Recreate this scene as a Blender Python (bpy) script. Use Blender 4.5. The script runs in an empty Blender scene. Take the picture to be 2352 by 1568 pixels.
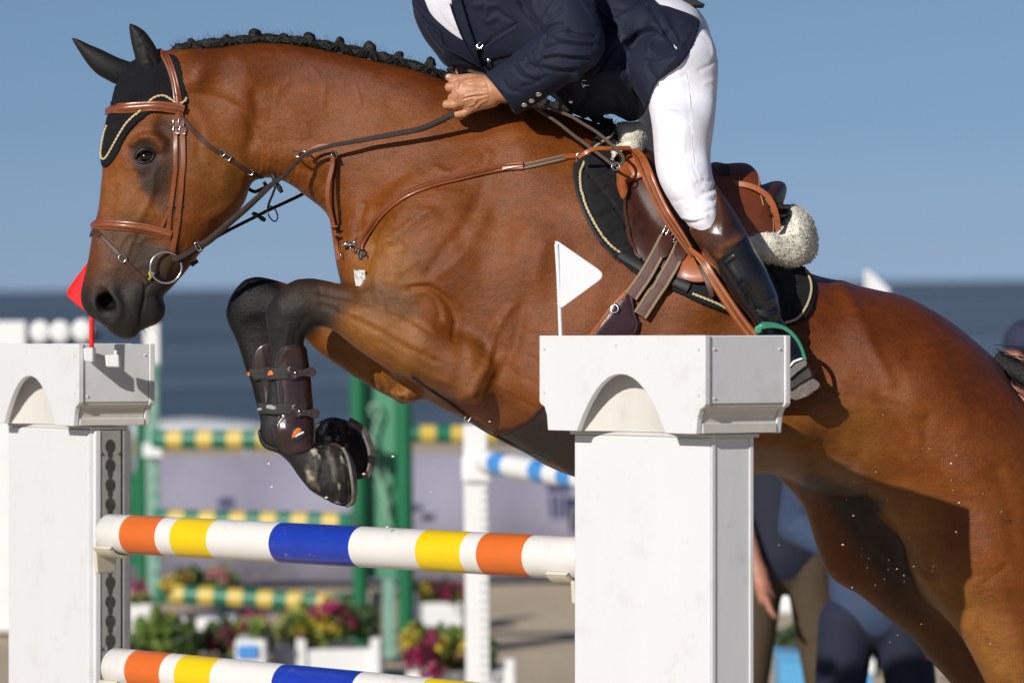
import bpy, math, random
import numpy as np
from mathutils import Vector, Matrix
from mathutils.bvhtree import BVHTree
from mathutils.geometry import delaunay_2d_cdt

random.seed(5); rng = np.random.default_rng(7)
scene = bpy.context.scene
COL = scene.collection

# ------------------------------------------------------------------ camera
D = 10.0                       # metres from lens to the middle of the horse
CAMH = 1.88
PITCH, ROLL = 0.0129, 0.0111
F_ = Vector((0, math.cos(PITCH), -math.sin(PITCH)))
U0 = Vector((0, math.sin(PITCH), math.cos(PITCH))); R0 = Vector((1, 0, 0))
R_ = R0 * math.cos(ROLL) - U0 * math.sin(ROLL)
U_ = U0 * math.cos(ROLL) + R0 * math.sin(ROLL)
CAM = Vector((0, -D, CAMH))
cam_d = bpy.data.cameras.new('camera'); cam = bpy.data.objects.new('camera', cam_d); COL.objects.link(cam)
M = Matrix((R_, U_, -F_)).transposed().to_4x4(); M.translation = CAM
cam.matrix_world = M
cam_d.sensor_width = 36; cam_d.lens = 36 * D / 2.352
cam_d.clip_start = 0.5; cam_d.clip_end = 60000
cam_d.dof.use_dof = True; cam_d.dof.focus_distance = D - 0.2; cam_d.dof.aperture_fstop = 3.9
scene.camera = cam

# ------------------------------------------------------------------ light
SUN_TO = Vector((-0.64, -1.0, 0.58)).normalized()
sun_el = math.asin(SUN_TO.z); sun_az = math.atan2(SUN_TO.x, SUN_TO.y)
sd = bpy.data.lights.new('sun', 'SUN'); sd.energy = 4.3; sd.angle = math.radians(0.55); sd.color = (1.0, 0.94, 0.86)
so = bpy.data.objects.new('sun', sd); COL.objects.link(so); so.rotation_euler = SUN_TO.to_track_quat('Z', 'Y').to_euler()
so.location = (-6, -10, 8)
world = bpy.data.worlds.new('World'); scene.world = world; world.use_nodes = True
wn = world.node_tree; wn.nodes.clear()
wo = wn.nodes.new('ShaderNodeOutputWorld'); wb = wn.nodes.new('ShaderNodeBackground')
sky = wn.nodes.new('ShaderNodeTexSky'); sky.sky_type = 'NISHITA'; sky.sun_disc = False
sky.sun_elevation = sun_el; sky.sun_rotation = sun_az
sky.altitude = 0; sky.air_density = 1.0; sky.dust_density = 0.3; sky.ozone_density = 1.5
SKYS = 0.14
wb.inputs['Strength'].default_value = SKYS
# the sky of the photograph: a deeper, even blue that pales slightly towards the horizon
tc = wn.nodes.new('ShaderNodeTexCoord'); sx = wn.nodes.new('ShaderNodeSeparateXYZ')
wn.links.new(tc.outputs['Generated'], sx.inputs[0])
rp = wn.nodes.new('ShaderNodeValToRGB'); rp.color_ramp.interpolation = 'LINEAR'
mp = wn.nodes.new('ShaderNodeMapRange'); mp.inputs['From Min'].default_value = -0.02; mp.inputs['From Max'].default_value = 0.22
wn.links.new(sx.outputs['Z'], mp.inputs['Value']); wn.links.new(mp.outputs[0], rp.inputs[0])
SKYTINT = [(0.0, (0.245, 0.385, 0.83)), (0.085, (0.245, 0.385, 0.83)), (0.127, (0.215, 0.338, 0.72)), (0.233, (0.188, 0.282, 0.558)), (0.356, (0.20, 0.273, 0.459)), (1.0, (0.20, 0.24, 0.33))]
cr = rp.color_ramp
while len(cr.elements) < len(SKYTINT): cr.elements.new(0.5)
for e, (p, c) in zip(cr.elements, SKYTINT): e.position = p; e.color = (*c, 1)
mx = wn.nodes.new('ShaderNodeMix'); mx.data_type = 'RGBA'; mx.blend_type = 'MULTIPLY'; mx.inputs['Factor'].default_value = 1
wn.links.new(sky.outputs[0], mx.inputs['A']); wn.links.new(rp.outputs[0], mx.inputs['B'])
wn.links.new(mx.outputs['Result'], wb.inputs['Color']); wn.links.new(wb.outputs[0], wo.inputs[0])
vs = scene.view_settings; vs.view_transform = 'Standard'; vs.look = 'None'; vs.exposure = 0.0; vs.gamma = 1.0
vs.use_curve_mapping = False
scene.render.engine = 'CYCLES'

# ------------------------------------------------------------------ measuring
# V: photograph coordinates (2352 wide). L: metres, x right, z up, y away from the camera, horse mid plane y = 0
def sc(y): return (D + y) / D / 1000.0
def L(px, py, y=0.0): s = sc(y); return ((px - 1176) * s, y, (784 - py) * s)
def toV(P):
    P = np.asarray(P); s = D / (D + P[:, 1]) * 1000
    return np.stack([1176 + P[:, 0] * s, 784 - P[:, 2] * s], 1)
ML = np.array([[R_.x, F_.x, U_.x], [R_.y, F_.y, U_.y], [R_.z, F_.z, U_.z]])
OL = np.array(CAM + F_ * D)
def W(P):  # L -> world
    return np.asarray(P, float) @ ML.T + OL
def PW(px, py, y=0.0): return Vector(W([L(px, py, y)])[0])
def zoomer(ox, oy, s):
    return lambda pts: [(ox + a * s, oy + b * s) + tuple(r) for a, b, *r in pts]
z1 = zoomer(122.5, 0, .2605); z2 = zoomer(122.5, 367.5, .3125); z3 = zoomer(918.7, 0, .3125); z4 = zoomer(1286.2, 306.2, .3125)
z5 = zoomer(490, 612.5, .3905); z6 = zoomer(0, 673.7, .5703); z7 = zoomer(735, 735, .5312); z8 = zoomer(1653.7, 551.2, .6483)
z9 = zoomer(612.5, 183.7, .3125); z10 = zoomer(245, 826.8, .4728); z11 = zoomer(765.6, 826.8, .4727); z12 = zoomer(1684.3, 1041.2, .336)
z13 = zoomer(0, 612.5, .27343); z14 = zoomer(1194.3, 704.4, .3125); z15 = zoomer(980, 122.5, .1302)

# ------------------------------------------------------------------ scene helpers
def tag(o, label=None, cat=None, group=None, kind=None):
    if label: o['label'] = label
    if cat: o['category'] = cat
    if group: o['group'] = group
    if kind: o['kind'] = kind
    return o
def thing(name, label, cat, loc, group=None, kind=None):
    o = bpy.data.objects.new(name, None); o.location = Vector(loc); o.empty_display_size = 0.1
    COL.objects.link(o); tag(o, label, cat, group, kind); o['_o'] = tuple(Vector(loc)); return o
def origin_of(o):
    p = Vector((0, 0, 0))
    while o is not None: p = p + o.location; o = o.parent
    return np.array(p)
def mk(name, verts, faces, mat, parent=None, smooth=True, col=None, space='L', origin=None, auto=None):
    """one mesh object; verts in L (default) or world space"""
    V_ = np.asarray(verts, float)
    if space == 'L': V_ = W(V_)
    if parent is None:
        org = np.array([V_[:, 0].mean(), V_[:, 1].mean(), V_[:, 2].min()]) if origin is None else np.array(origin)
        loc = org
    else:
        org = origin_of(parent); loc = (0, 0, 0)
    me = bpy.data.meshes.new(name)
    if isinstance(faces, np.ndarray) and faces.ndim == 2:
        n, k = faces.shape
        me.vertices.add(len(V_)); me.vertices.foreach_set('co', (V_ - org).astype(np.float32).ravel())
        me.loops.add(n * k); me.loops.foreach_set('vertex_index', faces.astype(np.int32).ravel())
        me.polygons.add(n); me.polygons.foreach_set('loop_start', np.arange(0, n * k, k, dtype=np.int32))
        me.polygons.foreach_set('loop_total', np.full(n, k, np.int32))
        me.update(calc_edges=True)
    else:
        me.from_pydata([tuple(v) for v in (V_ - org)], [], [tuple(int(i) for i in f) for f in faces])
    if smooth: me.polygons.foreach_set('use_smooth', np.ones(len(me.polygons), bool))
    if auto: me.set_sharp_from_angle(angle=math.radians(auto))
    if mat is not None:
        for m_ in (mat if isinstance(mat, (list, tuple)) else [mat]): me.materials.append(m_)
    if col is not None:
        a = me.color_attributes.new('Col', 'FLOAT_COLOR', 'POINT')
        c4 = np.ones((len(V_), 4), np.float32); c4[:, :3] = col; a.data.foreach_set('color', c4.ravel())
    o = bpy.data.objects.new(name, me); o.location = loc; COL.objects.link(o)
    if parent is not None: o.parent = parent
    return o

# ------------------------------------------------------------------ materials
MATS = {}
def srgb(r, g, b):
    f = lambda c: (c / 255 / 12.92) if c <= 10 else ((c / 255 + 0.055) / 1.055) ** 2.4
    return (f(r), f(g), f(b))
def mat(name, base=(.5, .5, .5), rough=.6, spec=.5, metal=0, noise=None, bump=None, attr=False, sheen=0, coat=0, var=0.12, stretch=None, ior=None, dirt=None, sss=0, rdark=0):
    """base colour with fine colour variation (noise scale) and bump [(scale, strength, distance, detail)]"""
    if name in MATS: return MATS[name]
    m = bpy.data.materials.new(name); m.use_nodes = True; nt = m.node_tree; N = nt.nodes; K = nt.links
    p = N['Principled BSDF']; p.inputs['Roughness'].default_value = rough; p.inputs['Metallic'].default_value = metal
    p.inputs['Specular IOR Level'].default_value = spec
    if sheen: p.inputs['Sheen Weight'].default_value = sheen; p.inputs['Sheen Roughness'].default_value = .4
    if coat: p.inputs['Coat Weight'].default_value = coat; p.inputs['Coat Roughness'].default_value = .15
    if sss:
        p.inputs['Subsurface Weight'].default_value = sss; p.inputs['Subsurface Radius'].default_value = (1, .35, .2); p.inputs['Subsurface Scale'].default_value = .006
    t = N.new('ShaderNodeTexCoord'); vec = t.outputs['Object']
    if stretch:
        mpn = N.new('ShaderNodeMapping'); mpn.inputs['Rotation'].default_value = stretch[3:6] if len(stretch) > 3 else (0, 0, 0)
        mpn.inputs['Scale'].default_value = stretch[:3]; K.new(vec, mpn.inputs[0]); vec = mpn.outputs[0]
    if attr:
        a = N.new('ShaderNodeAttribute'); a.attribute_name = 'Col'; csrc = a.outputs['Color']
    else:
        a = N.new('ShaderNodeRGB'); a.outputs[0].default_value = (*base, 1); csrc = a.outputs[0]
    for (s_, amt, det) in (noise or [(40, var, 4)]):
        n = N.new('ShaderNodeTexNoise'); n.inputs['Scale'].default_value = s_; n.inputs['Detail'].default_value = det; n.inputs['Roughness'].default_value = .65
        K.new(vec, n.inputs['Vector'])
        r = N.new('ShaderNodeMapRange'); r.inputs['From Min'].default_value = .28; r.inputs['From Max'].default_value = .72
        r.inputs['To Min'].default_value = 1 - amt; r.inputs['To Max'].default_value = 1 + amt
        K.new(n.outputs['Fac'], r.inputs['Value'])
        x = N.new('ShaderNodeVectorMath'); x.operation = 'SCALE'; K.new(csrc, x.inputs[0]); K.new(r.outputs[0], x.inputs['Scale']); csrc = x.outputs[0]
    for dirt in ([] if not dirt else dirt if isinstance(dirt, list) else [dirt]):   # (colour, scale, threshold, amount)
        n = N.new('ShaderNodeTexNoise'); n.inputs['Scale'].default_value = dirt[1]; n.inputs['Detail'].default_value = 8; n.inputs['Roughness'].default_value = .7
        K.new(t.outputs['Object'], n.inputs['Vector'])
        r = N.new('ShaderNodeMapRange'); r.inputs['From Min'].default_value = dirt[2]; r.inputs['From Max'].default_value = dirt[2] + .14
        r.inputs['To Max'].default_value = dirt[3]; K.new(n.outputs['Fac'], r.inputs['Value'])
        x = N.new('ShaderNodeMix'); x.data_type = 'RGBA'; K.new(r.outputs[0], x.inputs['Factor']); K.new(csrc, x.inputs['A'])
        x.inputs['B'].default_value = (*dirt[0], 1); csrc = x.outputs['Result']
    K.new(csrc, p.inputs['Base Color'])
    if rdark:
        bw_ = N.new('ShaderNodeRGBToBW'); K.new(a.outputs['Color'], bw_.inputs[0]); r = N.new('ShaderNodeMapRange'); r.inputs['From Min'].default_value = .008; r.inputs['From Max'].default_value = .05
        r.inputs['To Min'].default_value = rdark; r.inputs['To Max'].default_value = rough; K.new(bw_.outputs[0], r.inputs['Value']); K.new(r.outputs[0], p.inputs['Roughness'])
    prev = None
    for (s_, st, dist, det) in (bump or []):
        n = N.new('ShaderNodeTexNoise'); n.inputs['Scale'].default_value = s_; n.inputs['Detail'].default_value = det; n.inputs['Roughness'].default_value = .6
        K.new(vec, n.inputs['Vector'])
        b = N.new('ShaderNodeBump'); b.inputs['Strength'].default_value = st; b.inputs['Distance'].default_value = dist
        K.new(n.outputs['Fac'], b.inputs['Height'])
        if prev: K.new(prev, b.inputs['Normal'])
        prev = b.outputs[0]
    if prev: K.new(prev, p.inputs['Normal'])
    MATS[name] = m; return m

# ------------------------------------------------------------------ curves
def cr_curve(pts, step=None, n=None, closed=False):
    """Catmull-Rom through points (any dimension), resampled evenly in the first two/three coordinates"""
    P = np.array([list(p) for p in pts], float)
    if closed: Q = np.vstack([P[-1], P, P[0], P[1]])
    else: Q = np.vstack([2 * P[0] - P[1], P, 2 * P[-1] - P[-2]])
    out = []
    m = len(P) if closed else len(P) - 1
    for i in range(m):
        p0, p1, p2, p3 = Q[i], Q[i + 1], Q[i + 2], Q[i + 3]
        d01 = max(np.linalg.norm(p1[:2] - p0[:2]), 1e-6) ** .5; d12 = max(np.linalg.norm(p2[:2] - p1[:2]), 1e-6) ** .5; d23 = max(np.linalg.norm(p3[:2] - p2[:2]), 1e-6) ** .5
        t = np.linspace(0, 1, 13)[:-1, None]
        m1 = (p2 - p1) + d12 * ((p1 - p0) / d01 - (p2 - p0) / (d01 + d12))
        m2 = (p2 - p1) + d12 * ((p3 - p2) / d23 - (p3 - p1) / (d12 + d23))
        out.append((2 * t**3 - 3 * t**2 + 1) * p1 + (t**3 - 2 * t**2 + t) * m1 + (-2 * t**3 + 3 * t**2) * p2 + (t**3 - t**2) * m2)
    out = np.vstack(out + [P[:1] if closed else P[-1:]])
    seg = np.linalg.norm(np.diff(out[:, :3] if out.shape[1] > 2 else out, axis=0), axis=1); s = np.r_[0, np.cumsum(seg)]
    if n is None: n = max(2, int(round(s[-1] / step)) + 1)
    q = np.linspace(0, s[-1], n)
    r = np.stack([np.interp(q, s, out[:, j]) for j in range(out.shape[1])], 1)
    return r[:-1] if closed else r

def seg_dist(X, Z, P, closed=False):
    """distance of points to polyline P (N,2)"""
    best = np.full(X.shape, 1e9, np.float32)
    n = len(P)
    for i in range(n if closed else n - 1):
        a = P[i]; b = P[(i + 1) % n]; d = b - a; l2 = max(d @ d, 1e-12)
        t = np.clip(((X - a[0]) * d[0] + (Z - a[1]) * d[1]) / l2, 0, 1)
        dd = (X - a[0] - t * d[0]) ** 2 + (Z - a[1] - t * d[1]) ** 2
        np.minimum(best, dd, out=best)
    return np.sqrt(best)
def inside(X, Z, P):
    c = np.zeros(X.shape, bool); n = len(P)
    for i in range(n):
        x1, y1 = P[i]; x2, y2 = P[(i + 1) % n]
        if y1 == y2: continue
        m = ((y1 > Z) != (y2 > Z)) & (X < (x2 - x1) * (Z - y1) / (y2 - y1) + x1)
        c ^= m
    return c
def sdf_poly(X, Z, P):
    d = seg_dist(X, Z, P, True); return np.where(inside(X, Z, P), -d, d)
def idw(X, Z, pts, p=3.0, soft=0.02):
    num = 0; den = 0
    for x, z, v in pts:
        w = 1 / (((X - x) ** 2 + (Z - z) ** 2) + soft ** 2) ** (p / 2); num = num + w * v; den = den + w
    return num / den

# ------------------------------------------------------------------ volumes
class Vol:
    def __init__(s, xs, ys, zs):
        s.xs, s.ys, s.zs = [np.asarray(a, np.float32) for a in (xs, ys, zs)]
        s.F = np.full((len(xs), len(ys), len(zs)), 0.05, np.float32)
    def box(s, lo, hi):
        r = []
        for a, l, h in zip((s.xs, s.ys, s.zs), lo, hi):
            i0 = max(0, np.searchsorted(a, l) - 1); i1 = min(len(a), np.searchsorted(a, h) + 1); r.append(slice(i0, max(i1, i0)))
        return tuple(r)
    def grid(s, b): return (s.xs[b[0]][:, None, None], s.ys[b[1]][None, :, None], s.zs[b[2]][None, None, :])
    def put(s, b, d, k, sub=False):
        a = s.F[b]
        if a.size == 0: return
        if sub:
            d = -d; s.F[b] = np.maximum(a, d) + k * .25 * np.clip(1 - np.abs(a - d) / k, 0, 1) ** 2
        else:
            s.F[b] = np.minimum(a, d) - k * .25 * np.clip(1 - np.abs(a - d) / k, 0, 1) ** 2
    def chain(s, pts, k=.01, ky=1.0, sub=False, pad=.04):
        """pts: (x, y, z, r) in L; ky flattens/widens depth (half-depth = ky*r)"""
        P = np.array(pts, float)
        if len(P) == 1: P = np.vstack([P, P + [1e-4, 0, 0, 0]])
        r = P[:, 3].max() * max(1, ky) + pad
        b = s.box(P[:, :3].min(0) - r, P[:, :3].max(0) + r); X, Y, Z = s.grid(b)
        acc = None
        for i in range(len(P) - 1):
            a, c = P[i], P[i + 1]; d = c[:3] - a[:3]; d = np.array([d[0], d[1] / ky, d[2]]); l2 = max(d @ d, 1e-10)
            x, y, z = X - a[0], (Y - a[1]) / ky, Z - a[2]
            t = np.clip((x * d[0] + y * d[1] + z * d[2]) / l2, 0, 1)
            e = np.sqrt((x - t * d[0]) ** 2 + (y - t * d[1]) ** 2 + (z - t * d[2]) ** 2) - (a[3] + t * (c[3] - a[3]))
            acc = e if acc is None else np.minimum(acc, e)
        s.put(b, acc.astype(np.float32), k, sub)
    def ell(s, c, rad, rot=0, k=.01, sub=False, pad=.055):
        """ellipsoid: radii along (in-plane a, depth, in-plane b), rot in-plane (radians)"""
        R = max(rad) + pad; c = np.array(c, float); b = s.box(c - R, c + R); X, Y, Z = s.grid(b)
        x, z = X - c[0], Z - c[2]; u = x * math.cos(rot) + z * math.sin(rot); w = -x * math.sin(rot) + z * math.cos(rot)
        q = np.sqrt((u / rad[0]) ** 2 + ((Y - c[1]) / rad[1]) ** 2 + (w / rad[2]) ** 2)
        g = np.sqrt((u / rad[0] ** 2) ** 2 + ((Y - c[1]) / rad[1] ** 2) ** 2 + (w / rad[2] ** 2) ** 2) + 1e-6
        s.put(b, np.clip(q * (q - 1) / g, -.1, .1).astype(np.float32), k, sub)
    def field(s, fld, k=.02, sub=False):
        b = s.box((fld.x0, fld.y0, fld.z0), (fld.x1, fld.y1, fld.z1)); s.put(b, fld.dist(s, b), k, sub)
    def mesh(s): return surface_nets(s.F, s.xs, s.ys, s.zs)

class Inflate:
    """a closed outline traced in the photograph (V pts), given real thickness: half depth Wt at control points, mid depth yc"""
    def __init__(s, outline, Wt, yc=0.0, h=.005, step=12, raw=False, power=1.0):
        yref = yc if not isinstance(yc, (list, tuple)) else np.mean([c[2] for c in yc])
        cv = cr_curve(outline, step=step, closed=True) if not raw else np.array(outline, float)
        k = sc(yref)
        P = np.stack([(cv[:, 0] - 1176) * k, (784 - cv[:, 1]) * k], 1); s.P = P; s.yref = yref
        pad = .065
        gx = np.arange(P[:, 0].min() - pad, P[:, 0].max() + pad, h); gz = np.arange(P[:, 1].min() - pad, P[:, 1].max() + pad, h)
        X, Z = np.meshgrid(gx, gz, indexing='ij'); X = X.astype(np.float32); Z = Z.astype(np.float32)
        sdv = -sdf_poly(X, Z, P); m = sdv > 0
        u = np.zeros_like(sdv); u[m] = sdv[m] * .1
        # multi-level relaxation of lap(u) = -1
        for f, it in ((8, 60), (4, 50), (2, 40), (1, 24)):
            sub = np.ascontiguousarray(u[::f, ::f]); mm = m[::f, ::f]
            hh = (h * f) ** 2
            for _ in range(it):
                q = np.zeros_like(sub); q[1:-1, 1:-1] = .25 * (sub[2:, 1:-1] + sub[:-2, 1:-1] + sub[1:-1, 2:] + sub[1:-1, :-2] + hh)
                sub = np.where(mm, q, 0)
            if f > 1:   # bilinear prolongation
                xi = np.clip(np.arange(u.shape[0]) / f, 0, sub.shape[0] - 1.001); zi = np.clip(np.arange(u.shape[1]) / f, 0, sub.shape[1] - 1.001)
                i = xi.astype(int); j = zi.astype(int); a = (xi - i)[:, None]; c = (zi - j)[None, :]
                i1 = np.minimum(i + 1, sub.shape[0] - 1); j1 = np.minimum(j + 1, sub.shape[1] - 1)
                u = (sub[i][:, j] * (1 - a) * (1 - c) + sub[i1][:, j] * a * (1 - c) + sub[i][:, j1] * (1 - a) * c + sub[i1][:, j1] * a * c)
                u = np.where(m, u, 0).astype(np.float32)
            else: u = sub
        ok = sdv > 2.2 * h
        w = ok.astype(np.float32); q = np.where(ok, u / np.maximum(sdv, 1e-6), 0).astype(np.float32)
        for _ in range(26):   # grow the ratio outward
            n_ = np.zeros_like(q); d_ = np.zeros_like(q)
            for sx_, sz_ in ((1, 0), (-1, 0), (0, 1), (0, -1)):
                n_ += np.roll(q * w, (sx_, sz_), (0, 1)); d_ += np.roll(w, (sx_, sz_), (0, 1))
            g = (~ok) & (d_ > 0); q = np.where(g, n_ / np.maximum(d_, 1e-6), q); w = np.where(g, 1, w).astype(np.float32)
        q[w == 0] = q[w > 0].min() if (w > 0).any() else .01
        for _ in range(3):
            q = (q * 2 + np.roll(q, 1, 0) + np.roll(q, -1, 0) + np.roll(q, 1, 1) + np.roll(q, -1, 1)) / 6
        cps = []
        if not isinstance(Wt, (list, tuple)):
            i, j = np.unravel_index(np.argmax(u), u.shape); cps = [(gx[i], gz[j], math.log(Wt ** 2 / (4 * u[i, j])))]
        else:
            for (px, py, wv) in Wt:
                x, z = (px - 1176) * k, (784 - py) * k
                i = int(np.clip((x - gx[0]) / h, 0, len(gx) - 1)); j = int(np.clip((z - gz[0]) / h, 0, len(gz) - 1))
                cps.append((x, z, math.log(wv ** 2 / (4 * max(u[i, j], 1e-4)))))
        Kf = np.exp(idw(X, Z, cps)) if len(cps) > 1 else math.exp(cps[0][2])
        H2 = 4 * Kf * q * sdv
        if power != 1.0:
            top = np.maximum(H2, 0); 
            H2 = np.where(H2 > 0, (top / top.max()) ** power * top.max(), H2)
        s.H2 = H2.astype(np.float32); s.SD = -sdv.astype(np.float32)
        g0, g1 = np.gradient(s.H2, h); s.G = np.sqrt(g0 ** 2 + g1 ** 2).astype(np.float32)
        s.yc = yc if not isinstance(yc, (list, tuple)) else idw(X, Z, [((a - 1176) * k, (784 - b) * k, v) for a, b, v in yc])
        s.gx, s.gz, s.h = gx, gz, h
        wmax = math.sqrt(max(s.H2.max(), 1e-6)); ya = np.min(s.yc); yb = np.max(s.yc)
        s.x0, s.x1, s.z0, s.z1, s.y0, s.y1 = gx[1], gx[-2], gz[1], gz[-2], ya - wmax - .05, yb + wmax + .05
    def samp(s, A, x, z):
        xi = np.clip((x - s.gx[0]) / s.h, 0, len(s.gx) - 1.001); zi = np.clip((z - s.gz[0]) / s.h, 0, len(s.gz) - 1.001)
        i = xi.astype(int); j = zi.astype(int); a = (xi - i)[:, None]; c = (zi - j)[None, :]
        return A[i][:, j] * (1 - a) * (1 - c) + A[i + 1][:, j] * a * (1 - c) + A[i][:, j + 1] * (1 - a) * c + A[i + 1][:, j + 1] * a * c
    def dist(s, vol, b):
        x, y, z = vol.xs[b[0]], vol.ys[b[1]], vol.zs[b[2]]
        H2 = s.samp(s.H2, x, z)[:, None, :]; G = s.samp(s.G, x, z)[:, None, :]
        yc = s.yc if np.isscalar(s.yc) else s.samp(s.yc, x, z)[:, None, :]
        dy = y[None, :, None] - yc; so_ = s.samp(s.SD, x, z)[:, None, :]
        d = np.clip(-(H2 - dy ** 2) / np.sqrt(G ** 2 + 4 * dy ** 2 + 1e-5), -.2, .2)
        return np.where(so_ > 0, np.maximum(d, np.minimum(so_, .2)), d).astype(np.float32)

def surface_nets(F, xs, ys, zs):
    S = F < 0
    A = S[:-1, :-1, :-1]; cnt = np.zeros(A.shape, np.uint8)
    for i in (0, 1):
        for j in (0, 1):
            for k in (0, 1): cnt += S[i:S.shape[0] - 1 + i, j:S.shape[1] - 1 + j, k:S.shape[2] - 1 + k]
    act = (cnt > 0) & (cnt < 8)
    I, J, K = np.nonzero(act)
    ids = np.full(act.shape, -1, np.int32); ids[I, J, K] = np.arange(len(I))
    corners = [(i, j, k) for i in (0, 1) for j in (0, 1) for k in (0, 1)]
    val = {c: F[I + c[0], J + c[1], K + c[2]] for c in corners}
    px = {0: (xs[I], xs[I + 1]), }; acc = np.zeros((len(I), 3)); n = np.zeros(len(I))
    ax = [(xs[I], xs[I + 1]), (ys[J], ys[J + 1]), (zs[K], zs[K + 1])]
    for c in corners:
        for d in range(3):
            if c[d] == 1: continue
            e = list(c); e[d] = 1; e = tuple(e); a, b = val[c], val[e]
            m = (a < 0) != (b < 0); t = np.where(m, a / np.where(m, a - b, 1), 0)
            p = np.stack([ax[q][c[q]] + (t * (ax[q][1] - ax[q][0]) if q == d else 0) for q in range(3)], 1)
            acc += p * m[:, None]; n += m
    V_ = acc / n[:, None]
    faces = []
    for d in range(3):
        sl0 = [slice(None)] * 3; sl1 = [slice(None)] * 3; sl0[d] = slice(0, -1); sl1[d] = slice(1, None)
        cross = S[tuple(sl0)] != S[tuple(sl1)]
        u, v = [(1, 2), (2, 0), (0, 1)][d]
        lo = [0, 0, 0]; cr_ = cross.copy()
        i = np.array(np.nonzero(cross))
        ok = (i[u] > 0) & (i[v] > 0) & (i[u] < F.shape[u] - 1) & (i[v] < F.shape[v] - 1); i = i[:, ok]
        def at(du, dv):
            q = i.copy(); q[u] -= du; q[v] -= dv; return ids[q[0], q[1], q[2]]
        f = np.stack([at(1, 1), at(0, 1), at(0, 0), at(1, 0)], 1)
        neg = S[i[0], i[1], i[2]]
        f = np.where(neg[:, None], f, f[:, ::-1]); faces.append(f)
    Fc = np.vstack(faces); Fc = Fc[(Fc >= 0).all(1)]
    return V_, Fc

def vnormals(V_, Fc):
    a = V_[Fc[:, 2]] - V_[Fc[:, 0]]; b = V_[Fc[:, 3 % Fc.shape[1]]] - V_[Fc[:, 1]]
    n = np.cross(a, b) if Fc.shape[1] == 4 else np.cross(V_[Fc[:, 1]] - V_[Fc[:, 0]], V_[Fc[:, 2]] - V_[Fc[:, 0]])
    N = np.stack([sum(np.bincount(Fc[:, j], n[:, c], len(V_)) for j in range(Fc.shape[1])) for c in range(3)], 1)
    return N / np.maximum(np.linalg.norm(N, axis=1), 1e-12)[:, None]
def smooth_mesh(V_, Fc, it=2, lam=.5, mu=-.52):
    E = np.unique(np.sort(np.vstack([Fc[:, [i, (i + 1) % Fc.shape[1]]] for i in range(Fc.shape[1])]), 1), axis=0)
    deg = np.maximum(np.bincount(E.ravel(), minlength=len(V_)), 1)[:, None]
    for i in range(it):
        for w in (lam, mu):
            s_ = np.stack([np.bincount(E[:, 0], V_[E[:, 1], c], len(V_)) + np.bincount(E[:, 1], V_[E[:, 0], c], len(V_)) for c in range(3)], 1)
            V_ = V_ + w * (s_ / deg - V_)
    return V_
def strokes(V_, Nn, items, near=True, yrange=None):
    """sculpt: move vertices along normals. items: (pts V, radius px, amplitude mm[, y range])"""
    P2 = toV(V_); disp = np.zeros(len(V_))
    mask0 = Nn[:, 1] < .35 if near else np.ones(len(V_), bool)
    for it in items:
        pts, r, amp = it[:3]; yr = it[3] if len(it) > 3 else yrange
        P = np.array(pts, float); 
        if len(P) > 2: P = cr_curve(P[:, :2], step=max(r * .6, 5))
        P = P[:, :2]
        lo = P.min(0) - 2.6 * r; hi = P.max(0) + 2.6 * r
        m = mask0 & (P2[:, 0] > lo[0]) & (P2[:, 0] < hi[0]) & (P2[:, 1] > lo[1]) & (P2[:, 1] < hi[1])
        if yr is not None: m &= (V_[:, 1] > yr[0]) & (V_[:, 1] < yr[1])
        i = np.nonzero(m)[0]
        if len(i) == 0: continue
        if len(P) == 1: d = np.linalg.norm(P2[i] - P[0], axis=1)
        else: d = seg_dist(P2[i, 0], P2[i, 1], P)
        disp[i] += amp / 1000 * np.exp(-(d / r) ** 2)
    return V_ + Nn * (disp * np.clip(-Nn[:, 1] * 1.6 + .4, 0.1, 1) if near else disp)[:, None]
def paint(V_, base, items, Nn=None):
    """coat colours, with some shade painted in: items (pts V, radius px, hardness px, colour[, yrange])"""
    P2 = toV(V_); C = np.tile(np.array(base, float), (len(V_), 1))
    for it in items:
        pts, r, fz, c = it[:4]; P = np.array(pts, float)[:, :2]
        d = np.linalg.norm(P2 - P[0], axis=1) if len(P) == 1 else seg_dist(P2[:, 0], P2[:, 1], P)
        w = np.clip(1 - (d - r) / fz, 0, 1); w = w * w * (3 - 2 * w)
        if len(it) > 4 and it[4] is not None: w = w * ((V_[:, 1] > it[4][0]) & (V_[:, 1] < it[4][1]))
        if len(it) > 5: w = w * it[5]
        C = C * (1 - w[:, None]) + np.array(c) * w[:, None]
    return C
def nonuni(brk):
    """[(start, end, step), ...] -> increasing coordinates"""
    out = []
    for a, b, s_ in brk: out.append(np.arange(a, b - 1e-9, s_))
    return np.unique(np.round(np.concatenate(out + [[brk[-1][1]]]), 6))
def biggest(V_, Fc):
    """keep the largest connected piece of a mesh"""
    lab = np.arange(len(V_)); E = np.vstack([Fc[:, [i, (i + 1) % Fc.shape[1]]] for i in range(Fc.shape[1])])
    for _ in range(400):
        m = np.minimum(lab[E[:, 0]], lab[E[:, 1]]); new = lab.copy(); np.minimum.at(new, E[:, 0], m); np.minimum.at(new, E[:, 1], m); new = new[new]; new = new[new]
        if (new == lab).all(): break
        lab = new
    r = np.bincount(lab).argmax(); keep = lab == r; idx = np.cumsum(keep) - 1; F2 = Fc[keep[Fc[:, 0]]]
    return V_[keep], idx[F2]
def bvh_of(V_, Fc): return BVHTree.FromPolygons([tuple(v) for v in V_], [tuple(int(i) for i in f) for f in Fc])
def vx(px, y=0): return (px - 1176) * sc(y)
def vz(py, y=0): return (784 - py) * sc(y)

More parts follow.
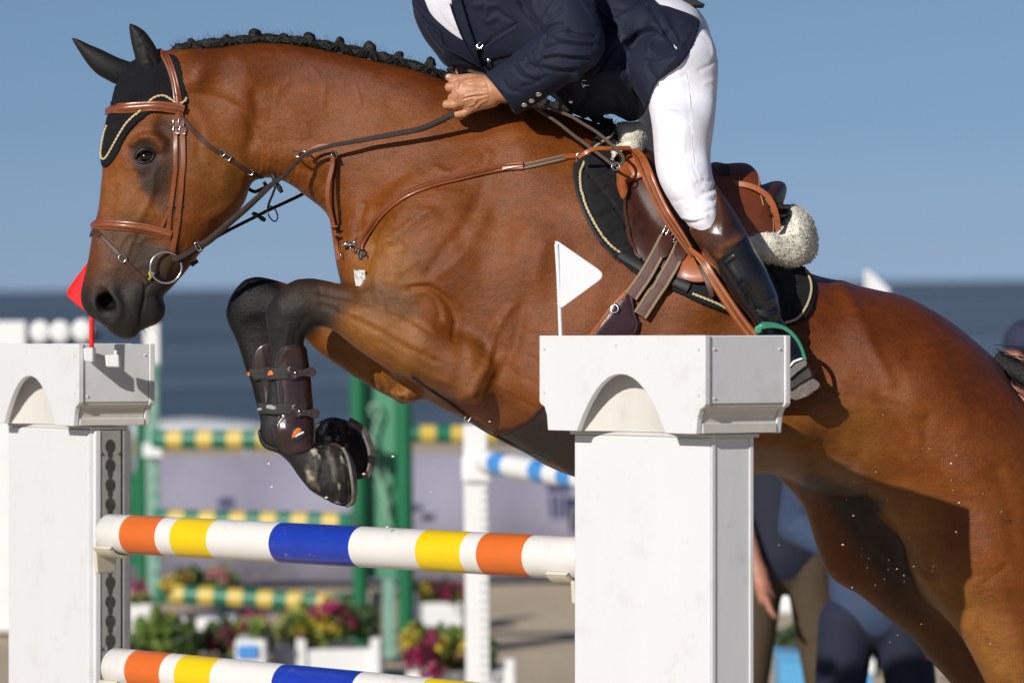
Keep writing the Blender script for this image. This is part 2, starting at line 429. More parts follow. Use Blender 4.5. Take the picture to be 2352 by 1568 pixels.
# ------------------------------------------------------------------ strips, tubes, patches
def hit(bvh, px, py):
    o = Vector((0, -D, 0)); d = Vector(((px - 1176) / 1000, D, (784 - py) / 1000)).normalized()
    r = bvh.ray_cast(o, d)
    return (r[0], r[1]) if r[0] is not None else (None, None)
def on_surface(bvh, pts, off=0, step=8, sm=2, raw=False, fallback_y=None):
    """V path -> L points and normals lying on a surface; pts may carry an explicit y (3rd value not None) when free in the air"""
    Q = cr_curve([(p[0], p[1]) for p in pts], step=step) if not raw else np.array([(p[0], p[1]) for p in pts], float)
    pos = []; nor = []; last = None
    for q in Q:
        h, n = hit(bvh, q[0], q[1])
        if h is None:
            # past the silhouette: nearest surface point
            y = last[0][1] if last else (fallback_y or 0)
            g = Vector(L(q[0], q[1], y)); h, n, _, _ = bvh.find_nearest(g)
            n = Vector(n); 
        if n.y > 0.2: n = Vector((n.x, -abs(n.y), n.z))
        last = (h, n); pos.append(np.array(h)); nor.append(np.array(n))
    pos = np.array(pos); nor = np.array(nor)
    for _ in range(sm):
        pos[1:-1] = (pos[:-2] + 2 * pos[1:-1] + pos[2:]) / 4; nor[1:-1] = (nor[:-2] + 2 * nor[1:-1] + nor[2:]) / 4
    nor /= np.linalg.norm(nor, axis=1)[:, None]
    return pos + nor * off, nor
def sweep(pos, nor, w, t, prof='strap', taper=0, cap=True, rnd=6):
    """ribbon with section: width w (m, scalar or per point) lying along the surface, thickness t along the normal"""
    n = len(pos); w = np.broadcast_to(np.asarray(w, float), (n,)).copy(); t = np.broadcast_to(np.asarray(t, float), (n,)).copy()
    tan = np.gradient(pos, axis=0); tan /= np.maximum(np.linalg.norm(tan, axis=1), 1e-9)[:, None]
    b = np.cross(tan, nor); b /= np.maximum(np.linalg.norm(b, axis=1), 1e-9)[:, None]; nn = np.cross(b, tan)
    if prof == 'strap': S = [(-.5, 0), (-.5, .6), (-.42, 1), (0, 1.08), (.42, 1), (.5, .6), (.5, 0)]
    elif prof == 'padded': S = [(-.5, 0), (-.5, .45), (-.42, .62), (-.3, .64), (-.24, 1), (0, 1.35), (.24, 1), (.3, .64), (.42, .62), (.5, .45), (.5, 0)]
    elif prof == 'round': S = [(.5 * math.sin(-math.pi * .5 + a * 2 * math.pi / 8), .5 + .5 * math.cos(a * 2 * math.pi / 8 - math.pi / 2 * 0)) for a in range(8)]; S = [(.5 * math.cos(a * math.pi / 4), .5 + .5 * math.sin(a * math.pi / 4)) for a in range(8)][::-1]
    else: S = prof
    S = np.array(S); m = len(S)
    V_ = (pos[:, None] + b[:, None] * (S[None, :, :1] * w[:, None, None]) + nn[:, None] * (S[None, :, 1:] * t[:, None, None])).reshape(-1, 3)
    f = []
    for i in range(n - 1):
        for j in range(m):
            k = (j + 1) % m; f.append((i * m + j, i * m + k, (i + 1) * m + k, (i + 1) * m + j))
    if cap: f.append(tuple(range(m))[::-1]); f.append(tuple((n - 1) * m + j for j in range(m)))
    return V_, f
def strap(name, pts, w, t, material, parent, bvh, off=0, step=8, prof='strap', sm=3, raw=False):
    """pts in V (x, y[, width px]); lies on bvh"""
    pos, nor = on_surface(bvh, pts, off, step, sm, raw)
    if len(pts[0]) > 2:
        Q = cr_curve(pts, n=len(pos)); w = Q[:, 2] / 1000
    V_, f = sweep(pos, nor, w, t, prof); return mk(name, V_, f, material, parent, auto=50)
def free_strap(name, pts, w, t, material, parent, nor=(0, -1, 0.1), step=8, prof='strap'):
    """pts (px, py, y[, width px]) free in the air"""
    Q = cr_curve(pts, step=step); pos = np.array([L(q[0], q[1], q[2]) for q in Q])
    if Q.shape[1] > 3: w = Q[:, 3] / 1000
    V_, f = sweep(pos, np.tile(np.array(nor, float) / np.linalg.norm(nor), (len(pos), 1)), w, t, prof); return mk(name, V_, f, material, parent, auto=50)
def tube_geo(pos, r, seg=8, closed=False, twist=None):
    pos = np.asarray(pos, float); n = len(pos); r = np.broadcast_to(np.asarray(r, float), (n,))
    if closed: tan = np.roll(pos, -1, 0) - np.roll(pos, 1, 0)
    else: tan = np.gradient(pos, axis=0)
    tan /= np.maximum(np.linalg.norm(tan, axis=1), 1e-9)[:, None]
    up = np.array([0, -1, 0.01]); b = np.cross(tan, up)
    bad = np.linalg.norm(b, axis=1) < .2
    b[bad] = np.cross(tan[bad], np.array([0, 0, 1.0])); b /= np.linalg.norm(b, axis=1)[:, None]; c = np.cross(b, tan)
    s = np.r_[0, np.cumsum(np.linalg.norm(np.diff(pos, axis=0), axis=1))]
    V_ = []
    for j in range(seg):
        a = 2 * math.pi * j / seg; rr = r.copy()
        if twist: rr = r * (1 + .28 * np.cos(twist[0] * a - twist[1] * s))
        V_.append(pos + (b * math.cos(a) + c * math.sin(a)) * rr[:, None])
    V_ = np.stack(V_, 1).reshape(-1, 3); f = []
    for i in range(n if closed else n - 1):
        i2 = (i + 1) % n
        for j in range(seg): k = (j + 1) % seg; f.append((i * seg + j, i2 * seg + j, i2 * seg + k, i * seg + k))
    if not closed: f.append(tuple(range(seg))[::-1] if False else tuple(range(seg))); f.append(tuple((n - 1) * seg + j for j in range(seg))[::-1])
    return V_, f
def rope(name, pts, r, material, parent, bvh, off=.002, step=2.2):
    pos, nor = on_surface(bvh, pts, off, step, 4); V_, f = tube_geo(pos, r, 10, twist=(2, 2 * math.pi / .0095)); return mk(name, V_, f, material, parent)
def join_geo(parts):
    Vs = []; Fs = []; k = 0
    for v, f in parts:
        Vs.append(np.asarray(v, float)); Fs += [tuple(int(i) + k for i in g) for g in f]; k += len(v)
    return np.vstack(Vs), Fs
def ring_geo(c, R, r, nrm=(0, -1, 0), seg=24, s2=8, sx=1, up=None):
    n = Vector(nrm).normalized(); a = n.orthogonal().normalized() if up is None else (Vector(up) - n * n.dot(Vector(up))).normalized(); b = n.cross(a)
    pos = [np.array(Vector(c) + a * (R * math.cos(t)) + b * (R * sx * math.sin(t))) for t in np.linspace(0, 2 * math.pi, seg, endpoint=False)]
    pos = np.array(pos); cc = np.array(c); V_ = []
    for p in pos:
        rad = (p - cc) / np.linalg.norm(p - cc)
        for j in range(s2):
            t = 2 * math.pi * j / s2; V_.append(p + rad * r * math.cos(t) + np.array(n) * r * math.sin(t))
    f = []
    for i in range(seg):
        for j in range(s2): f.append((i * s2 + j, ((i + 1) % seg) * s2 + j, ((i + 1) % seg) * s2 + (j + 1) % s2, i * s2 + (j + 1) % s2))
    return V_, f
def buckle_geo(c, w, h, r, ang=0, nrm=(0, -1, 0)):
    """rectangular ring, in-plane rotation ang"""
    n = Vector(nrm).normalized(); a0 = Vector((1, 0, 0)); a0 = (a0 - n * n.dot(a0)).normalized(); b0 = a0.cross(n)
    a = a0 * math.cos(ang) + b0 * math.sin(ang); b = -a0 * math.sin(ang) + b0 * math.cos(ang)
    pts = [(-1, -.7), (-1, .7), (-.75, 1), (.75, 1), (1, .7), (1, -.7), (.75, -1), (-.75, -1)]
    pos = np.array([np.array(Vector(c) + a * (x * w / 2) + b * (y * h / 2)) for x, y in pts])
    return tube_geo(pos, r, 6, closed=True)
def sphere_geo(c, r, nu=12, nv=8, sx=(1, 1, 1)):
    V_ = []; f = []
    for i in range(nv + 1):
        th = math.pi * i / nv
        for j in range(nu):
            ph = 2 * math.pi * j / nu; V_.append((c[0] + r * sx[0] * math.sin(th) * math.cos(ph), c[1] + r * sx[1] * math.sin(th) * math.sin(ph), c[2] + r * sx[2] * math.cos(th)))
    for i in range(nv):
        for j in range(nu): f.append((i * nu + j, (i + 1) * nu + j, (i + 1) * nu + (j + 1) % nu, i * nu + (j + 1) % nu))
    return V_, f
def patch(name, poly, thick, material, parent, bvh, off=0.0, cell=9, step=7, curve=True, edge=.6, bulge=None, sm=2, col=None):
    """a sheet with the traced outline, lying on a surface (offset off), with real thickness and rounded edge"""
    O = cr_curve(poly, step=step, closed=True) if curve else np.vstack([np.linspace(poly[i][:2], poly[(i + 1) % len(poly)][:2], max(2, int(np.linalg.norm(np.subtract(poly[i][:2], poly[(i + 1) % len(poly)][:2])) / step) + 1))[:-1] for i in range(len(poly))])
    n = len(O)
    gx = np.arange(O[:, 0].min(), O[:, 0].max(), cell); gy = np.arange(O[:, 1].min(), O[:, 1].max(), cell)
    X, Y = np.meshgrid(gx, gy, indexing='ij'); X = X.ravel(); Y = Y.ravel(); dd = sdf_poly(X, Y, O)
    k = dd < -cell * .55; pts = np.vstack([O, np.stack([X[k], Y[k]], 1)])
    v, e, f, *_ = delaunay_2d_cdt([Vector(p) for p in pts], [(i, (i + 1) % n) for i in range(n)], [], 1, 1e-4)
    P2 = np.array([tuple(a) for a in v]); T = [tuple(t) for t in f if len(t) == 3]
    cen = np.array([P2[list(t)].mean(0) for t in T]); ins = inside(cen[:, 0], cen[:, 1], O); T = [t for t, q in zip(T, ins) if q]
    pos = np.zeros((len(P2), 3)); nor = np.zeros((len(P2), 3)); miss = []
    for i, p in enumerate(P2):
        h, nn = hit(bvh, p[0], p[1])
        if h is None: miss.append(i); continue
        pos[i] = h; nor[i] = nn
    good = [i for i in range(len(P2)) if i not in set(miss)]
    for i in miss:
        if good:
            j = good[int(np.argmin(((P2[good] - P2[i]) ** 2).sum(1)))]; pos[i] = L(P2[i][0], P2[i][1], pos[j][1] + .02); nor[i] = nor[j]
    # smooth the draped sheet a little
    E = set()
    for t in T:
        for a, b in ((0, 1), (1, 2), (2, 0)): E.add((min(t[a], t[b]), max(t[a], t[b])))
    E = np.array(list(E)); deg = np.maximum(np.bincount(E.ravel(), minlength=len(P2)), 1)
    for _ in range(sm):
        for A in (pos, nor):
            s_ = np.stack([np.bincount(E[:, 0], A[E[:, 1], c], len(P2)) + np.bincount(E[:, 1], A[E[:, 0], c], len(P2)) for c in range(3)], 1)
            if A is pos: A[n:] = .5 * A[n:] + .5 * (s_ / deg[:, None])[n:]
            else: A[:] = .5 * A + .5 * s_ / deg[:, None]
    nor /= np.maximum(np.linalg.norm(nor, axis=1), 1e-9)[:, None]
    dist = -sdf_poly(P2[:, 0], P2[:, 1], O); dist[:n] = 0
    th = thick * np.clip(edge + (1 - edge) * np.sqrt(np.clip(dist / (thick * 1000 * 1.2 + 1e-6), 0, 1)), 0, 1)
    if bulge is not None: th = th + bulge(P2, dist)
    top = pos + nor * (off + th)[:, None]; bot = pos + nor * (off - .004)
    m = len(P2); Fs = []
    # orientation
    for t in T:
        a = np.cross(top[t[1]] - top[t[0]], top[t[2]] - top[t[0]]); t = t if a @ nor[t[0]] > 0 else t[::-1]
        Fs.append(t); Fs.append((t[0] + m, t[2] + m, t[1] + m))
    bnd = {}
    for t in Fs[::2]:
        for a, b in ((0, 1), (1, 2), (2, 0)):
            bnd[(t[a], t[b])] = 1
    for (a, b) in list(bnd):
        if (b, a) not in bnd: Fs.append((b, a, a + m, b + m))
    return mk(name, np.vstack([top, bot]), Fs, material, parent, auto=60)

def vshell(fields, off, poly, xr, yr, zr, step, k=.03, extra=None, curve=True, axes=None):
    """cloth that follows the volume below at distance off, cut along the traced outline"""
    if axes is not None: vol = Vol(*axes)
    else: vol = Vol(nonuni([(vx(xr[0]), vx(xr[1]), step)]), nonuni([(yr[0], yr[1], step * 1.15)]), nonuni([(vz(zr[1]), vz(zr[0]), step)]))
    for fl in fields: vol.field(fl, k=k)
    vol.F -= off
    O = cr_curve(poly, step=6, closed=True) if curve else np.array(poly, float)
    gx = np.arange(O[:, 0].min() - 40, O[:, 0].max() + 44, 2.5); gy = np.arange(O[:, 1].min() - 40, O[:, 1].max() + 44, 2.5)
    X, Y = np.meshgrid(gx, gy, indexing='ij'); Sd = sdf_poly(X.astype(np.float32), Y.astype(np.float32), O) / 1000
    for j, y in enumerate(vol.ys):
        yy = min(float(y), 0.0) if extra != 'both' else -abs(float(y))
        px = 1176 + vol.xs / sc(yy) ; py = 784 - vol.zs / sc(yy)
        xi = np.clip((px - gx[0]) / 2.5, 0, len(gx) - 1.001); zi = np.clip((py - gy[0]) / 2.5, 0, len(gy) - 1.001)
        i = xi.astype(int); q = zi.astype(int); a = (xi - i)[:, None]; c = (zi - q)[None, :]
        d = Sd[i][:, q] * (1 - a) * (1 - c) + Sd[i + 1][:, q] * a * (1 - c) + Sd[i][:, q + 1] * (1 - a) * c + Sd[i + 1][:, q + 1] * a * c
        A = vol.F[:, j, :]; kk = .006; vol.F[:, j, :] = np.maximum(A, d) + kk * .25 * np.clip(1 - np.abs(A - d) / kk, 0, 1) ** 2
    return vol
# =================================================================== HORSE
body_out = [(383,125),(409,123),(445,116),(487,111),(539,104),(604,99),(683,105),(750,118),(830,133),(900,148),(960,164),(1010,180),(1060,196),(1130,216),(1200,236),(1262,252),(1325,268),(1387,292),
 (1440,345),(1500,405),(1560,455),(1640,515),(1740,575),(1861,629),(1932,646),(2004,664),(2069,678),(2133,707),(2192,746),(2250,794),(2289,830),(2321,882),(2345,930),(2375,1000),(2400,1090),(2405,1190),
 (2370,1300),(2290,1400),(2200,1420),(2120,1370),(2069,1225),(2030,1174),(1997,1135),(1958,1142),(1900,1136),(1850,1118),(1790,1092),(1735,1088),(1600,1106),(1450,1118),(1325,1096),(1270,1075),(1200,1036),(1130,1000),(1075,968),(1010,935),(960,905),
 (900,860),(840,780),(800,700),(778,627),(772,599),(765,559),(756,502),(737,477),(700,449),(660,420),(620,408),(574,410),(530,380),(470,300),(410,200)]
head_out = z1([(1000,470),(880,470),(700,555),(620,660),(570,750),(545,830),(530,900),(500,1000),(485,1060),(455,1180),(438,1300),(434,1400),(432,1530)])+ \
 z2([(348,230),(338,330),(318,420),(300,480),(286,560),(272,650),(252,760),(225,860),(205,960),(202,1010),(212,1070),(245,1125),(290,1165),(335,1190),(385,1230),(430,1275),(480,1305),(560,1316),(605,1300),(632,1262),(660,1248),(700,1228),(750,1205),(790,1180),(818,1140),(824,1090),(815,1040),(800,1010),(830,975),(880,925),(960,835),(1080,685),(1210,540),(1330,412),(1400,320),(1425,260),(1440,190),(1446,120)]) + [(590,385),(600,340),(590,260),(560,200),(500,150),(440,120)]
nleg_out = [(1075,905),(1010,905),(960,880),(896,850),(853,824),(814,797),(779,768),(748,751),(722,752),(704,768),(697,784)] + z5([(532,490),(545,580),(558,680),(566,760),(574,840),(578,900),(590,990),(586,1040)]) + \
  [(740,1022),(763,1017),(787,1026),(802,1040),(814,1065),(821,1112),(819,1140),(813,1160),(800,1163),(787,1162),(756,1151),(724,1134),(709,1124),(696,1108),(682,1090),(666,1066),(640,1042),(614,1032),(600,1015),(595,996),(597,975),(604,948),(611,920),(614,880),(614,840),(619,808),(618,782),(612,748),(610,718),(622,691),(646,663),(677,643),(709,638),(740,643),(787,653),(853,661),(920,668),(980,690),(1040,730),(1090,800),(1100,870)]
fleg_out = [(519,718),(529,683),(548,655),(568,639),(591,635),(619,640),(658,651),(740,675),(850,700),(960,740),(1000,800),(985,880),(958,918),(925,928),(900,915),(861,894),(802,858),(763,831),(722,800),(690,770),(665,775),(655,800),(655,860),(658,920),(668,965),(700,975),(722,974),(744,962),(762,957),(791,962),(816,975),(835,1000),(848,1030),(853,1062),(848,1087),(834,1098),(815,1102),(795,1090),(770,1060),(740,1045),(700,1040),(655,1042),(625,1030),(603,1000),(598,960),(588,921),(576,875),(563,843),(555,815),(541,777),(524,742)]
nhind_out = [(1960,1000),(1958,1080),(1975,1120),(1997,1122),(2015,1148),(2030,1174),(2049,1200),(2069,1226),(2086,1262),(2101,1303),(2112,1332),(2127,1355),(2166,1407),(2218,1478),(2263,1566),(2310,1660),(2345,1760),(2372,1850),(2410,1960),(2450,2080),(2490,2180),(2540,2230),(2580,2300),(2660,2330),(2680,2260),(2620,2200),(2570,2120),(2530,2000),(2500,1890),(2490,1800),(2470,1720),(2440,1600),(2425,1480),(2420,1380),(2425,1280),(2415,1150),(2400,1000),(2300,900),(2150,860),(2020,900)]
fhind_out = [(1790,1070),(1800,1102),(1822,1128),(1845,1165),(1861,1206),(1871,1240),(1881,1272),(1894,1302),(1913,1329),(1940,1347),(1965,1361),(2017,1400),(2050,1427),(2082,1452),(2133,1511),(2175,1558),(2240,1640),(2290,1740),(2330,1850),(2370,1960),(2410,2060),(2440,2140),(2480,2200),(2560,2230),(2580,2160),(2530,2110),(2480,2000),(2440,1880),(2430,1800),(2440,1710),(2440,1600),(2420,1500),(2380,1400),(2320,1280),(2260,1150),(2180,1040),(2050,960),(1900,960),(1830,1020)]

hxs = nonuni([(vx(150), vx(620), .0036), (vx(620), vx(900), .0048), (vx(900), vx(2760), .0068)])
hys = nonuni([(-.36, -.22, .0065), (-.22, .19, .0052), (.19, .36, .0085)])
hzs = nonuni([(vz(2370), vz(1600), .009), (vz(1600), vz(1180), .0064), (vz(1180), vz(70), .0046)])
HV = Vol(hxs, hys, hzs)
trunk = Inflate(body_out, [(420,170,.072),(520,240,.085),(640,300,.085),(700,200,.075),(760,260,.085),(800,440,.095),(900,300,.12),(950,500,.19),(840,560,.12),(820,640,.12),(1050,260,.10),(1100,450,.2),(1000,650,.225),(1250,340,.17),(1250,600,.27),(1400,480,.24),(1400,800,.30),(1300,1000,.26),(1650,800,.30),(1700,620,.26),(1850,800,.275),(2000,800,.265),(2150,850,.255),(2250,950,.23),(2330,1100,.18),(2150,1150,.23),(2250,1320,.16),(1950,1050,.22),(1750,1050,.25)], h=.006)
HV.field(trunk)
head = Inflate(head_out, [(480,380,.098),(540,420,.075),(400,300,.098),(330,250,.09),(290,220,.08),(330,180,.075),(330,360,.098),(300,450,.078),(400,480,.085),(470,500,.07),(270,540,.06),(340,560,.062),(410,600,.05),(240,620,.052),(300,640,.055),(240,700,.056),(290,730,.05),(350,700,.042),(420,180,.075),(500,250,.08)], h=.004)
HV.field(head, k=.03)
NL = Inflate(nleg_out, [(1000,800,.10),(900,760,.085),(820,730,.065),(740,700,.052),(670,700,.048),(650,760,.036),(660,850,.028),(655,940,.029),(650,1000,.035),(690,1060,.03),(740,1090,.042),(780,1110,.05)], yc=[(1050,820,-.17),(900,760,-.165),(700,700,-.13),(650,850,-.12),(640,1000,-.12),(770,1100,-.125)], h=.004)
HV.field(NL, k=.045)
FL = Inflate(fleg_out, [(950,820,.10),(860,780,.085),(760,740,.065),(660,700,.055),(580,700,.048),(590,760,.036),(620,850,.028),(630,980,.035),(690,1010,.034),(790,1030,.05)], yc=[(950,820,.13),(800,760,.12),(600,700,.10),(640,900,.09),(800,1030,.07)], h=.004)
HV.field(FL, k=.03)
NH = Inflate(nhind_out, [(2200,1050,.17),(2250,1300,.135),(2100,1150,.1),(2320,1500,.085),(2400,1750,.05),(2480,1950,.035),(2560,2200,.045)], yc=[(2200,1050,-.10),(2250,1300,-.12),(2320,1500,-.13),(2400,1750,-.12),(2500,2000,-.11)], h=.006)
HV.field(NH, k=.05)
FH = Inflate(fhind_out, [(2050,1120,.12),(2060,1280,.105),(2180,1400,.095),(2280,1560,.07),(2380,1760,.05),(2450,2000,.035),(2530,2180,.045)], yc=[(1950,1150,.13),(2100,1350,.14),(2300,1600,.13),(2450,2000,.12)], h=.006)
HV.field(FH, k=.05)
# point of shoulder, elbow, chest lump, haunch
HV.ell(L(975,600,-.185), (.11,.05,.16), -.5, k=.05)
HV.ell(L(1075,860,-.24), (.05,.035,.07), .5, k=.05)
HV.ell(L(930,905,.0), (.035,.05,.018), -.2, k=.025)
HV.ell(L(830,600,-.07), (.045,.05,.08), .2, k=.04)
# nostrils, eye sockets, hollow of the soles
for s_ in (-1, 1):
    HV.ell(L(238,694,s_*.054), (.025,.016,.032), .35, k=.012, sub=True)
    HV.ell(L(246,690,s_*.038), (.018,.030,.021), .35, k=.006, sub=True)
    HV.ell(L(337,358,s_*.104), (.026,.018,.016), .12, k=.016, sub=True)
Hv, Hf = HV.mesh(); del HV.F; Hv, Hf = biggest(Hv, Hf)
Hv = smooth_mesh(Hv, Hf, 3)
Hn = vnormals(Hv, Hf)
print('horse verts', len(Hv))
NR = (-.5, -.02); LEGN = (-.5, -.05)
ST = []
S_ = ST.append
# --- face
S_(([(330,318),(352,322),(372,340)], 9, 8)); S_(([(305,330),(325,314),(350,312),(378,326)], 8, 9)); S_((z1([(760,1390),(790,1330),(850,1310),(910,1340)]), 5, 4)); S_((z1([(760,1400),(800,1450),(870,1440),(910,1390)]), 5, 4))
S_(([(345,395),(330,408),(310,400)], 8, -3)); S_(([(300,340),(310,300),(330,290)], 16, -3)); S_(([(370,290),(390,320)], 16, -7))
S_(([(352,395),(350,440),(335,480),(318,505)], 9, 5)); S_(([(395,350),(400,420),(372,450),(352,462)], 22, -4))
S_((z2([(600,110),(620,200),(700,320),(740,410)]), 3.2, 2.4)); S_((z2([(650,190),(600,230),(560,300)]), 3, 1.8)); S_((z2([(700,320),(640,380)]), 3, 1.6)); S_((z2([(700,130),(690,200),(720,280)]), 3, 1.5))
S_((z2([(480,640),(530,560),(600,545),(570,620),(540,700)]), 4, 2.6)); S_((z2([(620,610),(700,560),(780,570)]), 5, 2.2))
S_(([(470,330),(530,340),(560,380),(560,430),(530,470),(480,500)], 14, 5)); S_(([(450,400)], 60, 6)); S_(([(430,250),(460,300),(455,360)], 10, -3))
S_(([(240,420),(232,500),(222,560)], 7, 3)); S_(([(262,430),(255,520),(245,600)], 10, -3))
S_((z2([(310,1000),(350,970),(420,980),(470,1030),(490,1100),(460,1180),(400,1200),(340,1150),(305,1070),(310,1000)]), 6, 5.5)); S_((z2([(500,960),(540,1060),(600,1180)]), 8, -3))
S_((z2([(680,890),(675,960),(660,1060),(640,1140),(634,1250)]), 3.6, -5.5)); S_((z2([(600,960),(590,1060),(590,1180)]), 12, 3)); S_((z2([(740,960),(760,1080),(740,1180)]), 14, 4))
S_((z2([(600,800),(650,770),(700,760)]), 3, 1.8)); S_((z2([(610,840),(660,810),(720,800)]), 3, -1.6)); S_((z2([(620,880),(680,850)]), 3, 1.5)); S_((z2([(790,1010),(740,990),(700,1010)]), 7, -3.5))
S_((z2([(900,680),(860,760),(820,860),(780,960)]), 12, 3)); S_((z2([(960,620),(900,740),(850,880)]), 6, -2))
# --- throat and neck
for i in range(9):
    a = 600 + i * 13; S_(([(a - 4, 300 + i * 8), (a + 2, 345 + i * 7), (a - 6, 392 + i * 4)], 3.6, -2.2 + .5 * (i % 3)))
    S_(([(a + 4, 310 + i * 8), (a + 8, 352 + i * 7)], 3.4, 1.6))
S_(([(575,330),(590,280),(585,220)], 14, -6)); S_(([(440,215),(500,225),(560,260),(590,320)], 9, -4)); S_(([(425,190),(470,190),(540,220),(600,250)], 16, 4))
S_(([(610,215),(650,205),(665,180)], 4, 1.6)); S_(([(720,160),(745,195),(742,245)], 4, 1.4)); S_(([(700,270),(706,310)], 4, 1.2)); S_(([(818,200),(826,235),(815,262)], 3.4, 2.0)); S_(([(640,200),(630,280),(640,340)], 5, 1.0))
S_(([(560,130),(700,130),(850,165),(980,205)], 26, 5)); S_(([(600,190),(760,200),(900,240)], 20, -2.5))
S_(([(680,380),(720,400),(770,470),(790,540)], 10, -4)); S_(([(700,330),(800,340),(900,300),(1000,260)], 16, -3)); S_(([(620,360),(720,360),(800,420),(830,500)], 22, 5))
for i, (a, b) in enumerate([(660,425),(680,432),(698,440),(716,452),(732,466)]): S_(([(a, b), (a + 24, b - 26), (a + 34, b - 60)], 3.4, -2.0 if i % 2 else 1.6))
for (x, y) in [(776,500),(782,520),(790,538),(800,552),(810,562)]: S_(([(x - 12, y + 4), (x + 8, y), (x + 22, y - 12)], 3.6, 2.4)); S_(([(x - 8, y + 12), (x + 16, y + 4)], 3, -2))
S_(([(836,470),(828,520),(822,565)], 8, -7)); S_(([(860,480),(880,440),(930,400)], 14, -3))
# --- shoulder
S_(([(845,500),(870,470),(930,430),(1000,400)], 18, 5)); S_(([(1010,420),(1100,400),(1200,360),(1290,330)], 20, -3)); S_(([(1030,330),(1100,320),(1180,300)], 12, 3))
S_(z9([(1300,690),(1440,640),(1560,560)]) and (z9([(1300,690),(1440,650),(1560,580)]), 7, 3)); S_((z9([(1240,640),(1360,700)]), 7, 3)); S_((z9([(1640,530),(1620,640)]), 5, 2))
S_((z9([(880,1210),(940,1150),(1080,1040),(1200,960)]), 9, 5)); S_((z9([(900,1180),(960,1190),(1010,1240),(960,1260)]), 6, 4)); S_((z9([(860,1230),(930,1240),(970,1260)]), 7, -4)); S_((z9([(1080,960),(1160,960),(1240,1000)]), 10, 3))
S_((z9([(960,1420),(1040,1380),(1100,1330)]), 5, 2.4)); S_((z9([(1160,1160),(1200,1170)]), 4, 1.8)); S_((z9([(1050,1330),(1100,1340)]), 5, 2)); S_((z9([(1180,1420),(1300,1250),(1420,1100)]), 10, -4)); S_((z9([(1250,1450),(1380,1350),(1480,1260)]), 9, 3)); S_((z9([(1420,1160),(1520,940),(1600,760)]), 12, -3.5)); S_((z9([(1520,1180),(1620,980)]), 14, 3))
S_(([(870,600),(862,650),(880,700)], 10, 4)); S_(([(858,560),(846,610),(850,660)], 6, -6)); S_(([(880,540),(900,580),(900,640)], 22, 8))
S_(([(940,662),(985,660),(1025,690),(1045,735),(1040,780)], 4.5, -7, NR)); S_(([(940,674),(985,672),(1012,700),(1024,740)], 5, 4, NR)); S_(([(930,652),(990,648),(1040,680),(1062,730)], 6, 4, NR)); S_(([(1000,690),(1010,720),(1000,750)], 4, -3, NR))
S_(([(1170,710),(1140,760),(1120,830),(1085,900)], 9, 7, NR)); S_(([(1150,750),(1170,800),(1130,850)], 12, 4, NR)); S_(([(1200,700),(1185,780),(1150,850),(1120,910)], 12, -6, NR)); S_(([(1060,760),(1060,840),(1040,900)], 14, -4, NR)); S_(([(1085,900),(1060,915)], 10, 4, NR))
S_(([(1160,560),(1180,640),(1240,700)], 24, -4, NR)); S_(([(1060,600),(1100,700),(1100,790)], 30, 6, NR)); S_(([(1000,560),(1050,540),(1120,520)], 24, 4, NR)); S_(([(1250,560),(1230,640),(1260,720)], 12, 3, NR))
for i in range(7): a = 1220 + i * 62; S_(([(a, 560 + i * 20), (a - 22, 700 + i * 18), (a - 60, 860 + i * 14)], 18, -1.1, NR))
for i in range(12): a = 1150 + (i * 37) % 120; b = 730 + i * 17; S_(([(a, b), (a + 40, b + 24), (a + 90, b + 36)], 3.2, -1.3, NR))
# --- forearm and knee
S_(([(735,672),(820,690),(920,720),(985,760)], 6, -4, LEGN)); S_(([(740,700),(830,740),(920,790),(1000,830)], 7, -4, LEGN)); S_(([(740,655),(850,672),(950,690)], 9, 3, LEGN)); S_(([(780,712),(870,745),(960,800)], 11, 3.5, LEGN)); S_(([(880,800),(960,850),(1030,880)], 8, 3, LEGN))
S_(([(640,690),(650,720),(645,750)], 12, 4, LEGN)); S_(([(680,680),(700,700)], 14, 3, LEGN)); S_(([(700,730),(690,755)], 8, -4, LEGN)); S_(([(665,745),(655,790),(650,830)], 5, 3, LEGN)); S_(([(680,760),(676,800)], 4, -2.5, LEGN)); S_(([(632,780),(630,840),(628,900)], 5, -1.5, LEGN))
FARL = (.0, .5)
for i in range(8): S_(([(835 + i * 13, 800 + i * 9), (850 + i * 12, 850 + i * 7), (862 + i * 11, 885 + i * 5)], 3.6, 3.2 if i % 2 else -3.2, (-.08, .5)))
# hoof wall, coronet
S_(([(722,1035),(745,1060),(752,1100),(735,1130)], 5, 3, LEGN)); S_(([(727,1125),(740,1080),(748,1040)], 4, -3, LEGN)); S_(([(800,1050),(806,1090),(808,1150)], 4, 2.5, LEGN)); S_(([(790,1050),(797,1090),(797,1150)], 3.4, -2.5, LEGN))
# --- quarters
S_(([(1935,655),(1958,700),(1985,755),(2020,830),(2045,880)], 14, 6)); S_(([(1905,680),(1925,740),(1955,810),(1985,880)], 24, -4)); S_(([(2060,820),(2090,900),(2095,980),(2110,1060)], 26, 6)); S_(([(2020,900),(2040,960),(2080,1040)], 14, -4)); S_(([(2130,960),(2125,1030),(2150,1100)], 10, -4)); S_(([(2180,800),(2230,900),(2250,1000)], 20, -3))
S_(([(2095,1290),(2115,1320),(2135,1330)], 12, 7)); S_(([(2060,1230),(2080,1260)], 8, -3)); S_(([(2140,1290),(2150,1330),(2190,1380)], 10, -4)); S_(([(2210,1330),(2230,1430),(2290,1520)], 12, -4)); S_(([(2260,1340),(2310,1300)], 6, -3)); S_(([(2230,1450),(2245,1400),(2240,1340)], 7, 3)); S_(([(2290,1080),(2320,1160),(2330,1260)], 16, -4))
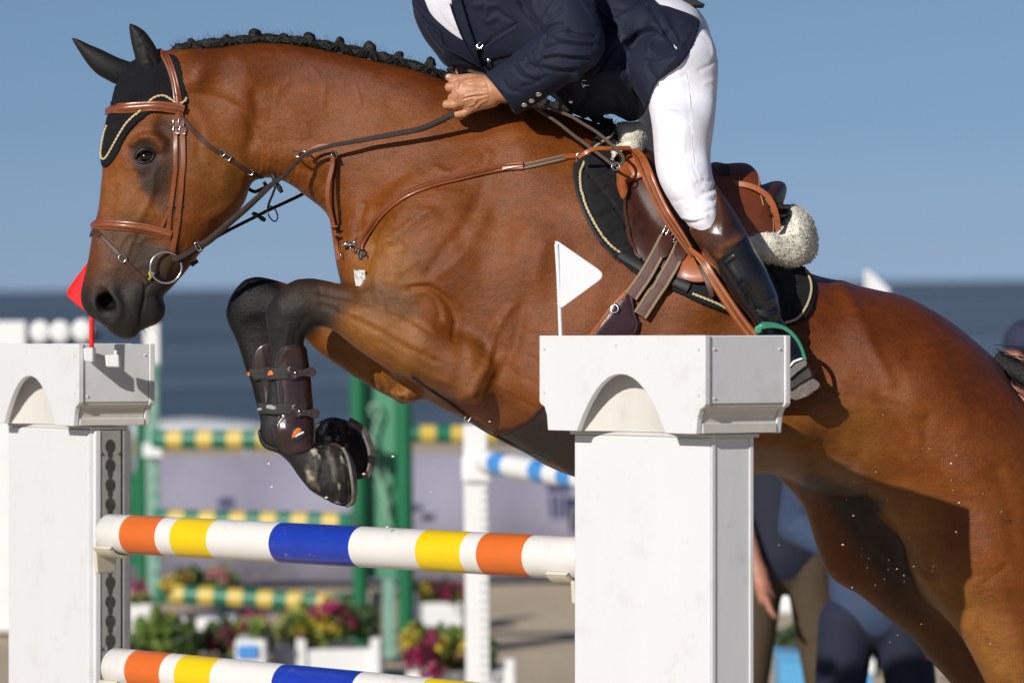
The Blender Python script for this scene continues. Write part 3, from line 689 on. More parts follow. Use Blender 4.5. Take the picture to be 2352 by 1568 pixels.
S_(([(1960,1080),(1975,1030),(1960,960)], 16, -4)); S_(([(1830,1075),(1900,1060),(1960,1090)], 16, 5)); S_(([(1800,1100),(1860,1110),(1930,1130),(1990,1120)], 6, -5)); 
S_(([(1990,1240),(2040,1290),(2080,1330)], 9, 4, (.0, .4))); S_(([(1960,1200),(2000,1260),(2050,1310)], 8, -4, (.0, .4)))
Hv = strokes(Hv, Hn, [(a[0], a[1] * 1.08, a[2] * .85) + tuple(a[3:]) for a in ST])
Hn = vnormals(Hv, Hf)
from mathutils import noise as mno
# slight unevenness of hide over muscle: a few tenths of a millimetre to a millimetre
def fbm3(P, cell, seed):
    r = np.random.default_rng(seed); G = r.random((32, 32, 32)).astype(np.float32) - .5; q = P / cell; i = np.floor(q).astype(int); f = q - i; f = f * f * (3 - 2 * f); out = 0
    for a in (0, 1):
        for b in (0, 1):
            for c in (0, 1): out = out + G[(i[:, 0] + a) % 32, (i[:, 1] + b) % 32, (i[:, 2] + c) % 32] * np.where(a, f[:, 0], 1 - f[:, 0]) * np.where(b, f[:, 1], 1 - f[:, 1]) * np.where(c, f[:, 2], 1 - f[:, 2])
    return out
rot = np.array([[.8, 0, .6], [0, 1, 0], [-.6, 0, .8]]); HP = (Hv + 5) @ rot
hide = fbm3(HP * [1, 1, .45], .034, 1) * .0018 + fbm3(HP * [.6, 1, 1], .016, 2) * .0008 + fbm3(HP, .075, 3) * .003
body_w = np.clip((Hv[:, 0] - vx(430)) / .1, .25, 1) * np.where((toV(Hv)[:, 0] < 760) & (toV(Hv)[:, 1] > 640), .25, 1)
Hv = Hv + Hn * (hide * body_w)[:, None]; Hn = vnormals(Hv, Hf)

BAY = (.168,.046,.0062); RED = (.125,.029,.0042); GOLD = (.240,.095,.019); BLK = (.015,.014,.014); GREY = (.035,.028,.025)
PT = [
 ([(480,130),(700,130),(900,165),(1060,215)], 20, 60, RED), ([(1060,210),(1240,260),(1400,310)], 10, 60, RED), ([(1900,680),(2080,720),(2200,800),(2280,880)], 40, 150, RED),
 ([(500,380),(540,430)], 30, 70, GOLD, None, .5), ([(250,440),(300,440),(290,560)], 20, 50, GOLD, None, .4),
 ([(880,600),(880,680),(900,780)], 30, 80, GOLD, None, .8), ([(800,760),(900,850),(960,890)], 30, 60, GOLD, None, .8), ([(1100,880),(1080,820)], 20, 50, GOLD, None, .3),
 ([(1000,880),(1150,980),(1300,1060)], 30, 60, (.17,.06,.018), None, .6), ([(1800,1000),(1960,1010)], 40, 80, GOLD, None, .6), ([(2060,1200),(2110,1320),(2250,1500),(2330,1700)], 40, 90, GOLD, None, .95),
 ([(1750,1060),(1850,1070),(1950,1095)], 12, 40, (.22,.14,.075), None, .55),
 ([(1960,1130),(2040,1250),(2100,1350)], 34, 70, GREY, (.0,.5), .9), ([(1860,1110),(1950,1140),(2010,1160)], 8, 30, GREY, None, .9), ([(2080,1400),(2200,1530)], 40, 50, (.09,.035,.012), (.0,.5), .7),
 # black points; the far foreleg darker than the near one, shade painted in
 ([(660,690),(690,700)], 60, 70, (.035,.026,.020), LEGN), ([(640,690),(650,760),(650,860),(650,1000),(720,1080),(780,1110)], 62, 40, BLK, LEGN), ([(690,662),(750,680)], 16, 55, (.03,.018,.010), LEGN, .85), ([(760,668),(860,680),(930,700)], 8, 40, (.07,.026,.008), LEGN, .7),
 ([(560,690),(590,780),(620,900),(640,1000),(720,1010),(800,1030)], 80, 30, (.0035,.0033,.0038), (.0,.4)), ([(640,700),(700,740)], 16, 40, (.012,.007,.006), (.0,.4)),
 ([(2440,1800),(2560,2200)], 70, 90, BLK), ([(2350,1800),(2480,2100)], 70, 90, BLK),
 # head: dark muzzle, eye surround
 ([(290,560),(330,640),(360,700)], 34, 60, (.055,.030,.018), None, .8), ([(235,700),(280,740),(345,705)], 40, 62, (.020,.017,.016)), ([(330,600),(390,610)], 22, 40, (.035,.024,.018), None, .8), ([(222,640),(215,600),(228,560)], 14, 34, (.09,.030,.010), None, .6), ([(243,697)], 19, 10, (.007,.005,.005)),
 ([(330,350),(345,385),(355,415)], 20, 26, (.020,.012,.010), None, .9), ([(380,300),(400,330),(385,380)], 14, 30, (.04,.016,.009), None, .8), ([(352,420),(372,450),(400,470)], 12, 30, (.045,.025,.016), None, .65), ([(336,358)], 15, 9, (.006,.005,.005)),
 (z2([(680,890),(660,1060),(634,1250)]), 1.5, 3, (.006,.005,.005)),
]
Hc = paint(Hv, BAY, PT)
# worn grey-brown horn with dried sand on the hooves
def mudded(C, pts, r, fz, yr):
    P2 = toV(Hv); P = np.array(pts, float); d = seg_dist(P2[:, 0], P2[:, 1], P); w = np.clip(1 - (d - r) / fz, 0, 1) * ((Hv[:, 1] > yr[0]) & (Hv[:, 1] < yr[1]))
    for i in np.nonzero(w > 0)[0]:
        p = Hv[i]; q = mno.fractal(Vector((p[0] * 34, p[1] * 34, p[2] * 12)), 1, 2, 5); a = min(max((q - .10) * 1.1, 0), .55) * w[i]
        C[i] = C[i] * (1 - a) + np.array((.20, .165, .125)) * a
        a = min(max((mno.fractal(Vector((p[0] * 60, p[1] * 60, p[2] * 30 + 9)), 1, 2, 5) - .34) * 3, 0), .9) * w[i]
        C[i] = C[i] * (1 - a) + np.array((.50, .45, .36)) * a
mudded(Hc, [(745,1050),(765,1100),(790,1140)], 44, 16, (-.5, -.02)); mudded(Hc, [(735,990),(790,985)], 26, 20, (0, .4))
coat = mat('bay_coat', attr=True, rough=.37, spec=.28, noise=[(6, .24, 5), (38, .18, 6), (330, .30, 2)], bump=[(300, .75, .0018, 3), (70, .38, .003, 6), (18, .22, .008, 4)], stretch=(1, 1, 1.9, 0, .5, 0), rdark=.50)
horse = thing('horse', 'bay horse with braided black mane jumping over the striped poles', 'horse', PW(1650, 2300, 0))
hbody = mk('body', Hv, Hf, coat, horse, col=Hc)
HB = bvh_of(Hv, Hf)
black_hair = mat('black_hair', (.010,.009,.009), rough=.42, spec=.5, var=.5, noise=[(300, .6, 3), (60, .4, 3)], bump=[(420, .9, .003, 3)], stretch=(.35, 1, 1.6))
# eyes
eyem = mat('horse_eye', (.010,.004,.002), rough=.09, spec=.5, var=.05)
for s_ in (-1, 1):
    g = sphere_geo(L(338, 360, s_ * .088), .0195, 20, 14, (1.05, .62, .62)); mk('eye', *g, eyem, horse)
    lid = []
    for pts, r in ((z1([(748,1422),(775,1368),(815,1340),(862,1330),(905,1348),(922,1380)]), .0056), (z1([(752,1418),(790,1446),(850,1448),(900,1420),(918,1372)]), .0034)):
        Q = cr_curve(pts, step=3); pos = np.array([L(a, b, 0) for a, b in Q]); cx, cz = vx(338), vz(358)
        pos[:, 1] = s_ * (.0995 - .15 * np.abs(pos[:, 0] - cx) * 1.0)
        lid.append(tube_geo(pos, r * np.sin(np.linspace(.25, math.pi - .25, len(pos))) ** .6, 8))
    v, f = join_geo(lid); mk('eyelid', v, f, mat('eyelid_skin', (.008,.006,.006), rough=.5, spec=.4, var=.2), horse)
# mane: a dark roll along the crest and ten plaited knots
crest = [(392,122),(440,112),(487,106),(539,100),(604,95),(683,100),(750,111),(830,126),(900,143),(960,160),(1010,176),(1060,192),(1130,212)]
Q = cr_curve(crest, step=3); V_, f = [], []
vs_ = np.array([L(a, b, -.004) for a, b in Q]); s = np.arange(len(Q)) * 3.0
knots = [(440,103),(519,93),(586,85),(651,91),(711,91),(781,100),(849,114),(916,130),(988,150),(1036,164)]
near = np.min([np.abs(Q[:, 0] - k[0]) for k in knots], axis=0)
rr = (.0085 + .0055 * np.clip(near / 30, 0, 1)) * (1 + .12 * rng.standard_normal(len(Q)).cumsum() * 0)
rr[:6] *= np.linspace(.3, 1, 6); vs_[:, 2] += .004
g = tube_geo(vs_, rr, 16)
gv = np.array(g[0]); gv += rng.standard_normal(gv.shape) * .0007
mk('mane', gv, g[1], black_hair, horse)
def knot_geo(px, py, r, seed):
    rr_ = random.Random(seed); parts = []
    c = np.array(L(px, py, -.010))
    for k in range(5):
        a = rr_.uniform(0, 6.28); e = rr_.uniform(-.9, .9); pos = []
        u = np.array([math.cos(a), math.sin(a) * .4, math.sin(a)]); w = np.array([-math.sin(a) * .5, .9, math.cos(a) * .6])
        for t in np.linspace(0, 5.2, 14): pos.append(c + u * r * .62 * math.cos(t) + w * r * .62 * math.sin(t) + np.array([0, 0, e * r * .3]))
        parts.append(tube_geo(np.array(pos), r * .42, 7))
    parts.append(sphere_geo(c, r * .8, 10, 7))
    st = [c + np.array([0, .002, -r * 1.6]), c]
    parts.append(tube_geo(np.array(st), r * .55, 8)); return join_geo(parts)
for i, (px, py) in enumerate(knots):
    v, f = knot_geo(px, py - 3, [.0115,.010,.0155,.012,.0145,.0105,.015,.0115,.014,.0105][i], i); kb = mk('mane_braid', v, f, black_hair, horse)
    v, f = ring_geo(L(px, py + 7, -.012), .0085, .0012, (0, .2, 1), 14, 5); mk('braid_thread', v, f, mat('grey_thread', (.25,.24,.23), rough=.6), kb)
tq = cr_curve([(1150,222),(1200,232),(1250,243),(1300,252),(1345,262),(1385,282),(1420,312)], step=4); tp_ = np.array([L(a, b - 4, -.01) for a, b in tq]); v, f = tube_geo(tp_, .012 + .006 * np.sin(np.arange(len(tq)) * .8) * rng.random(len(tq)), 12)
mk('mane', np.array(v) + rng.standard_normal(np.array(v).shape) * .0012, f, black_hair, horse)
sp_ = []
for i in range(900):
    if i < 520:
        k = random.choice(knots); s_ = random.choice((-1, 1)); dx = random.uniform(6, 34); a0 = np.array(L(k[0] + s_ * dx, np.interp(k[0] + s_ * dx, Q[:, 0], Q[:, 1]) + random.uniform(-1, 10), random.uniform(-.026, -.008))); a2 = np.array(L(k[0] + random.uniform(-5, 5), k[1] + random.uniform(-6, 6), -.02))
        a1 = (a0 + a2) / 2 + np.array([0, random.uniform(-.007, -.002), random.uniform(.003, .009)])
    else:
        x = random.uniform(398, 1040); y = np.interp(x, Q[:, 0], Q[:, 1]); a0 = np.array(L(x, y + random.uniform(-9, 9), random.uniform(-.02, .0))); ln = random.uniform(10, 30); a2 = np.array(L(x + ln, np.interp(x + ln, Q[:, 0], Q[:, 1]) - random.uniform(4, 17), random.uniform(-.02, .006))); a1 = (a0 + a2) / 2 + np.array([0, -.004, random.uniform(.003, .010)])
    t = np.linspace(0, 1, 6)[:, None]; sp_.append(tube_geo((1 - t) ** 2 * a0 + 2 * t * (1 - t) * a1 + t * t * a2, random.uniform(.0006, .0014), 4))
v, f = join_geo(sp_); tag(mk('mane_strands', v, f, black_hair, horse), kind='stuff')
# fine loose hairs on the crest, whiskers on the lips
def hairs(name, roots, parent, material, r=.00045):
    parts = []
    for (p, d, ln, curl) in roots:
        p = np.array(p, float); d = np.array(d, float); d /= np.linalg.norm(d); q = [p]; 
        side = np.array([curl, .2 * curl, -abs(curl) * .7])
        for t in range(1, 6): d = d + side * .16; d /= np.linalg.norm(d); q.append(q[-1] + d * ln / 5)
        parts.append(tube_geo(np.array(q), np.linspace(r, r * .25, 6), 3))
    v, f = join_geo(parts); return tag(mk(name, v, f, material, parent), kind='stuff')
roots = []
for i in range(620):
    x = random.uniform(395, 1030); j = int(np.argmin(abs(Q[:, 0] - x))); yb = Q[j, 1] - 8
    roots.append((L(x, yb, random.uniform(-.012, .012)), (random.uniform(-.9, .5), random.uniform(-.3, .3), random.uniform(.3, 1)), random.uniform(.008, .030), random.uniform(-1, 1.2)))
for i in range(160):
    x = random.uniform(395, 1030); j = int(np.argmin(abs(Q[:, 0] - x))); yb = Q[j, 1] + 3
    roots.append((L(x, yb, random.uniform(-.024, -.012)), (random.uniform(-.4, 1), -.2, random.uniform(-.4, .5)), random.uniform(.010, .022), random.uniform(-.6, .6)))
for i in range(420):
    t = random.random(); q = tp_[int(t * (len(tp_) - 1))]; roots.append(((q[0], q[1] + random.uniform(-.012, .008), q[2] + random.uniform(-.006, .010)), (random.uniform(-.2, 1), random.uniform(-.5, .2), random.uniform(-.2, .9)), random.uniform(.012, .034), random.uniform(-1, 1)))
hairs('loose_hair', roots, horse, black_hair)
roots = []
whis = mat('whisker', (.10,.08,.07), rough=.5)
for i in range(40):
    t = random.random(); x = 322 + 56 * t; y = 757 - 60 * t ** 2
    roots.append((L(x, y - 4, random.uniform(-.03, .01)), (random.uniform(0, .9), random.uniform(-.4, .2), random.uniform(-1, -.2)), random.uniform(.010, .042), random.uniform(-.5, .5)))
for i in range(26):
    t = random.random(); x = 246 + 60 * t; y = 757 + 18 * t
    roots.append((L(x, y - 3, random.uniform(-.03, .01)), (random.uniform(-.6, .3), -.2, random.uniform(-1, -.3)), random.uniform(.006, .014), random.uniform(-.5, .5)))
hairs('whiskers', roots, horse, whis, .0003)
# tail
tp = [(2285,822,0),(2310,838,0),(2345,856,.0),(2400,890,.0),(2470,960,.0),(2530,1060,.0),(2560,1180,0)]
Q2 = cr_curve(tp, step=8); pos = np.array([L(a, b, c) for a, b, c in Q2]); n_ = len(pos)
parts = [tube_geo(pos, .036 * np.clip(np.linspace(.55, 1.6, n_), .5, 1.1), 14)]
for i in range(240):
    o = np.array([random.gauss(0, .018), random.gauss(0, .02), random.gauss(0, .03)]); a0 = random.randint(0, n_ // 3); w_ = np.linspace(.5, 1.8, n_ - a0)[:, None]
    parts.append(tube_geo(pos[a0:] + o * w_ + np.cumsum(rng.standard_normal((n_ - a0, 3)), 0) * .0012, .0012, 3))
v, f = join_geo(parts); mk('tail', v, f, black_hair, horse)
# iron shoes
steel = mat('steel', (.55,.54,.52), rough=.28, metal=1, var=.08); worn = mat('worn_steel', (.16,.145,.13), rough=.65, metal=.2, var=.4, noise=[(60, .5, 5)], bump=[(150, .5, .001, 3)])
Qs = cr_curve([(789,1034),(800,1058),(808,1090),(812,1125),(808,1148),(797,1157)], step=4); pos = np.array([L(a, b, -.135 - .035 * math.sin(i / len(Qs) * 3.1)) for i, (a, b) in enumerate(Qs)])
mk('horseshoe', *sweep(pos, np.tile([.9, -.4, 0], (len(pos), 1)), .022, .006), worn, horse, auto=50)
Qs = cr_curve([(800,966),(828,984),(845,1015),(852,1050),(848,1080),(835,1096)], step=4); pos = np.array([L(a, b, .045) for i, (a, b) in enumerate(Qs)])
mk('horseshoe', *sweep(pos, np.tile([.7, -.7, .3], (len(pos), 1)), .018, .006), worn, horse, auto=50)
# =================================================================== RIDER
skin = mat('skin', (.46,.215,.115), rough=.45, spec=.45, noise=[(70, .14, 5), (14, .10, 3)], bump=[(260, .35, .0012, 5), (900, .2, .0005, 2)], sss=.12)
navy = mat('navy_cloth', (.0100,.0142,.032), rough=.72, spec=.25, sheen=.03, noise=[(900, .18, 1), (14, .10, 4)], bump=[(1500, .18, .0004, 1), (24, .25, .006, 3)])
white_cloth = mat('white_breeches', (.78,.78,.85), rough=.62, spec=.3, noise=[(30, .03, 4)], bump=[(18, .22, .006, 3), (700, .1, .0004, 1)], sheen=.1)
shirt_m = mat('white_shirt', (.72,.72,.80), rough=.6, spec=.3, noise=[(30, .04, 4)], bump=[(40, .3, .004, 3)])
silver = mat('silver_metal', (.72,.70,.67), rough=.18, metal=1, var=.08)
black_leather = mat('black_boot_leather', attr=True, rough=.30, spec=.55, noise=[(60, .25, 5), (400, .2, 2)], bump=[(30, .22, .004, 4), (500, .15, .0005, 2)], coat=.25)

def Z15(a, b): return z15([(a, b)])[0]
def hp(a, b, y, r): x, yy = Z15(a, b); return (*L(x, yy, y), r)
xs = nonuni([(vx(900), vx(1005), .008), (vx(1005), vx(1160), .0017), (vx(1160), vx(1900), .010)])
ys = nonuni([(-.46, -.225, .009), (-.225, -.115, .0019), (-.115, .42, .010)])
zs = nonuni([(vz(930), vz(285), .010), (vz(285), vz(158), .0017), (vz(158), vz(-620), .009)])
RV = Vol(xs, ys, zs)
def c4(x, y, d, r): return (*L(x, y, d), r)
RV.chain([c4(1490,130,0,.07), c4(1390,60,0,.07), c4(1260,-60,0,.08), c4(1170,-150,0,.06)], k=.04, ky=1.35)          # trunk
RV.chain([c4(1180,-170,0,.06), c4(1120,-235,0,.055), c4(1085,-275,0,.055)], k=.03)                                    # neck
RV.ell(L(1060,-345,0), (.085,.075,.105), -.35, k=.03); RV.ell(L(1030,-300,0), (.05,.055,.06), -.5, k=.03)              # head, jaw
RV.ell(L(962,-328,0), (.02,.012,.022), -.4, k=.015)                                                                    # nose
RV.ell(L(1005,-352,-.034), (.008,.02,.010), 0, k=.008, sub=True); RV.ell(L(1005,-352,.034), (.008,.02,.010), 0, k=.008, sub=True)
RV.ell(L(988,-287,0), (.008,.02,.003), -.3, k=.004, sub=True)
for s_ in (-1, 1): RV.ell(L(1070,-330,s_*.074), (.016,.010,.028), -.3, k=.006)
for s_ in (-1, 1):
    RV.chain([c4(1525,110,s_*.10,.065), c4(1568,200,s_*.19,.035), c4(1572,300,s_*.30,.035), c4(1590,440,s_*.36,.04), c4(1655,560,s_*.377,.034), c4(1740,690,s_*.370,.027), c4(1800,790,s_*.363,.02), c4(1832,875,s_*.36,.02), c4(1720,908,s_*.365,.018)], k=.02)
RV.chain([c4(1190,-150,.16,.06), c4(1060,10,.27,.05), c4(1080,120,.20,.038), c4(1075,190,.15,.03)], k=.03)              # far arm
RV.chain([c4(1075,190,.15,.028), c4(1055,215,.145,.030), c4(1040,225,.13,.022)], k=.02)                                # far fist
for q in range(4): RV.chain([c4(1050,203+q*12,.165,.010), c4(1036,205+q*12,.16,.010), c4(1040,210+q*12,.14,.009)], k=.004)
RV.chain([c4(1220,-130,-.17,.065), c4(1320,95,-.29,.05), c4(1240,160,-.25,.040), c4(1170,205,-.20,.030), hp(1140,660,-.188,.027)], k=.02, ky=.85)   # near arm
w_ = hp(1120,560,-.190,.021); w2 = hp(1130,700,-.190,.022); w3 = hp(1120,820,-.183,.018)
RV.chain([w_, hp(820,560,-.192,.017), hp(560,570,-.193,.0125)], k=.012)
RV.chain([w2, hp(830,690,-.196,.018), hp(540,745,-.198,.0128)], k=.014)
RV.chain([w2, hp(860,800,-.192,.017), hp(600,860,-.195,.0115)], k=.014)
RV.chain([w3, hp(900,900,-.184,.015), hp(740,985,-.186,.0105)], k=.014)
RV.chain([hp(900,760,-.172,.024), hp(650,760,-.172,.020)], k=.012)
RV.chain([hp(560,575,-.193,.0118), hp(405,600,-.186,.0112), hp(420,650,-.160,.0095), hp(560,680,-.150,.009)], k=.0035)      # index
RV.chain([hp(540,750,-.197,.0118), hp(455,785,-.186,.0108), hp(480,820,-.160,.0098), hp(600,830,-.150,.009)], k=.0035)      # middle
RV.chain([hp(610,865,-.194,.0105), hp(480,905,-.192,.0108), hp(355,905,-.184,.0104), hp(400,950,-.162,.0092)], k=.0035)     # ring
RV.chain([hp(750,990,-.185,.0100), hp(660,1050,-.184,.0098), hp(535,1075,-.178,.0092), hp(590,1120,-.160,.0082)], k=.0035)   # little
RV.chain([hp(980,520,-.180,.018), hp(760,460,-.176,.0135), hp(580,470,-.176,.0118), hp(450,450,-.176,.0105), hp(395,425,-.175,.0088)], k=.005, ky=.95)
Rv, Rf = RV.mesh(); del RV.F
Rv = smooth_mesh(Rv, Rf, 2); Rn = vnormals(Rv, Rf)
Z = z15
hs = [(Z([(1020,590),(820,585),(640,572)]), 2.4, 1.1), (Z([(1000,560),(820,555),(700,550)]), 2.2, -.9), (Z([(1040,660),(880,640),(700,650)]), 2.6, .6), (Z([(1060,700),(900,720),(700,760)]), 2.6, 1.5), (Z([(980,760),(840,760),(660,810)]), 2.4, -1.9), (Z([(900,800),(760,800),(640,850)]), 2.2, 1.0),
 (Z([(1080,760),(960,790),(860,840)]), 2.4, 1.2), (Z([(860,820),(850,880),(760,930)]), 2.4, 1.4), (Z([(1060,830),(960,880),(880,960)]), 2.6, 1.2), (Z([(560,530),(520,580),(530,620)]), 3, 1.2), (Z([(520,720),(540,770)]), 3, 1.2), (Z([(620,500),(720,440),(760,400)]), 2.0, -1.1), (Z([(660,520),(800,480),(900,430)]), 2.2, -1.0),
 (Z([(470,560),(480,640),(470,700)]), 1.8, -1.2), (Z([(560,880),(570,940),(620,980)]), 2, -1.4), (Z([(620,1000),(700,1010),(760,1050)]), 2, -1.0), (Z([(1050,500),(1080,560),(1110,640)]), 1.6, -.6), (Z([(430,400),(470,420)]), 2, -.5), (Z([(560,460),(570,500)]), 1.2, -.8), (Z([(980,640),(1080,700),(1150,760)]), 2, -.6)]
Rv = strokes(Rv, Rn, [(a, b, c * 1.35) for a, b, c in hs], yrange=(-.3, -.1))
rider = thing('person', 'rider in a navy jacket and white breeches leaning over the horse', 'rider', PW(1700, 930, -.1))
mk('body', Rv, Rf, skin, rider)
v, f = sphere_geo(L(*Z15(395, 412), -.1845), .0062, 10, 6, (1.2, .3, .8)); mk('thumb_nail', v, f, mat('nail', (.62,.38,.28), rough=.3, var=.03), rider)
# riding hat, hair (above the picture's edge)
hv = Vol(nonuni([(vx(930), vx(1200), .006)]), nonuni([(-.13, .13, .006)]), nonuni([(vz(-300), vz(-500), .006)]))
hv.ell(L(1072,-372,0), (.115,.098,.088), -.3, k=.01); hv.ell(L(968,-352,0), (.05,.075,.008), -.55, k=.01)
hv.ell(L(1085,-300,0), (.12,.2,.05), -.35, k=.012, sub=True)
v, f = hv.mesh(); mk('riding_hat', v, f, mat('hat_shell', (.015,.018,.03), rough=.5), rider)

# ---- breeches
leg_out = [(1440,140),(1480,60),(1540,10),(1590,18),(1616,47),(1634,69),(1648,103),(1653,141),(1651,187),(1645,250),(1636,312),(1630,359),(1632,400),(1638,425),(1648,460),(1650,500),(1668,545),(1650,575),(1622,575),(1598,548),(1583,528),(1562,505),(1545,481),(1528,453),(1513,422),(1505,391),(1501,345),(1499,312),(1496,281),(1489,241),(1470,200)]
LEG = Inflate(leg_out, [(1540,80,.11),(1570,200,.088),(1570,330,.082),(1580,440,.066),(1620,520,.058)], yc=[(1540,60,-.12),(1570,180,-.205),(1570,330,-.30),(1585,450,-.36),(1620,520,-.375)], h=.004)
bv = Vol(nonuni([(vx(1400), vx(1700), .004)]), nonuni([(-.47, .46, .0055)]), nonuni([(vz(600), vz(-20), .0042)]))
bv.field(LEG, k=.01)
bv.chain([c4(1530,100,.13,.10), c4(1545,220,.25,.085), c4(1540,340,.32,.072), c4(1570,460,.36,.062), c4(1620,540,.37,.055)], k=.03)
bv.chain([c4(1525,95,-.06,.10), c4(1525,95,.06,.10)], k=.05)
v, f = bv.mesh(); v = smooth_mesh(v, f, 2); n = vnormals(v, f)
bs = [(z3([(2105,530),(2130,700),(2140,900),(2150,1100),(2180,1280),(2240,1400),(2320,1480)]), 1.8, -1.1), (z3([(2112,540),(2137,700),(2147,900),(2157,1100),(2187,1270)]), 1.6, .9),
 (z4([(1140,400),(1090,430),(1050,440)]), 3, -2.6), (z4([(1145,440),(1100,460),(1050,480)]), 3, 2.2), (z4([(1140,490),(1080,500),(1010,480)]), 3, -2.6), (z4([(1130,530),(1060,540),(980,510)]), 3, 2), (z4([(1110,570),(1030,590),(930,570)]), 3.4, -3.2), (z4([(1080,600),(1000,630),(900,620)]), 3, 2.4), (z4([(1040,640),(980,660),(900,650)]), 3, -2.4), (z4([(1100,350),(1040,350),(1000,380)]), 3, -2),
 (z4([(900,640),(960,690)]), 4, -2), (z3([(2230,240),(2280,300),(2300,400)]), 4, 1.6), (z3([(2240,1320),(2200,1380)]), 3, -1.4), (z3([(1900,640),(1960,740),(1900,900)]), 6, -1.0), (z4([(880,500),(860,430)]), 9, 1.5)]
bs += [(z3([(1900,640),(1990,600),(2090,560)]), 3, -1.6), (z3([(1860,820),(1960,790),(2040,800)]), 4, -1.2), (z3([(2200,520),(2290,470),(2340,400)]), 4, -1.8), (z3([(2230,620),(2300,590)]), 4, 1.2), (z4([(760,470),(820,500),(900,490)]), 5, -1.2), (z4([(900,300),(980,330),(1060,320)]), 5, -.8)]
v = strokes(v, n, [(a, b, c * 1.45) for a, b, c in bs], yrange=(-.6, 0))
mk('breeches', v, f, white_cloth, rider); LB = bvh_of(v, f)
strap('side_seam', z3([(2105,530),(2130,700),(2140,900),(2150,1100),(2180,1280),(2240,1400),(2310,1470)]), .0022, .0007, mat('seam_thread', (.62,.62,.70), rough=.7), rider, LB)
# ---- boot
boot_out = [(1583,524),(1611,575),(1639,609),(1658,644),(1689,691),(1722,728),(1738,760),(1735,800),(1700,850),(1650,892),(1640,918),(1662,932),(1720,934),(1790,926),(1830,918),(1868,900),(1880,885),(1872,862),(1852,828),(1832,785),(1812,755),(1800,738),(1792,712),(1786,678),(1771,644),(1755,609),(1733,572),(1717,537),(1689,490),(1664,453),(1638,420),(1634,455),(1632,482),(1612,505)]
BT = Inflate(boot_out, [(1640,530,.062),(1700,620,.058),(1760,700,.045),(1790,770,.036),(1840,870,.036),(1700,905,.04)], yc=[(1640,530,-.377),(1700,620,-.375),(1780,740,-.365),(1840,870,-.36),(1700,900,-.375)], h=.0035)
for s_, nm in ((-1, 'near'), (1, 'far')):
    bv = Vol(nonuni([(vx(1560), vx(1920), .0034)]), nonuni([(-.46, -.28, .004)]), nonuni([(vz(960), vz(400), .0034)]))
    bv.field(BT, k=.01)
    # tall back of the shaft stands open above the breeches
    v, f = bv.mesh(); v = smooth_mesh(v, f, 2); n = vnormals(v, f)
    ks = [(z4([(1180,960),(1240,910),(1300,860)]), 2.6, -1.6), (z4([(1170,980),(1240,930),(1310,880)]), 3, 2.0), (z4([(1150,950),(1230,890),(1320,820)]), 3, 1.5), (z4([(1440,1290),(1520,1300),(1590,1270)]), 3, -3), (z4([(1450,1330),(1540,1350),(1610,1310)]), 3, 3), (z4([(1470,1370),(1560,1390),(1630,1360)]), 3, -3), (z4([(1430,1250),(1500,1240),(1580,1210)]), 3, 1.8),
        (z4([(1380,1200),(1400,1280),(1450,1340)]), 4, -2), (z4([(1300,1150),(1340,1100)]), 4, -1.4), (z4([(1340,1230),(1420,1180),(1500,1160)]), 4, -1.2), (z4([(960,720),(1060,860),(1130,960)]), 2, -1.2), (z4([(1130,965),(1180,930),(1260,855),(1360,765)]), 2.2, -1.6), (z4([(1050,660),(1100,600),(1145,540)]), 3, 1), (z4([(1250,560),(1330,700),(1400,850)]), 4, -.8)]
    v = strokes(v, n, ks, yrange=(-.6, -.1))
    P2 = toV(v); a_, b_ = z4([(1120,985)])[0], z4([(1370,755)])[0]
    side = (P2[:, 0] - a_[0]) * (b_[1] - a_[1]) - (P2[:, 1] - a_[1]) * (b_[0] - a_[0])
    # curve of the brown top: a shallow arc
    tt = np.clip((P2[:, 0] - a_[0]) / (b_[0] - a_[0]), 0, 1); side = side - 26 * 79 * 4 * tt * (1 - tt) * .12
    wgt = np.clip(side / 79 / 1.5 + .5, 0, 1)[:, None]
    wear = (.5 + .5 * np.sin(P2[:, 0] * .11 + 3 * np.sin(P2[:, 1] * .09)))[:, None] * np.clip(1 - np.abs((side / 79 - 12) / 26), 0, 1)[:, None]
    brown = np.array((.060,.020,.009)) * (1 - wear) + np.array((.17,.062,.026)) * wear
    # the upper rear of the cuff is darker
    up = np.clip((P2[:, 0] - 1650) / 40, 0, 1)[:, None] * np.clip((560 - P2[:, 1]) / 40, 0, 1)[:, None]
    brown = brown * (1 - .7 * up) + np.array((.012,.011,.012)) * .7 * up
    c = brown * wgt + np.array((.0085,.009,.011)) * (1 - wgt)
    if s_ == 1: v = v * [1, -1, 1]; f = f[:, ::-1]
    rb = mk('riding_boot', v, f, black_leather, rider, col=c)
    if s_ == -1:
        BB = bvh_of(v, f)
        strap('boot_rim', z4([(1132,372),(1150,430),(1154,500),(1140,560),(1100,605),(1030,655),(962,708)]), .0035, .002, mat('brown_edge', (.22,.085,.035), rough=.5), rb, BB, off=.001)
        strap('heel_spur_strap', [(1790,752),(1812,775),(1826,790)], .008, .002, mat('plain_black_leather', (.012,.012,.013), rough=.45, var=.2), rb, BB)
rub = mat('worn_sole', (.16,.135,.115), rough=.85, var=.3, noise=[(60, .3, 5)], bump=[(160, .6, .002, 3)], dirt=((.30,.27,.23), 50, .52, .7))
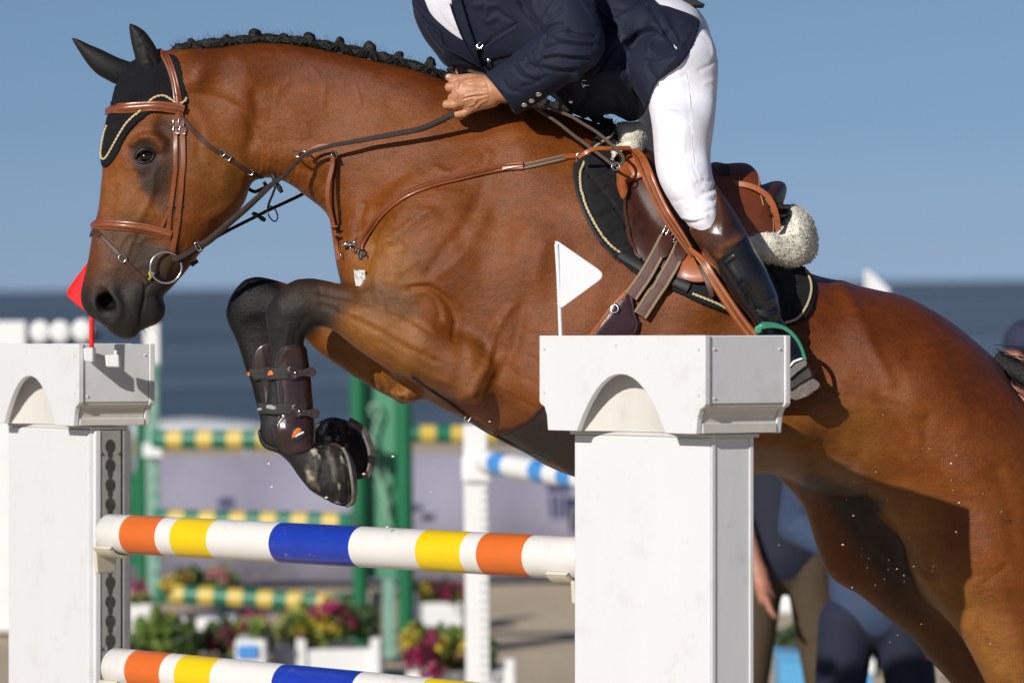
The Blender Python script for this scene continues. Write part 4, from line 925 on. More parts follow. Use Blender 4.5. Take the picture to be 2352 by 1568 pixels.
def slab(name, poly, y0, y1, m, parent, bevel=.002, top_dx=0):
    """a plate with the traced V outline between depths y0 (near) and y1, thick along depth"""
    n = len(poly); a = [L(p[0], p[1], y0) for p in poly]; b = [(q[0], y1, q[2]) for q in a]
    fc = [tuple(range(n)), tuple(range(2 * n - 1, n - 1, -1))] + [(i, i + n, (i + 1) % n + n, (i + 1) % n) for i in range(n)]
    o = mk(name, a + b, fc, m, parent, smooth=False)
    md = o.modifiers.new('bevel', 'BEVEL'); md.width = bevel; md.segments = 2; md.limit_method = 'ANGLE'; return o
slab('boot_sole', z14([(1985,560),(2060,540),(2140,470),(2150,520),(2185,545),(2208,565),(2200,595),(2120,655),(2030,690),(1990,675),(1950,640)]), -.402, -.318, rub, rider, .003)
slab('boot_sole', z14([(1960,540),(2010,500),(2080,440),(2110,425),(2138,470),(2148,510),(2060,560),(1990,610),(1955,600)]), -.410, -.312, mat('dark_sole', (.05,.045,.042), rough=.8, var=.3, bump=[(200, .6, .002, 2)]), rider, .002)
# ---- jacket
JO = [(946,-10),(947,25),(960,62),(975,90),(992,112),(1006,130),(1019,147),(1060,160),(1118,174),(1190,186),(1251,212),(1290,240),(1325,266),(1372,270),(1405,262),(1430,276),(1447,281),(1465,275),(1480,262),(1492,232),(1503,203),(1520,185),(1545,165),(1563,148),(1578,128),(1592,100),(1602,72),(1607,48),(1590,36),(1565,25),(1497,0),(1420,-50),(1340,-130),(1270,-205),(1200,-250),(1130,-255),(1060,-240),(1000,-190),(962,-110)]
JT = Inflate(JO, [(1080,-60,.17),(1150,50,.16),(1250,-100,.21),(1350,60,.18),(1450,120,.205),(1540,90,.225),(1430,220,.19),(1040,100,.10)], yc=[(1000,50,.03),(1300,0,0),(1500,100,0),(1450,230,-.02)], h=.005)
jv = Vol(nonuni([(vx(920), vx(1640), .0044)]), nonuni([(-.40, -.1, .0048), (-.1, .36, .0075)]), nonuni([(vz(300), vz(-290), .0044)]))
jv.field(JT, k=.01)
HEM = JO[:20] + [(1480,262),(1494,219),(1509,191),(1535,170),(1562,150),(1585,118),(1598,85),(1607,47),(1588,34)] + JO[-9:]
sk = vshell([LEG], .009, HEM, None, None, None, None, k=.01, axes=(jv.xs, jv.ys, jv.zs)); jv.F = np.minimum(jv.F, sk.F) - .012 * .25 * np.clip(1 - np.abs(jv.F - sk.F) / .012, 0, 1) ** 2; del sk
jv.chain([c4(1200,-150,-.15,.080), c4(1262,-40,-.225,.077), c4(1306,62,-.282,.072), c4(1318,98,-.290,.070), c4(1290,122,-.283,.067), c4(1240,158,-.262,.062), c4(1195,190,-.235,.060), c4(1150,218,-.205,.058)], k=.008, ky=.92)
jv.chain([c4(1190,-150,.15,.080), c4(1120,-60,.23,.072), c4(1045,20,.26,.062), c4(1040,60,.25,.060), c4(1075,130,.20,.052), c4(1085,160,.18,.045)], k=.012)
# cut the near cuff square
def cut(vol, p, nrm, lo, hi):
    b = vol.box(lo, hi); X, Y, Z_ = vol.grid(b); d = (X - p[0]) * nrm[0] + (Y - p[1]) * nrm[1] + (Z_ - p[2]) * nrm[2]
    vol.F[b] = np.maximum(vol.F[b], (d + 0 * Y).astype(np.float32))
cu = Vector(L(1172,205,-.20)); cd = Vector(L(1108,247,-.20)) - cu
pc1, pc2 = L(1118,177,-.2), L(1187,266,-.2); tt_ = Vector((pc2[0] - pc1[0], 0, pc2[2] - pc1[2])).normalized(); nn_ = Vector((tt_.z, 0, -tt_.x))
if nn_.x > 0: nn_ = -nn_
cut(jv, L(1152,221,-.2), tuple(nn_), (vx(1060), -.32, vz(300)), (vx(1215), -.138, vz(165)))
jv.chain([c4(1195,190,-.235,.046), c4(1130,230,-.19,.043)], k=.004, ky=.8, sub=True)
v, f = jv.mesh(); del jv.F
v = smooth_mesh(v, f, 2); n = vnormals(v, f)
T = []
def fold(pts, r, a): T.append((z3(pts), r, a))
# sleeve folds
fold([(1440,270),(1330,265),(1240,240)], 3.4, -4.6); fold([(1450,300),(1340,300),(1230,285),(1150,270)], 4.5, 3.4); fold([(1420,345),(1300,340),(1180,330),(1100,350)], 4, -3.4); fold([(1400,400),(1280,400),(1150,390),(1050,400)], 4.5, 3.2)
fold([(1380,430),(1260,440),(1140,425),(1040,450)], 3.6, -3.8); fold([(1330,480),(1200,490),(1080,470)], 4, 2.6); fold([(1270,530),(1150,530),(1020,495),(940,480)], 4, -3.2); fold([(1190,190),(1120,195),(1070,240),(1060,300)], 4, -4.2); fold([(1230,215),(1150,225),(1105,270),(1090,330)], 4, 3.2)
fold([(1060,300),(1050,350),(1090,380)], 4, -3); fold([(1000,380),(1000,420),(1060,460)], 4, 3); fold([(930,430),(950,480),(1040,530)], 3.4, -3.2); fold([(880,450),(930,530),(1000,560)], 4, 2.6); fold([(840,500),(890,560),(1000,600)], 3, -2.4); fold([(1010,220),(1060,180),(1120,165)], 4, 2.4)
fold([(760,600),(800,660),(870,680)], 4, -2.4); fold([(740,640),(800,700)], 4, 2); fold([(900,640),(980,620),(1080,560)], 3.4, -2); fold([(700,540),(760,520),(830,530)], 4, 1.6); fold([(1010,740),(940,790),(880,830)], 2.2, -1.6); fold([(840,830),(720,700),(650,590)], 2.2, .8)
fold([(900,0),(900,60),(960,140),(1030,240)], 5, -4); fold([(980,0),(990,80),(1060,150)], 5, 3); fold([(1100,0),(1060,60),(1040,110)], 6, -3); fold([(1200,60),(1150,110),(1080,150)], 5, -2.6); fold([(1330,0),(1390,90),(1440,180)], 3, 1.6); fold([(870,30),(930,120),(1010,210)], 4, -4)
# trunk folds
fold([(1400,40),(1500,150),(1570,210),(1640,290),(1700,350)], 5, -3); fold([(1420,20),(1560,150),(1690,100),(1800,60)], 7, 3.6); fold([(1520,40),(1640,60),(1780,20)], 6, -3); fold([(1700,340),(1760,270),(1840,240),(1900,250)], 6, -4.6); fold([(1640,290),(1740,220),(1850,180)], 8, 4.5); fold([(1830,370),(1850,300),(1910,250)], 7, 5)
fold([(1820,0),(1900,150),(1990,290),(2050,370)], 4.4, -4.4); fold([(1860,0),(1950,150),(2030,290)], 5, 2.4); fold([(1830,420),(1900,440),(2040,390)], 5, -2.6); fold([(1860,470),(1960,430),(2080,340)], 6, 3); fold([(1880,600),(1940,520),(2040,400),(2110,260)], 5, 2.6); fold([(1820,500),(1860,560),(1900,600)], 6, -3)
fold([(1680,180),(1600,330),(1500,460),(1420,560)], 2, -2.2); fold([(1690,186),(1610,336),(1510,470)], 2, 1.6); fold([(1300,560),(1290,640),(1320,720)], 9, 7); fold([(1340,600),(1370,700),(1330,780)], 7, -5); fold([(1440,860),(1480,830),(1540,800)], 5, 4); fold([(1550,700),(1600,780),(1640,880)], 8, -4); fold([(1700,640),(1740,760),(1740,860)], 8, 4); fold([(2110,330),(2150,260),(2170,180)], 3, -1.6); fold([(2120,360),(2060,300)], 6, -2)
fold([(620,340),(700,270),(780,220),(850,170)], 2.4, -3.2); fold([(640,340),(730,280),(840,215)], 2.6, 1.8); fold([(640,60),(640,160),(700,130)], 6, 3.4); fold([(700,60),(760,120),(820,150)], 5, -2.6); fold([(560,40),(620,30),(700,50)], 8, 3); fold([(90,60),(160,200),(230,310),(300,400)], 6, -3)
fold([(120,40),(200,200),(300,330),(420,400),(560,450)], 5, 3); fold([(640,470),(800,430),(900,420)], 5, -3); fold([(350,480),(450,470),(600,510)], 5, 2.4)
v = strokes(v, n, [(a, b, c * 1.5) for a, b, c in T], yrange=(-.6, .12)); 
jk = mk('jacket', v, f, navy, rider); JB = bvh_of(v, f)
# shirt front, stock, lapels
patch('shirt', z3([(160,-60),(190,0),(225,85),(260,130),(330,195),(400,250),(485,296),(470,210),(440,130),(410,60),(385,0),(370,-60)]), .004, shirt_m, rider, JB, off=.001, cell=6)
patch('stock', z3([(280,-60),(285,0),(300,70),(330,130),(390,190),(455,240),(430,150),(395,50),(380,-60)]), .007, shirt_m, rider, JB, off=.004, cell=6)
patch('lapel', z3([(382,-40),(385,20),(405,90),(430,160),(470,260),(490,300),(530,380),(580,440),(612,482),(585,400),(560,310),(530,230),(505,150),(478,60),(455,0),(450,-40)]), .008, navy, rider, JB, off=.002, cell=6)
patch('lapel', z3([(120,-40),(150,40),(200,90),(260,132),(330,200),(400,255),(480,300),(530,380),(606,480),(540,450),(440,400),(350,350),(320,300),(312,230),(240,200),(170,120),(100,20)]), .004, navy, rider, JB, off=.001, cell=6)
strap('lapel_edge', z3([(385,20),(405,90),(430,160),(470,260),(490,300),(530,380),(580,440),(612,482)]), .0028, .0105, navy, rider, JB, off=.001)
strap('lapel_edge', z3([(600,478),(540,448),(440,398),(352,350),(322,300),(314,232),(242,200),(172,120)]), .0028, .0075, navy, rider, JB, off=.001)
strap('lapel_edge', z3([(612,478),(585,400),(560,310),(530,230),(505,150),(478,60),(460,0)]), .0026, .0105, navy, rider, JB, off=.001)
strap('jacket_edge', z3([(612,482),(640,520),(680,545)]), .003, .002, navy, rider, JB)
# zips
for a, b in (([(560,352),(640,310),(740,240),(860,160)], (590,332)), ([(1672,190),(1600,330),(1500,470),(1400,570)], (1372,606))):
    strap('pocket_zip', z3(a), .0035, .0012, mat('zip_tape', (.008,.009,.012), rough=.4, var=.3), rider, JB)
    x, y = z3([b])[0]; h, nn = hit(JB, x, y)
    if h is not None:
        v, f = join_geo([buckle_geo(h + nn * .003, .010, .016, .0016, .8 if b[0] < 1000 else 1.8), tube_geo(np.array([np.array(h + nn * .003), np.array(h + nn * .003) + np.array([-.006, 0, -.010])]), .003, 8)]); mk('zip_pull', v, f, silver, rider)
v_, f_ = [], []
for (a, b) in ((1018,688),(966,735),(912,765)):
    x, y = z3([(a, b)])[0]; h, nn = hit(JB, x, y)
    if h is None: continue
    c = np.array(h + nn * .0015); g = [sphere_geo(c, .0058, 14, 6, (1, .3, 1)), ring_geo(c + np.array(nn) * .0015, .0062, .0011, nn, 18, 6)]
    for t in range(3): p = c + np.array([(t - 1) * .0022, -.0022, 0]); g.append(tube_geo(np.array([p + [0, 0, -.0026], p + [0, 0, .0026]]), .0005, 5))
    v, f = join_geo(g); mk('cuff_button', v, f, silver, rider)
for (a, b) in ((655,440),(1260,742)):
    x, y = z3([(a, b)])[0]; h, nn = hit(JB, x, y)
    if h is not None: v, f = sphere_geo(np.array(h + nn * .002), .0055, 12, 6, (1, .4, 1)); mk('jacket_button', v, f, silver, rider)
slab('jacket_vent', z3([(2040,-60),(2120,-30),(2245,34),(2238,44),(2190,42),(2130,48),(2080,14),(2030,-10)]), -.03, .05, mat('black_trim', (.008,.008,.010), rough=.6), rider, .003)
slab('shirt_tail', z3([(1940,-40),(2040,-20),(2110,25),(2118,52),(2050,34),(1960,2)]), -.05, .02, shirt_m, rider, .003)
# =================================================================== TACK
tan = mat('tan_leather', (.215,.058,.017), rough=.36, spec=.55, noise=[(40, .22, 5), (260, .15, 3)], bump=[(400, .25, .0006, 3)], coat=.15)
orange_l = mat('orange_leather', (.33,.090,.024), rough=.40, spec=.5, noise=[(22, .20, 5), (200, .12, 3)], bump=[(350, .2, .0006, 3)], coat=.1)
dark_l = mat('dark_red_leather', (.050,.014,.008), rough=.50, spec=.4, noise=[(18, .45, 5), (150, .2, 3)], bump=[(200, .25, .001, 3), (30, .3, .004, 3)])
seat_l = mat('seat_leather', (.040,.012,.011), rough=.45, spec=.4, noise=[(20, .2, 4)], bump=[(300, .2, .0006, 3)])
brown_l = mat('brown_strap_leather', (.060,.025,.014), rough=.45, spec=.5, noise=[(60, .3, 4)], bump=[(500, .35, .0006, 2)])
rein_m = mat('rein_leather', (.026,.014,.010), rough=.6, spec=.22, noise=[(90, .3, 4)], bump=[(700, .5, .0007, 1)])
oxblood = mat('oxblood_leather', (.035,.011,.012), rough=.3, spec=.55, noise=[(25, .3, 4)], bump=[(60, .3, .003, 3)], coat=.3)
felt = mat('black_pad_cloth', (.014,.014,.015), rough=.85, spec=.2, noise=[(60, .25, 4)], bump=[(700, .4, .0008, 2)], sheen=.03)
gold_rope = mat('gold_rope', (.52,.42,.25), rough=.55, noise=[(200, .15, 3)])
fleece = mat('cream_fleece', (.76,.73,.62), rough=.95, spec=.1, noise=[(50, .10, 6)], bump=[(120, .8, .004, 6), (420, .7, .0015, 3)], sheen=.1)
web = mat('beige_webbing', (.26,.185,.115), rough=.8, noise=[(300, .2, 2)], bump=[(900, .5, .0006, 1)])
elastic = mat('rose_elastic', (.115,.062,.052), rough=.7, noise=[(300, .2, 2)], bump=[(900, .5, .0006, 1)])
rubber_black = mat('matt_black', (.012,.012,.013), rough=.6, var=.25)

# ---- fly veil with ear covers
fv_poly = z1([(440,1480),(395,1400),(390,1250),(430,1080),(480,900),(520,780),(600,640),(700,520),(850,420),(960,440),(1010,470),(1090,505),(1125,600),(1150,700),(1172,800),(1184,880),(1172,960),(1120,1010),(1000,1000),(860,1005),(790,1050),(720,1110),(660,1180),(610,1270),(570,1360),(520,1430),(470,1478)])
vv = vshell([trunk, head], .0045, fv_poly, (200, 460), (-.125, .125), (90, 420), .0034, extra='both')
ear1 = Inflate(z1([(668,205),(672,280),(688,380),(708,460),(722,520),(745,590),(775,660),(800,715),(860,730),(930,700),(965,640),(960,560),(930,470),(890,390),(850,330),(800,270),(740,232)]), .022, yc=-.055, h=.003)
ear2 = Inflate(z1([(156,328),(205,420),(255,500),(320,590),(390,660),(470,705),(540,742),(620,760),(740,700),(760,600),(690,550),(600,520),(500,475),(420,435),(320,395),(230,350)]), .020, yc=.075, h=.003)
xa = nonuni([(vx(150), vx(460), .0034)]); V2 = Vol(xa, nonuni([(-.125, .13, .0038)]), nonuni([(vz(420), vz(35), .0034)]))
V2.field(ear1, k=.006)
V2.chain([(*L(300,150,-.085), .010), (*L(312,110,-.083), .010), (*L(303,78,-.078), .004)], k=.012, sub=True)
ve, fe = V2.mesh(); ve = smooth_mesh(ve, fe, 2); ne = vnormals(ve, fe)
V3 = Vol(nonuni([(vx(150), vx(460), .004)]), nonuni([(0, .13, .0038)]), nonuni([(vz(240), vz(60), .0036)])); V3.field(ear2, k=.006); vf_, ff_ = V3.mesh(); vf_ = smooth_mesh(vf_, ff_, 2)
ve = strokes(ve, ne, [(z1([(760,430),(800,400),(860,440)]), 3, -2), (z1([(740,340),(770,330),(790,300)]), 3, -1.6), (z1([(780,600),(800,560),(850,560)]), 3, 1.8), (z1([(870,650),(940,650)]), 2.6, -1.8), (z1([(850,500),(890,560),(880,640)]), 4, -1.6), (z1([(530,680),(580,640),(640,620)]), 4, -2)], near=True, yrange=(-.3, .3))
v, f = vv.mesh(); v = smooth_mesh(v, f, 2); 
# crochet texture: small regular stitches raised on the crown
P2 = toV(v); n = vnormals(v, f); st_ = np.sin(P2[:, 0] * 2 * math.pi / 8.5 + np.sin(P2[:, 1] * .2)) * np.sin((P2[:, 1] + .22 * P2[:, 0]) * 2 * math.pi / 8.0)
v = v + n * (.0016 * st_ * (P2[:, 1] < 285))[:, None]
crochet = mat('black_crochet', (.0065,.007,.010), rough=.8, spec=.25, noise=[(240, .4, 2)], bump=[(420, 1, .003, 2)])
veil = thing('fly_veil', 'black crocheted fly veil with gold piping over the horse\'s ears', 'fly veil', PW(330, 380, -.05))
mk('veil_crown', v, f, crochet, veil); mk('ear_cover', vf_, ff_, mat('black_stretch_cloth', (.007,.0065,.007), rough=.62, spec=.3, noise=[(30, .2, 3)], bump=[(20, .25, .005, 3), (900, .2, .0004, 1)], sheen=.04), veil); mk('ear_cover', ve, fe, MATS['black_stretch_cloth'], veil)
FB = BVHTree.FromPolygons([tuple(a) for a in np.vstack([Hv, v])], [tuple(int(i) for i in g) for g in Hf] + [tuple(int(i) + len(Hv) for i in g) for g in f])
rope('piping', z1([(478,1108),(455,1170),(440,1240),(428,1320),(426,1385),(445,1408),(478,1378),(500,1340),(530,1285),(565,1220),(600,1160),(650,1085),(700,1035),(760,985),(830,915),(880,870),(930,848),(985,848),(1040,880),(1085,905),(1130,912),(1165,885),(1172,860)]), .0026, gold_rope, veil, FB)
# ---- bridle
bridle = thing('bridle', 'brown leather bridle with a raised noseband on the horse\'s head', 'bridle', PW(330, 640, -.05))
strap('headpiece', z1([(940,452),(975,480),(1015,550),(1050,640),(1078,750),(1093,860),(1105,980),(1118,1060)]), .018, .0045, tan, bridle, FB, off=.001, prof='padded')
strap('headpiece_trim', z1([(962,478),(1000,545),(1034,640),(1060,750),(1074,860)]), .0032, .0066, brown_l, bridle, FB, off=.001)
strap('browband', z1([(476,975),(530,962),(620,955),(740,945),(860,938),(960,940),(1060,952),(1150,965)]), .0235, .006, tan, bridle, FB, off=.0015, prof='padded')
strap('cheekpiece', z1([(1080,1060),(1082,1200),(1080,1350),(1078,1500)]) + z2([(905,30),(890,150),(872,290),(858,370),(852,450),(848,520)]), .0105, .0035, tan, bridle, FB, off=.001)
strap('cheekpiece', z1([(1130,1060),(1142,1200),(1148,1350),(1146,1500)]) + z2([(952,80),(942,220),(925,340),(915,450),(895,560),(880,640),(872,705)]), .0125, .0035, tan, bridle, FB, off=.0015)
for z_, pts in ((z1, [(1083,1085)]), (z1, [(1128,1080)]), (z1, [(1085,1150)]), (z1, [(1140,1150)])):
    x, y = z_(pts)[0]; h, nn = hit(FB, x, y); v, f = buckle_geo(np.array(h) + np.array([0, -.007, 0]), .013, .017, .0013, .1); mk('buckle', v, f, silver, bridle)
for (x, y, w_, a) in (( *z1([(1085,1175)])[0], .013, 0), (*z1([(1140,1180)])[0], .015, 0), (*z2([(858,335)])[0], .015, .1), (*z2([(922,330)])[0], .016, .1), (*z2([(893,430)])[0], .006, 0)):
    strap('keeper', [(x - w_ * 480, y - 1), (x + w_ * 480, y + 1)], .005, .0055, tan, bridle, FB, off=.001, step=3)
strap('noseband', z2([(287,478),(330,474),(420,476),(520,484),(620,492),(720,508),(800,530),(868,552)]), .0225, .0065, tan, bridle, FB, off=.001, prof='padded')
strap('noseband_tab', z2([(798,485),(838,400),(858,360)]), .008, .004, tan, bridle, FB, off=.001)
strap('flash_strap', z2([(300,520),(330,535),(380,592),(440,650),(500,712),(560,770),(620,832),(660,875),(692,908)]), .0105, .0036, brown_l, bridle, FB, off=.001)
strap('flash_loop', z2([(265,550),(290,528),(318,510),(330,545),(350,560)]), .012, .004, brown_l, bridle, FB, off=.002)
h, nn = hit(FB, *z2([(510,722)])[0]); v, f = buckle_geo(np.array(h) + np.array([0, -.006, 0]), .014, .017, .0015, -.8); mk('buckle', v, f, silver, bridle)
strap('throatlash', z1([(1150,1050),(1190,1110),(1260,1185),(1340,1262),(1420,1320),(1490,1365),(1560,1410),(1650,1470),(1740,1520)]) + z2([(1500,120),(1545,160)]), .0098, .0035, brown_l, bridle, FB, off=.001)
for p in ([(1490,1350)], [(1540,1390)]):
    h, nn = hit(FB, *z1(p)[0]); v, f = buckle_geo(np.array(h) + np.array([0, -.005, 0]), .013, .012, .0014, .6); mk('buckle', v, f, silver, bridle)
h, nn = hit(FB, *z2([(1450,92)])[0]); v, f = buckle_geo(np.array(h) + np.array([0, -.005, 0]), .011, .011, .0013, .6); mk('buckle', v, f, silver, bridle)
free_strap('throatlash_end', [(*z2([(1545,160)])[0], -.04), (*z2([(1565,195)])[0], -.01), (*z2([(1530,215)])[0], .03), (*z2([(1480,235)])[0], .06), (*z2([(1440,215)])[0], .07)], .0085, .003, rein_m, bridle)
x, y = z2([(828,788)])[0]
v, f = ring_geo(L(x, y, -.078), .0355, .0028, (.1, -1, .05), 40, 8); bit = mk('bit_ring', v, f, silver, bridle)
v, f = join_geo([sphere_geo(L(*z2([(732,832)])[0], -.078), .0062), tube_geo(np.array([L(*z2([(728,828)])[0], -.074), L(*z2([(715,838)])[0], -.02)]), .0055, 8)]); mk('bit_mouthpiece', v, f, silver, bridle)
v, f = tube_geo(np.array([L(*q, -.064) for q in z2([(712,812),(705,838),(718,858),(700,880)])]), .0022, 6); mk('bit_guard', v, f, mat('yellow_foam', (.5,.42,.05), rough=.6), bridle)
v, f = ring_geo(L(x + 4, y, .062), .0355, .0028, (0, -1, 0), 30, 6); mk('bit_ring', v, f, silver, bridle)
# ---- reins
reins = thing('reins', 'dark leather reins running from the bit to the rider\'s hand', 'reins', PW(500, 600, -.08))
A = z2([(875,722),(930,730),(985,700),(1050,648),(1130,600),(1200,545),(1300,455),(1400,370),(1500,280),(1600,185)]) ; B = z9([(70,745),(130,700),(200,632),(262,565),(330,528),(420,500),(520,474),(620,458),(740,436),(880,410),(1010,385),(1130,362),(1240,318),(1320,280),(1385,246)])
P = []
for i, (x, y) in enumerate(A + B):
    t = (x - A[0][0]) / (B[-1][0] - A[0][0]); yy = -.076 - .105 * t ** .8
    wpx = float(np.interp(x, [400, 430, 480, 560, 620, 670, 700, 760, 900, 1000, 1045], [15, 16, 17, 15, 12, 8, 8, 9, 12, 14, 13])); P.append((x, y, yy, wpx))
free_strap('rein', P, .01, .0035, rein_m, reins, nor=(.12, -1, .15))
strapf = []
P = [(x, y, yy) for (x, y), yy in zip(z2([(880,700),(960,660),(1060,610),(1120,585),(1180,560)]), (-.075, -.07, -.066, -.06, -.05))]
P = [(*z2([(1060,640)])[0], .03), (*z2([(1180,575)])[0], .035), (*z2([(1320,500)])[0], .045), (*z2([(1480,420)])[0], .055), (*z2([(1600,360)])[0], .06), (*z2([(1720,305)])[0], .07), (*z2([(1850,240)])[0], .085), (760,400,.12), (880,330,.15), (1040,240,.16)]
free_strap('rein', P, .0078, .003, rein_m, reins, nor=(.1, -1, .1))
free_strap('rein_keeper', [(*z2([(1010,770)])[0], -.05), (*z2([(1060,735)])[0], -.05)], .012, .005, rein_m, reins, step=4)
free_strap('rein_loop', [(*z2([(900,730)])[0], -.088), (*z2([(980,690)])[0], -.092), (*z2([(1050,640)])[0], -.092), (*z2([(1075,600)])[0], -.09)], .0135, .004, rein_m, reins, step=5)
v, f = buckle_geo(L(*z2([(1062,635)])[0], -.100), .008, .020, .0013, -.5); mk('buckle', v, f, silver, reins)
# loose end of the reins over the withers
free_strap('rein', [(1120,180,-.14), (1108,172,-.13), (1090,168,-.12), (1078,163,-.10)], .009, .003, mat('grey_rein', (.085,.058,.045), rough=.7, bump=[(700,.5,.0007,1)]), reins, nor=(0, -.5, 1), step=4)
bk = mat('grey_rein')
for pts in (z3([(990,790),(1060,840),(1160,905),(1260,985),(1360,1060),(1440,1120),(1500,1165),(1560,1210),(1600,1222)]), z3([(1060,770),(1150,815),(1260,860),(1350,915),(1440,970),(1520,1035),(1580,1090),(1635,1150),(1640,1190),(1605,1222)])):
    n_ = len(pts); P = [(p[0], p[1], -.205 - .07 * i / n_, (7 if pts[0][1] > 240 else float(np.interp(i, [0, 2, 5, 8], [14, 13, 10, 7])))) for i, p in enumerate(pts)]
    free_strap('rein', P, .008, .003, bk, reins, nor=(.2, -1, .4), step=6)
x, y = z3([(1585,1222)])[0]; v, f = ring_geo(L(x, y, -.28), .009, .0017, (.2, -1, .2), 18, 6); mk('buckle', v, f, silver, reins)
# ---- martingale fork
mart = thing('martingale', 'tan leather martingale strap hanging down the front of the neck', 'martingale', PW(780, 620, -.05))
P = [(*p, yy) for p, yy in zip(z9([(485,545),(488,600),(475,680),(455,760),(450,880),(466,960),(486,1040),(497,1120),(510,1200),(522,1270),(532,1325)]), (-.125,-.122,-.12,-.118,-.114,-.108,-.10,-.094,-.09,-.09,-.09))]
free_strap('fork_strap', P, .0112, .0035, tan, mart, nor=(-.3, -1, 0))
P = [(*p, yy) for p, yy in zip(z9([(500,545),(505,620),(490,760),(488,900),(505,1030),(530,1120),(560,1200)]), (-.11,-.108,-.105,-.10,-.092,-.088,-.084))]
free_strap('fork_strap', P, .006, .003, dark_l, mart, nor=(-.3, -1, 0))
for p, w_ in (((495,1078), .016), ((508,1140), .016), ((458,742), .003), ((452,860), .003)):
    x, y = z9([p])[0]; 
    if w_ > .01: free_strap('keeper', [(x - 8, y, -.105), (x + 8, y, -.105)], .0045, .006, tan, mart, step=3)
v, f = ring_geo(L(*z9([(495,548)])[0], -.128), .011, .0016, (.8, -.5, .5), 18, 6, sx=.8); mk('ring', v, f, silver, mart)
v, f = ring_geo(L(*z9([(252,546)])[0], -.115), .019, .0022, (.15, -.45, 1), 22, 6); mk('ring', v, f, silver, mart)
free_strap('ring_tab', [(*z9([(280,555)])[0], -.12), (*z9([(330,510)])[0], -.125), (*z9([(390,485)])[0], -.128), (*z9([(450,482)])[0], -.13)], .007, .003, tan, mart, step=4)
free_strap('fork_strap', [(*z2([(1635,190)])[0], -.02), (*z2([(1610,260)])[0], -.0), (*z2([(1585,320)])[0], .02), (*z2([(1580,350)])[0], .04)], .0055, .003, rein_m, mart, step=4)
v, f = ring_geo(L(*z2([(1612,395)])[0], .05), .0185, .0018, (.9, -.55, .35), 20, 6); mk('ring', v, f, mat('dark_metal', (.1,.09,.085), rough=.35, metal=.9), mart)
def slug(name, a, b, r, par, m):
    v, f = tube_geo(np.array([a, tuple((np.array(a) * .75 + np.array(b) * .25)), tuple((np.array(a) + np.array(b)) / 2), tuple((np.array(a) * .25 + np.array(b) * .75)), b]), np.array([r * .6, r, r * .6, r, r * .7]), 10); return mk(name, v, f, m, par)
a, b = z2([(1605,100),(1680,240)]); slug('rein_stop', L(*a, -.115), L(*b, -.115), .0062, reins, rubber_black)
a, b = z2([(1462,388),(1560,445)]); slug('rein_stop', L(*a, .045), L(*b, .045), .006, reins, rubber_black)
# ---- breastplate
bp = thing('breastplate', 'padded tan leather breastplate across the horse\'s shoulder', 'breastplate', PW(840, 640, -.1))
strap('shoulder_strap', z9([(690,1250),(705,1190),(745,1110),(800,1040),(870,965),(960,890),(1060,832),(1180,785),(1310,745),(1450,706),(1580,675),(1700,652),(1800,640),(1890,635)]), .0190, .0085, tan, bp, HB, off=.002, prof='padded')
strap('strap_end', z9([(1740,656),(1800,640),(1890,632)]), .0135, .0095, orange_l, bp, HB, off=.002)
strap('elastic', z9([(1880,640),(1980,622),(2080,600),(2190,575)]), .0150, .0034, elastic, bp, HB, off=.001)
for d in (-14, 14): strap('elastic_edge', z9([(1885,640 + d),(1980,620 + d),(2080,598 + d),(2185,574 + d)]), .0035, .0046, web, bp, HB, off=.001)
strap('strap_end', z9([(2180,574),(2230,572),(2310,566)]), .0128, .006, orange_l, bp, HB, off=.001)
h, nn = hit(HB, *z9([(2318,572)])[0]); v, f = ring_geo(np.array(h) + np.array([0, -.008, 0]), .013, .0017, (0, -1, 0), 20, 6); mk('ring', v, f, silver, bp)
strap('girth_strap', z7([(400,240),(480,300),(560,352),(620,400),(690,450),(760,492),(830,530),(880,548)]), .0085, .0035, rubber_black, bp, HB, off=.001)
h, nn = hit(HB, *z7([(642,418)])[0]); v, f = buckle_geo((np.array(h) if h is not None else np.array(L(1076,957,-.1))) + np.array([0, -.005, 0]), .011, .022, .0018, .6); mk('buckle', v, f, silver, bp)
# chest fittings
g = [tube_geo(np.array([L(*p, -.125) for p in z9([(548,1212),(590,1206),(640,1204),(675,1196)])]), np.array([.004,.0055,.004,.003]), 10), ring_geo(L(*z9([(660,1200)])[0], -.128), .007, .0016, (.3, -1, 0), 14, 6), ring_geo(L(*z9([(640,1235)])[0], -.128), .010, .0013, (.6, -.7, .3), 14, 6), ring_geo(L(*z9([(555,1290)])[0], -.11), .008, .0013, (1, -.5, 0), 14, 6)]
v, f = join_geo(g); mk('snap_hook', v, f, silver, bp)
free_strap('chest_strap', [(*z9([(690,1240)])[0], -.125), (*z9([(700,1290)])[0], -.13), (*z9([(715,1350)])[0], -.128), (*z9([(735,1410)])[0], -.12), (*z9([(745,1500)])[0], -.11), (*z9([(752,1580)])[0], -.10)], .017, .006, brown_l, bp, step=5)
for p in ((700,1268), (716,1305), (722,1360)):
    v, f = buckle_geo(L(*z9([p])[0], -.137), .016, .012, .0015, .2); mk('buckle', v, f, mat('dark_metal'), bp)
v, f = [], []
gx = z9([(640,1392),(725,1398),(728,1460),(720,1522),(655,1515),(645,1460)])
slab('white_tag', gx, -.185, -.165, mat('marked_white', (.66,.66,.64), rough=.5, dirt=((.04,.04,.04), 60, .50, 1), var=.05), bp, .002)
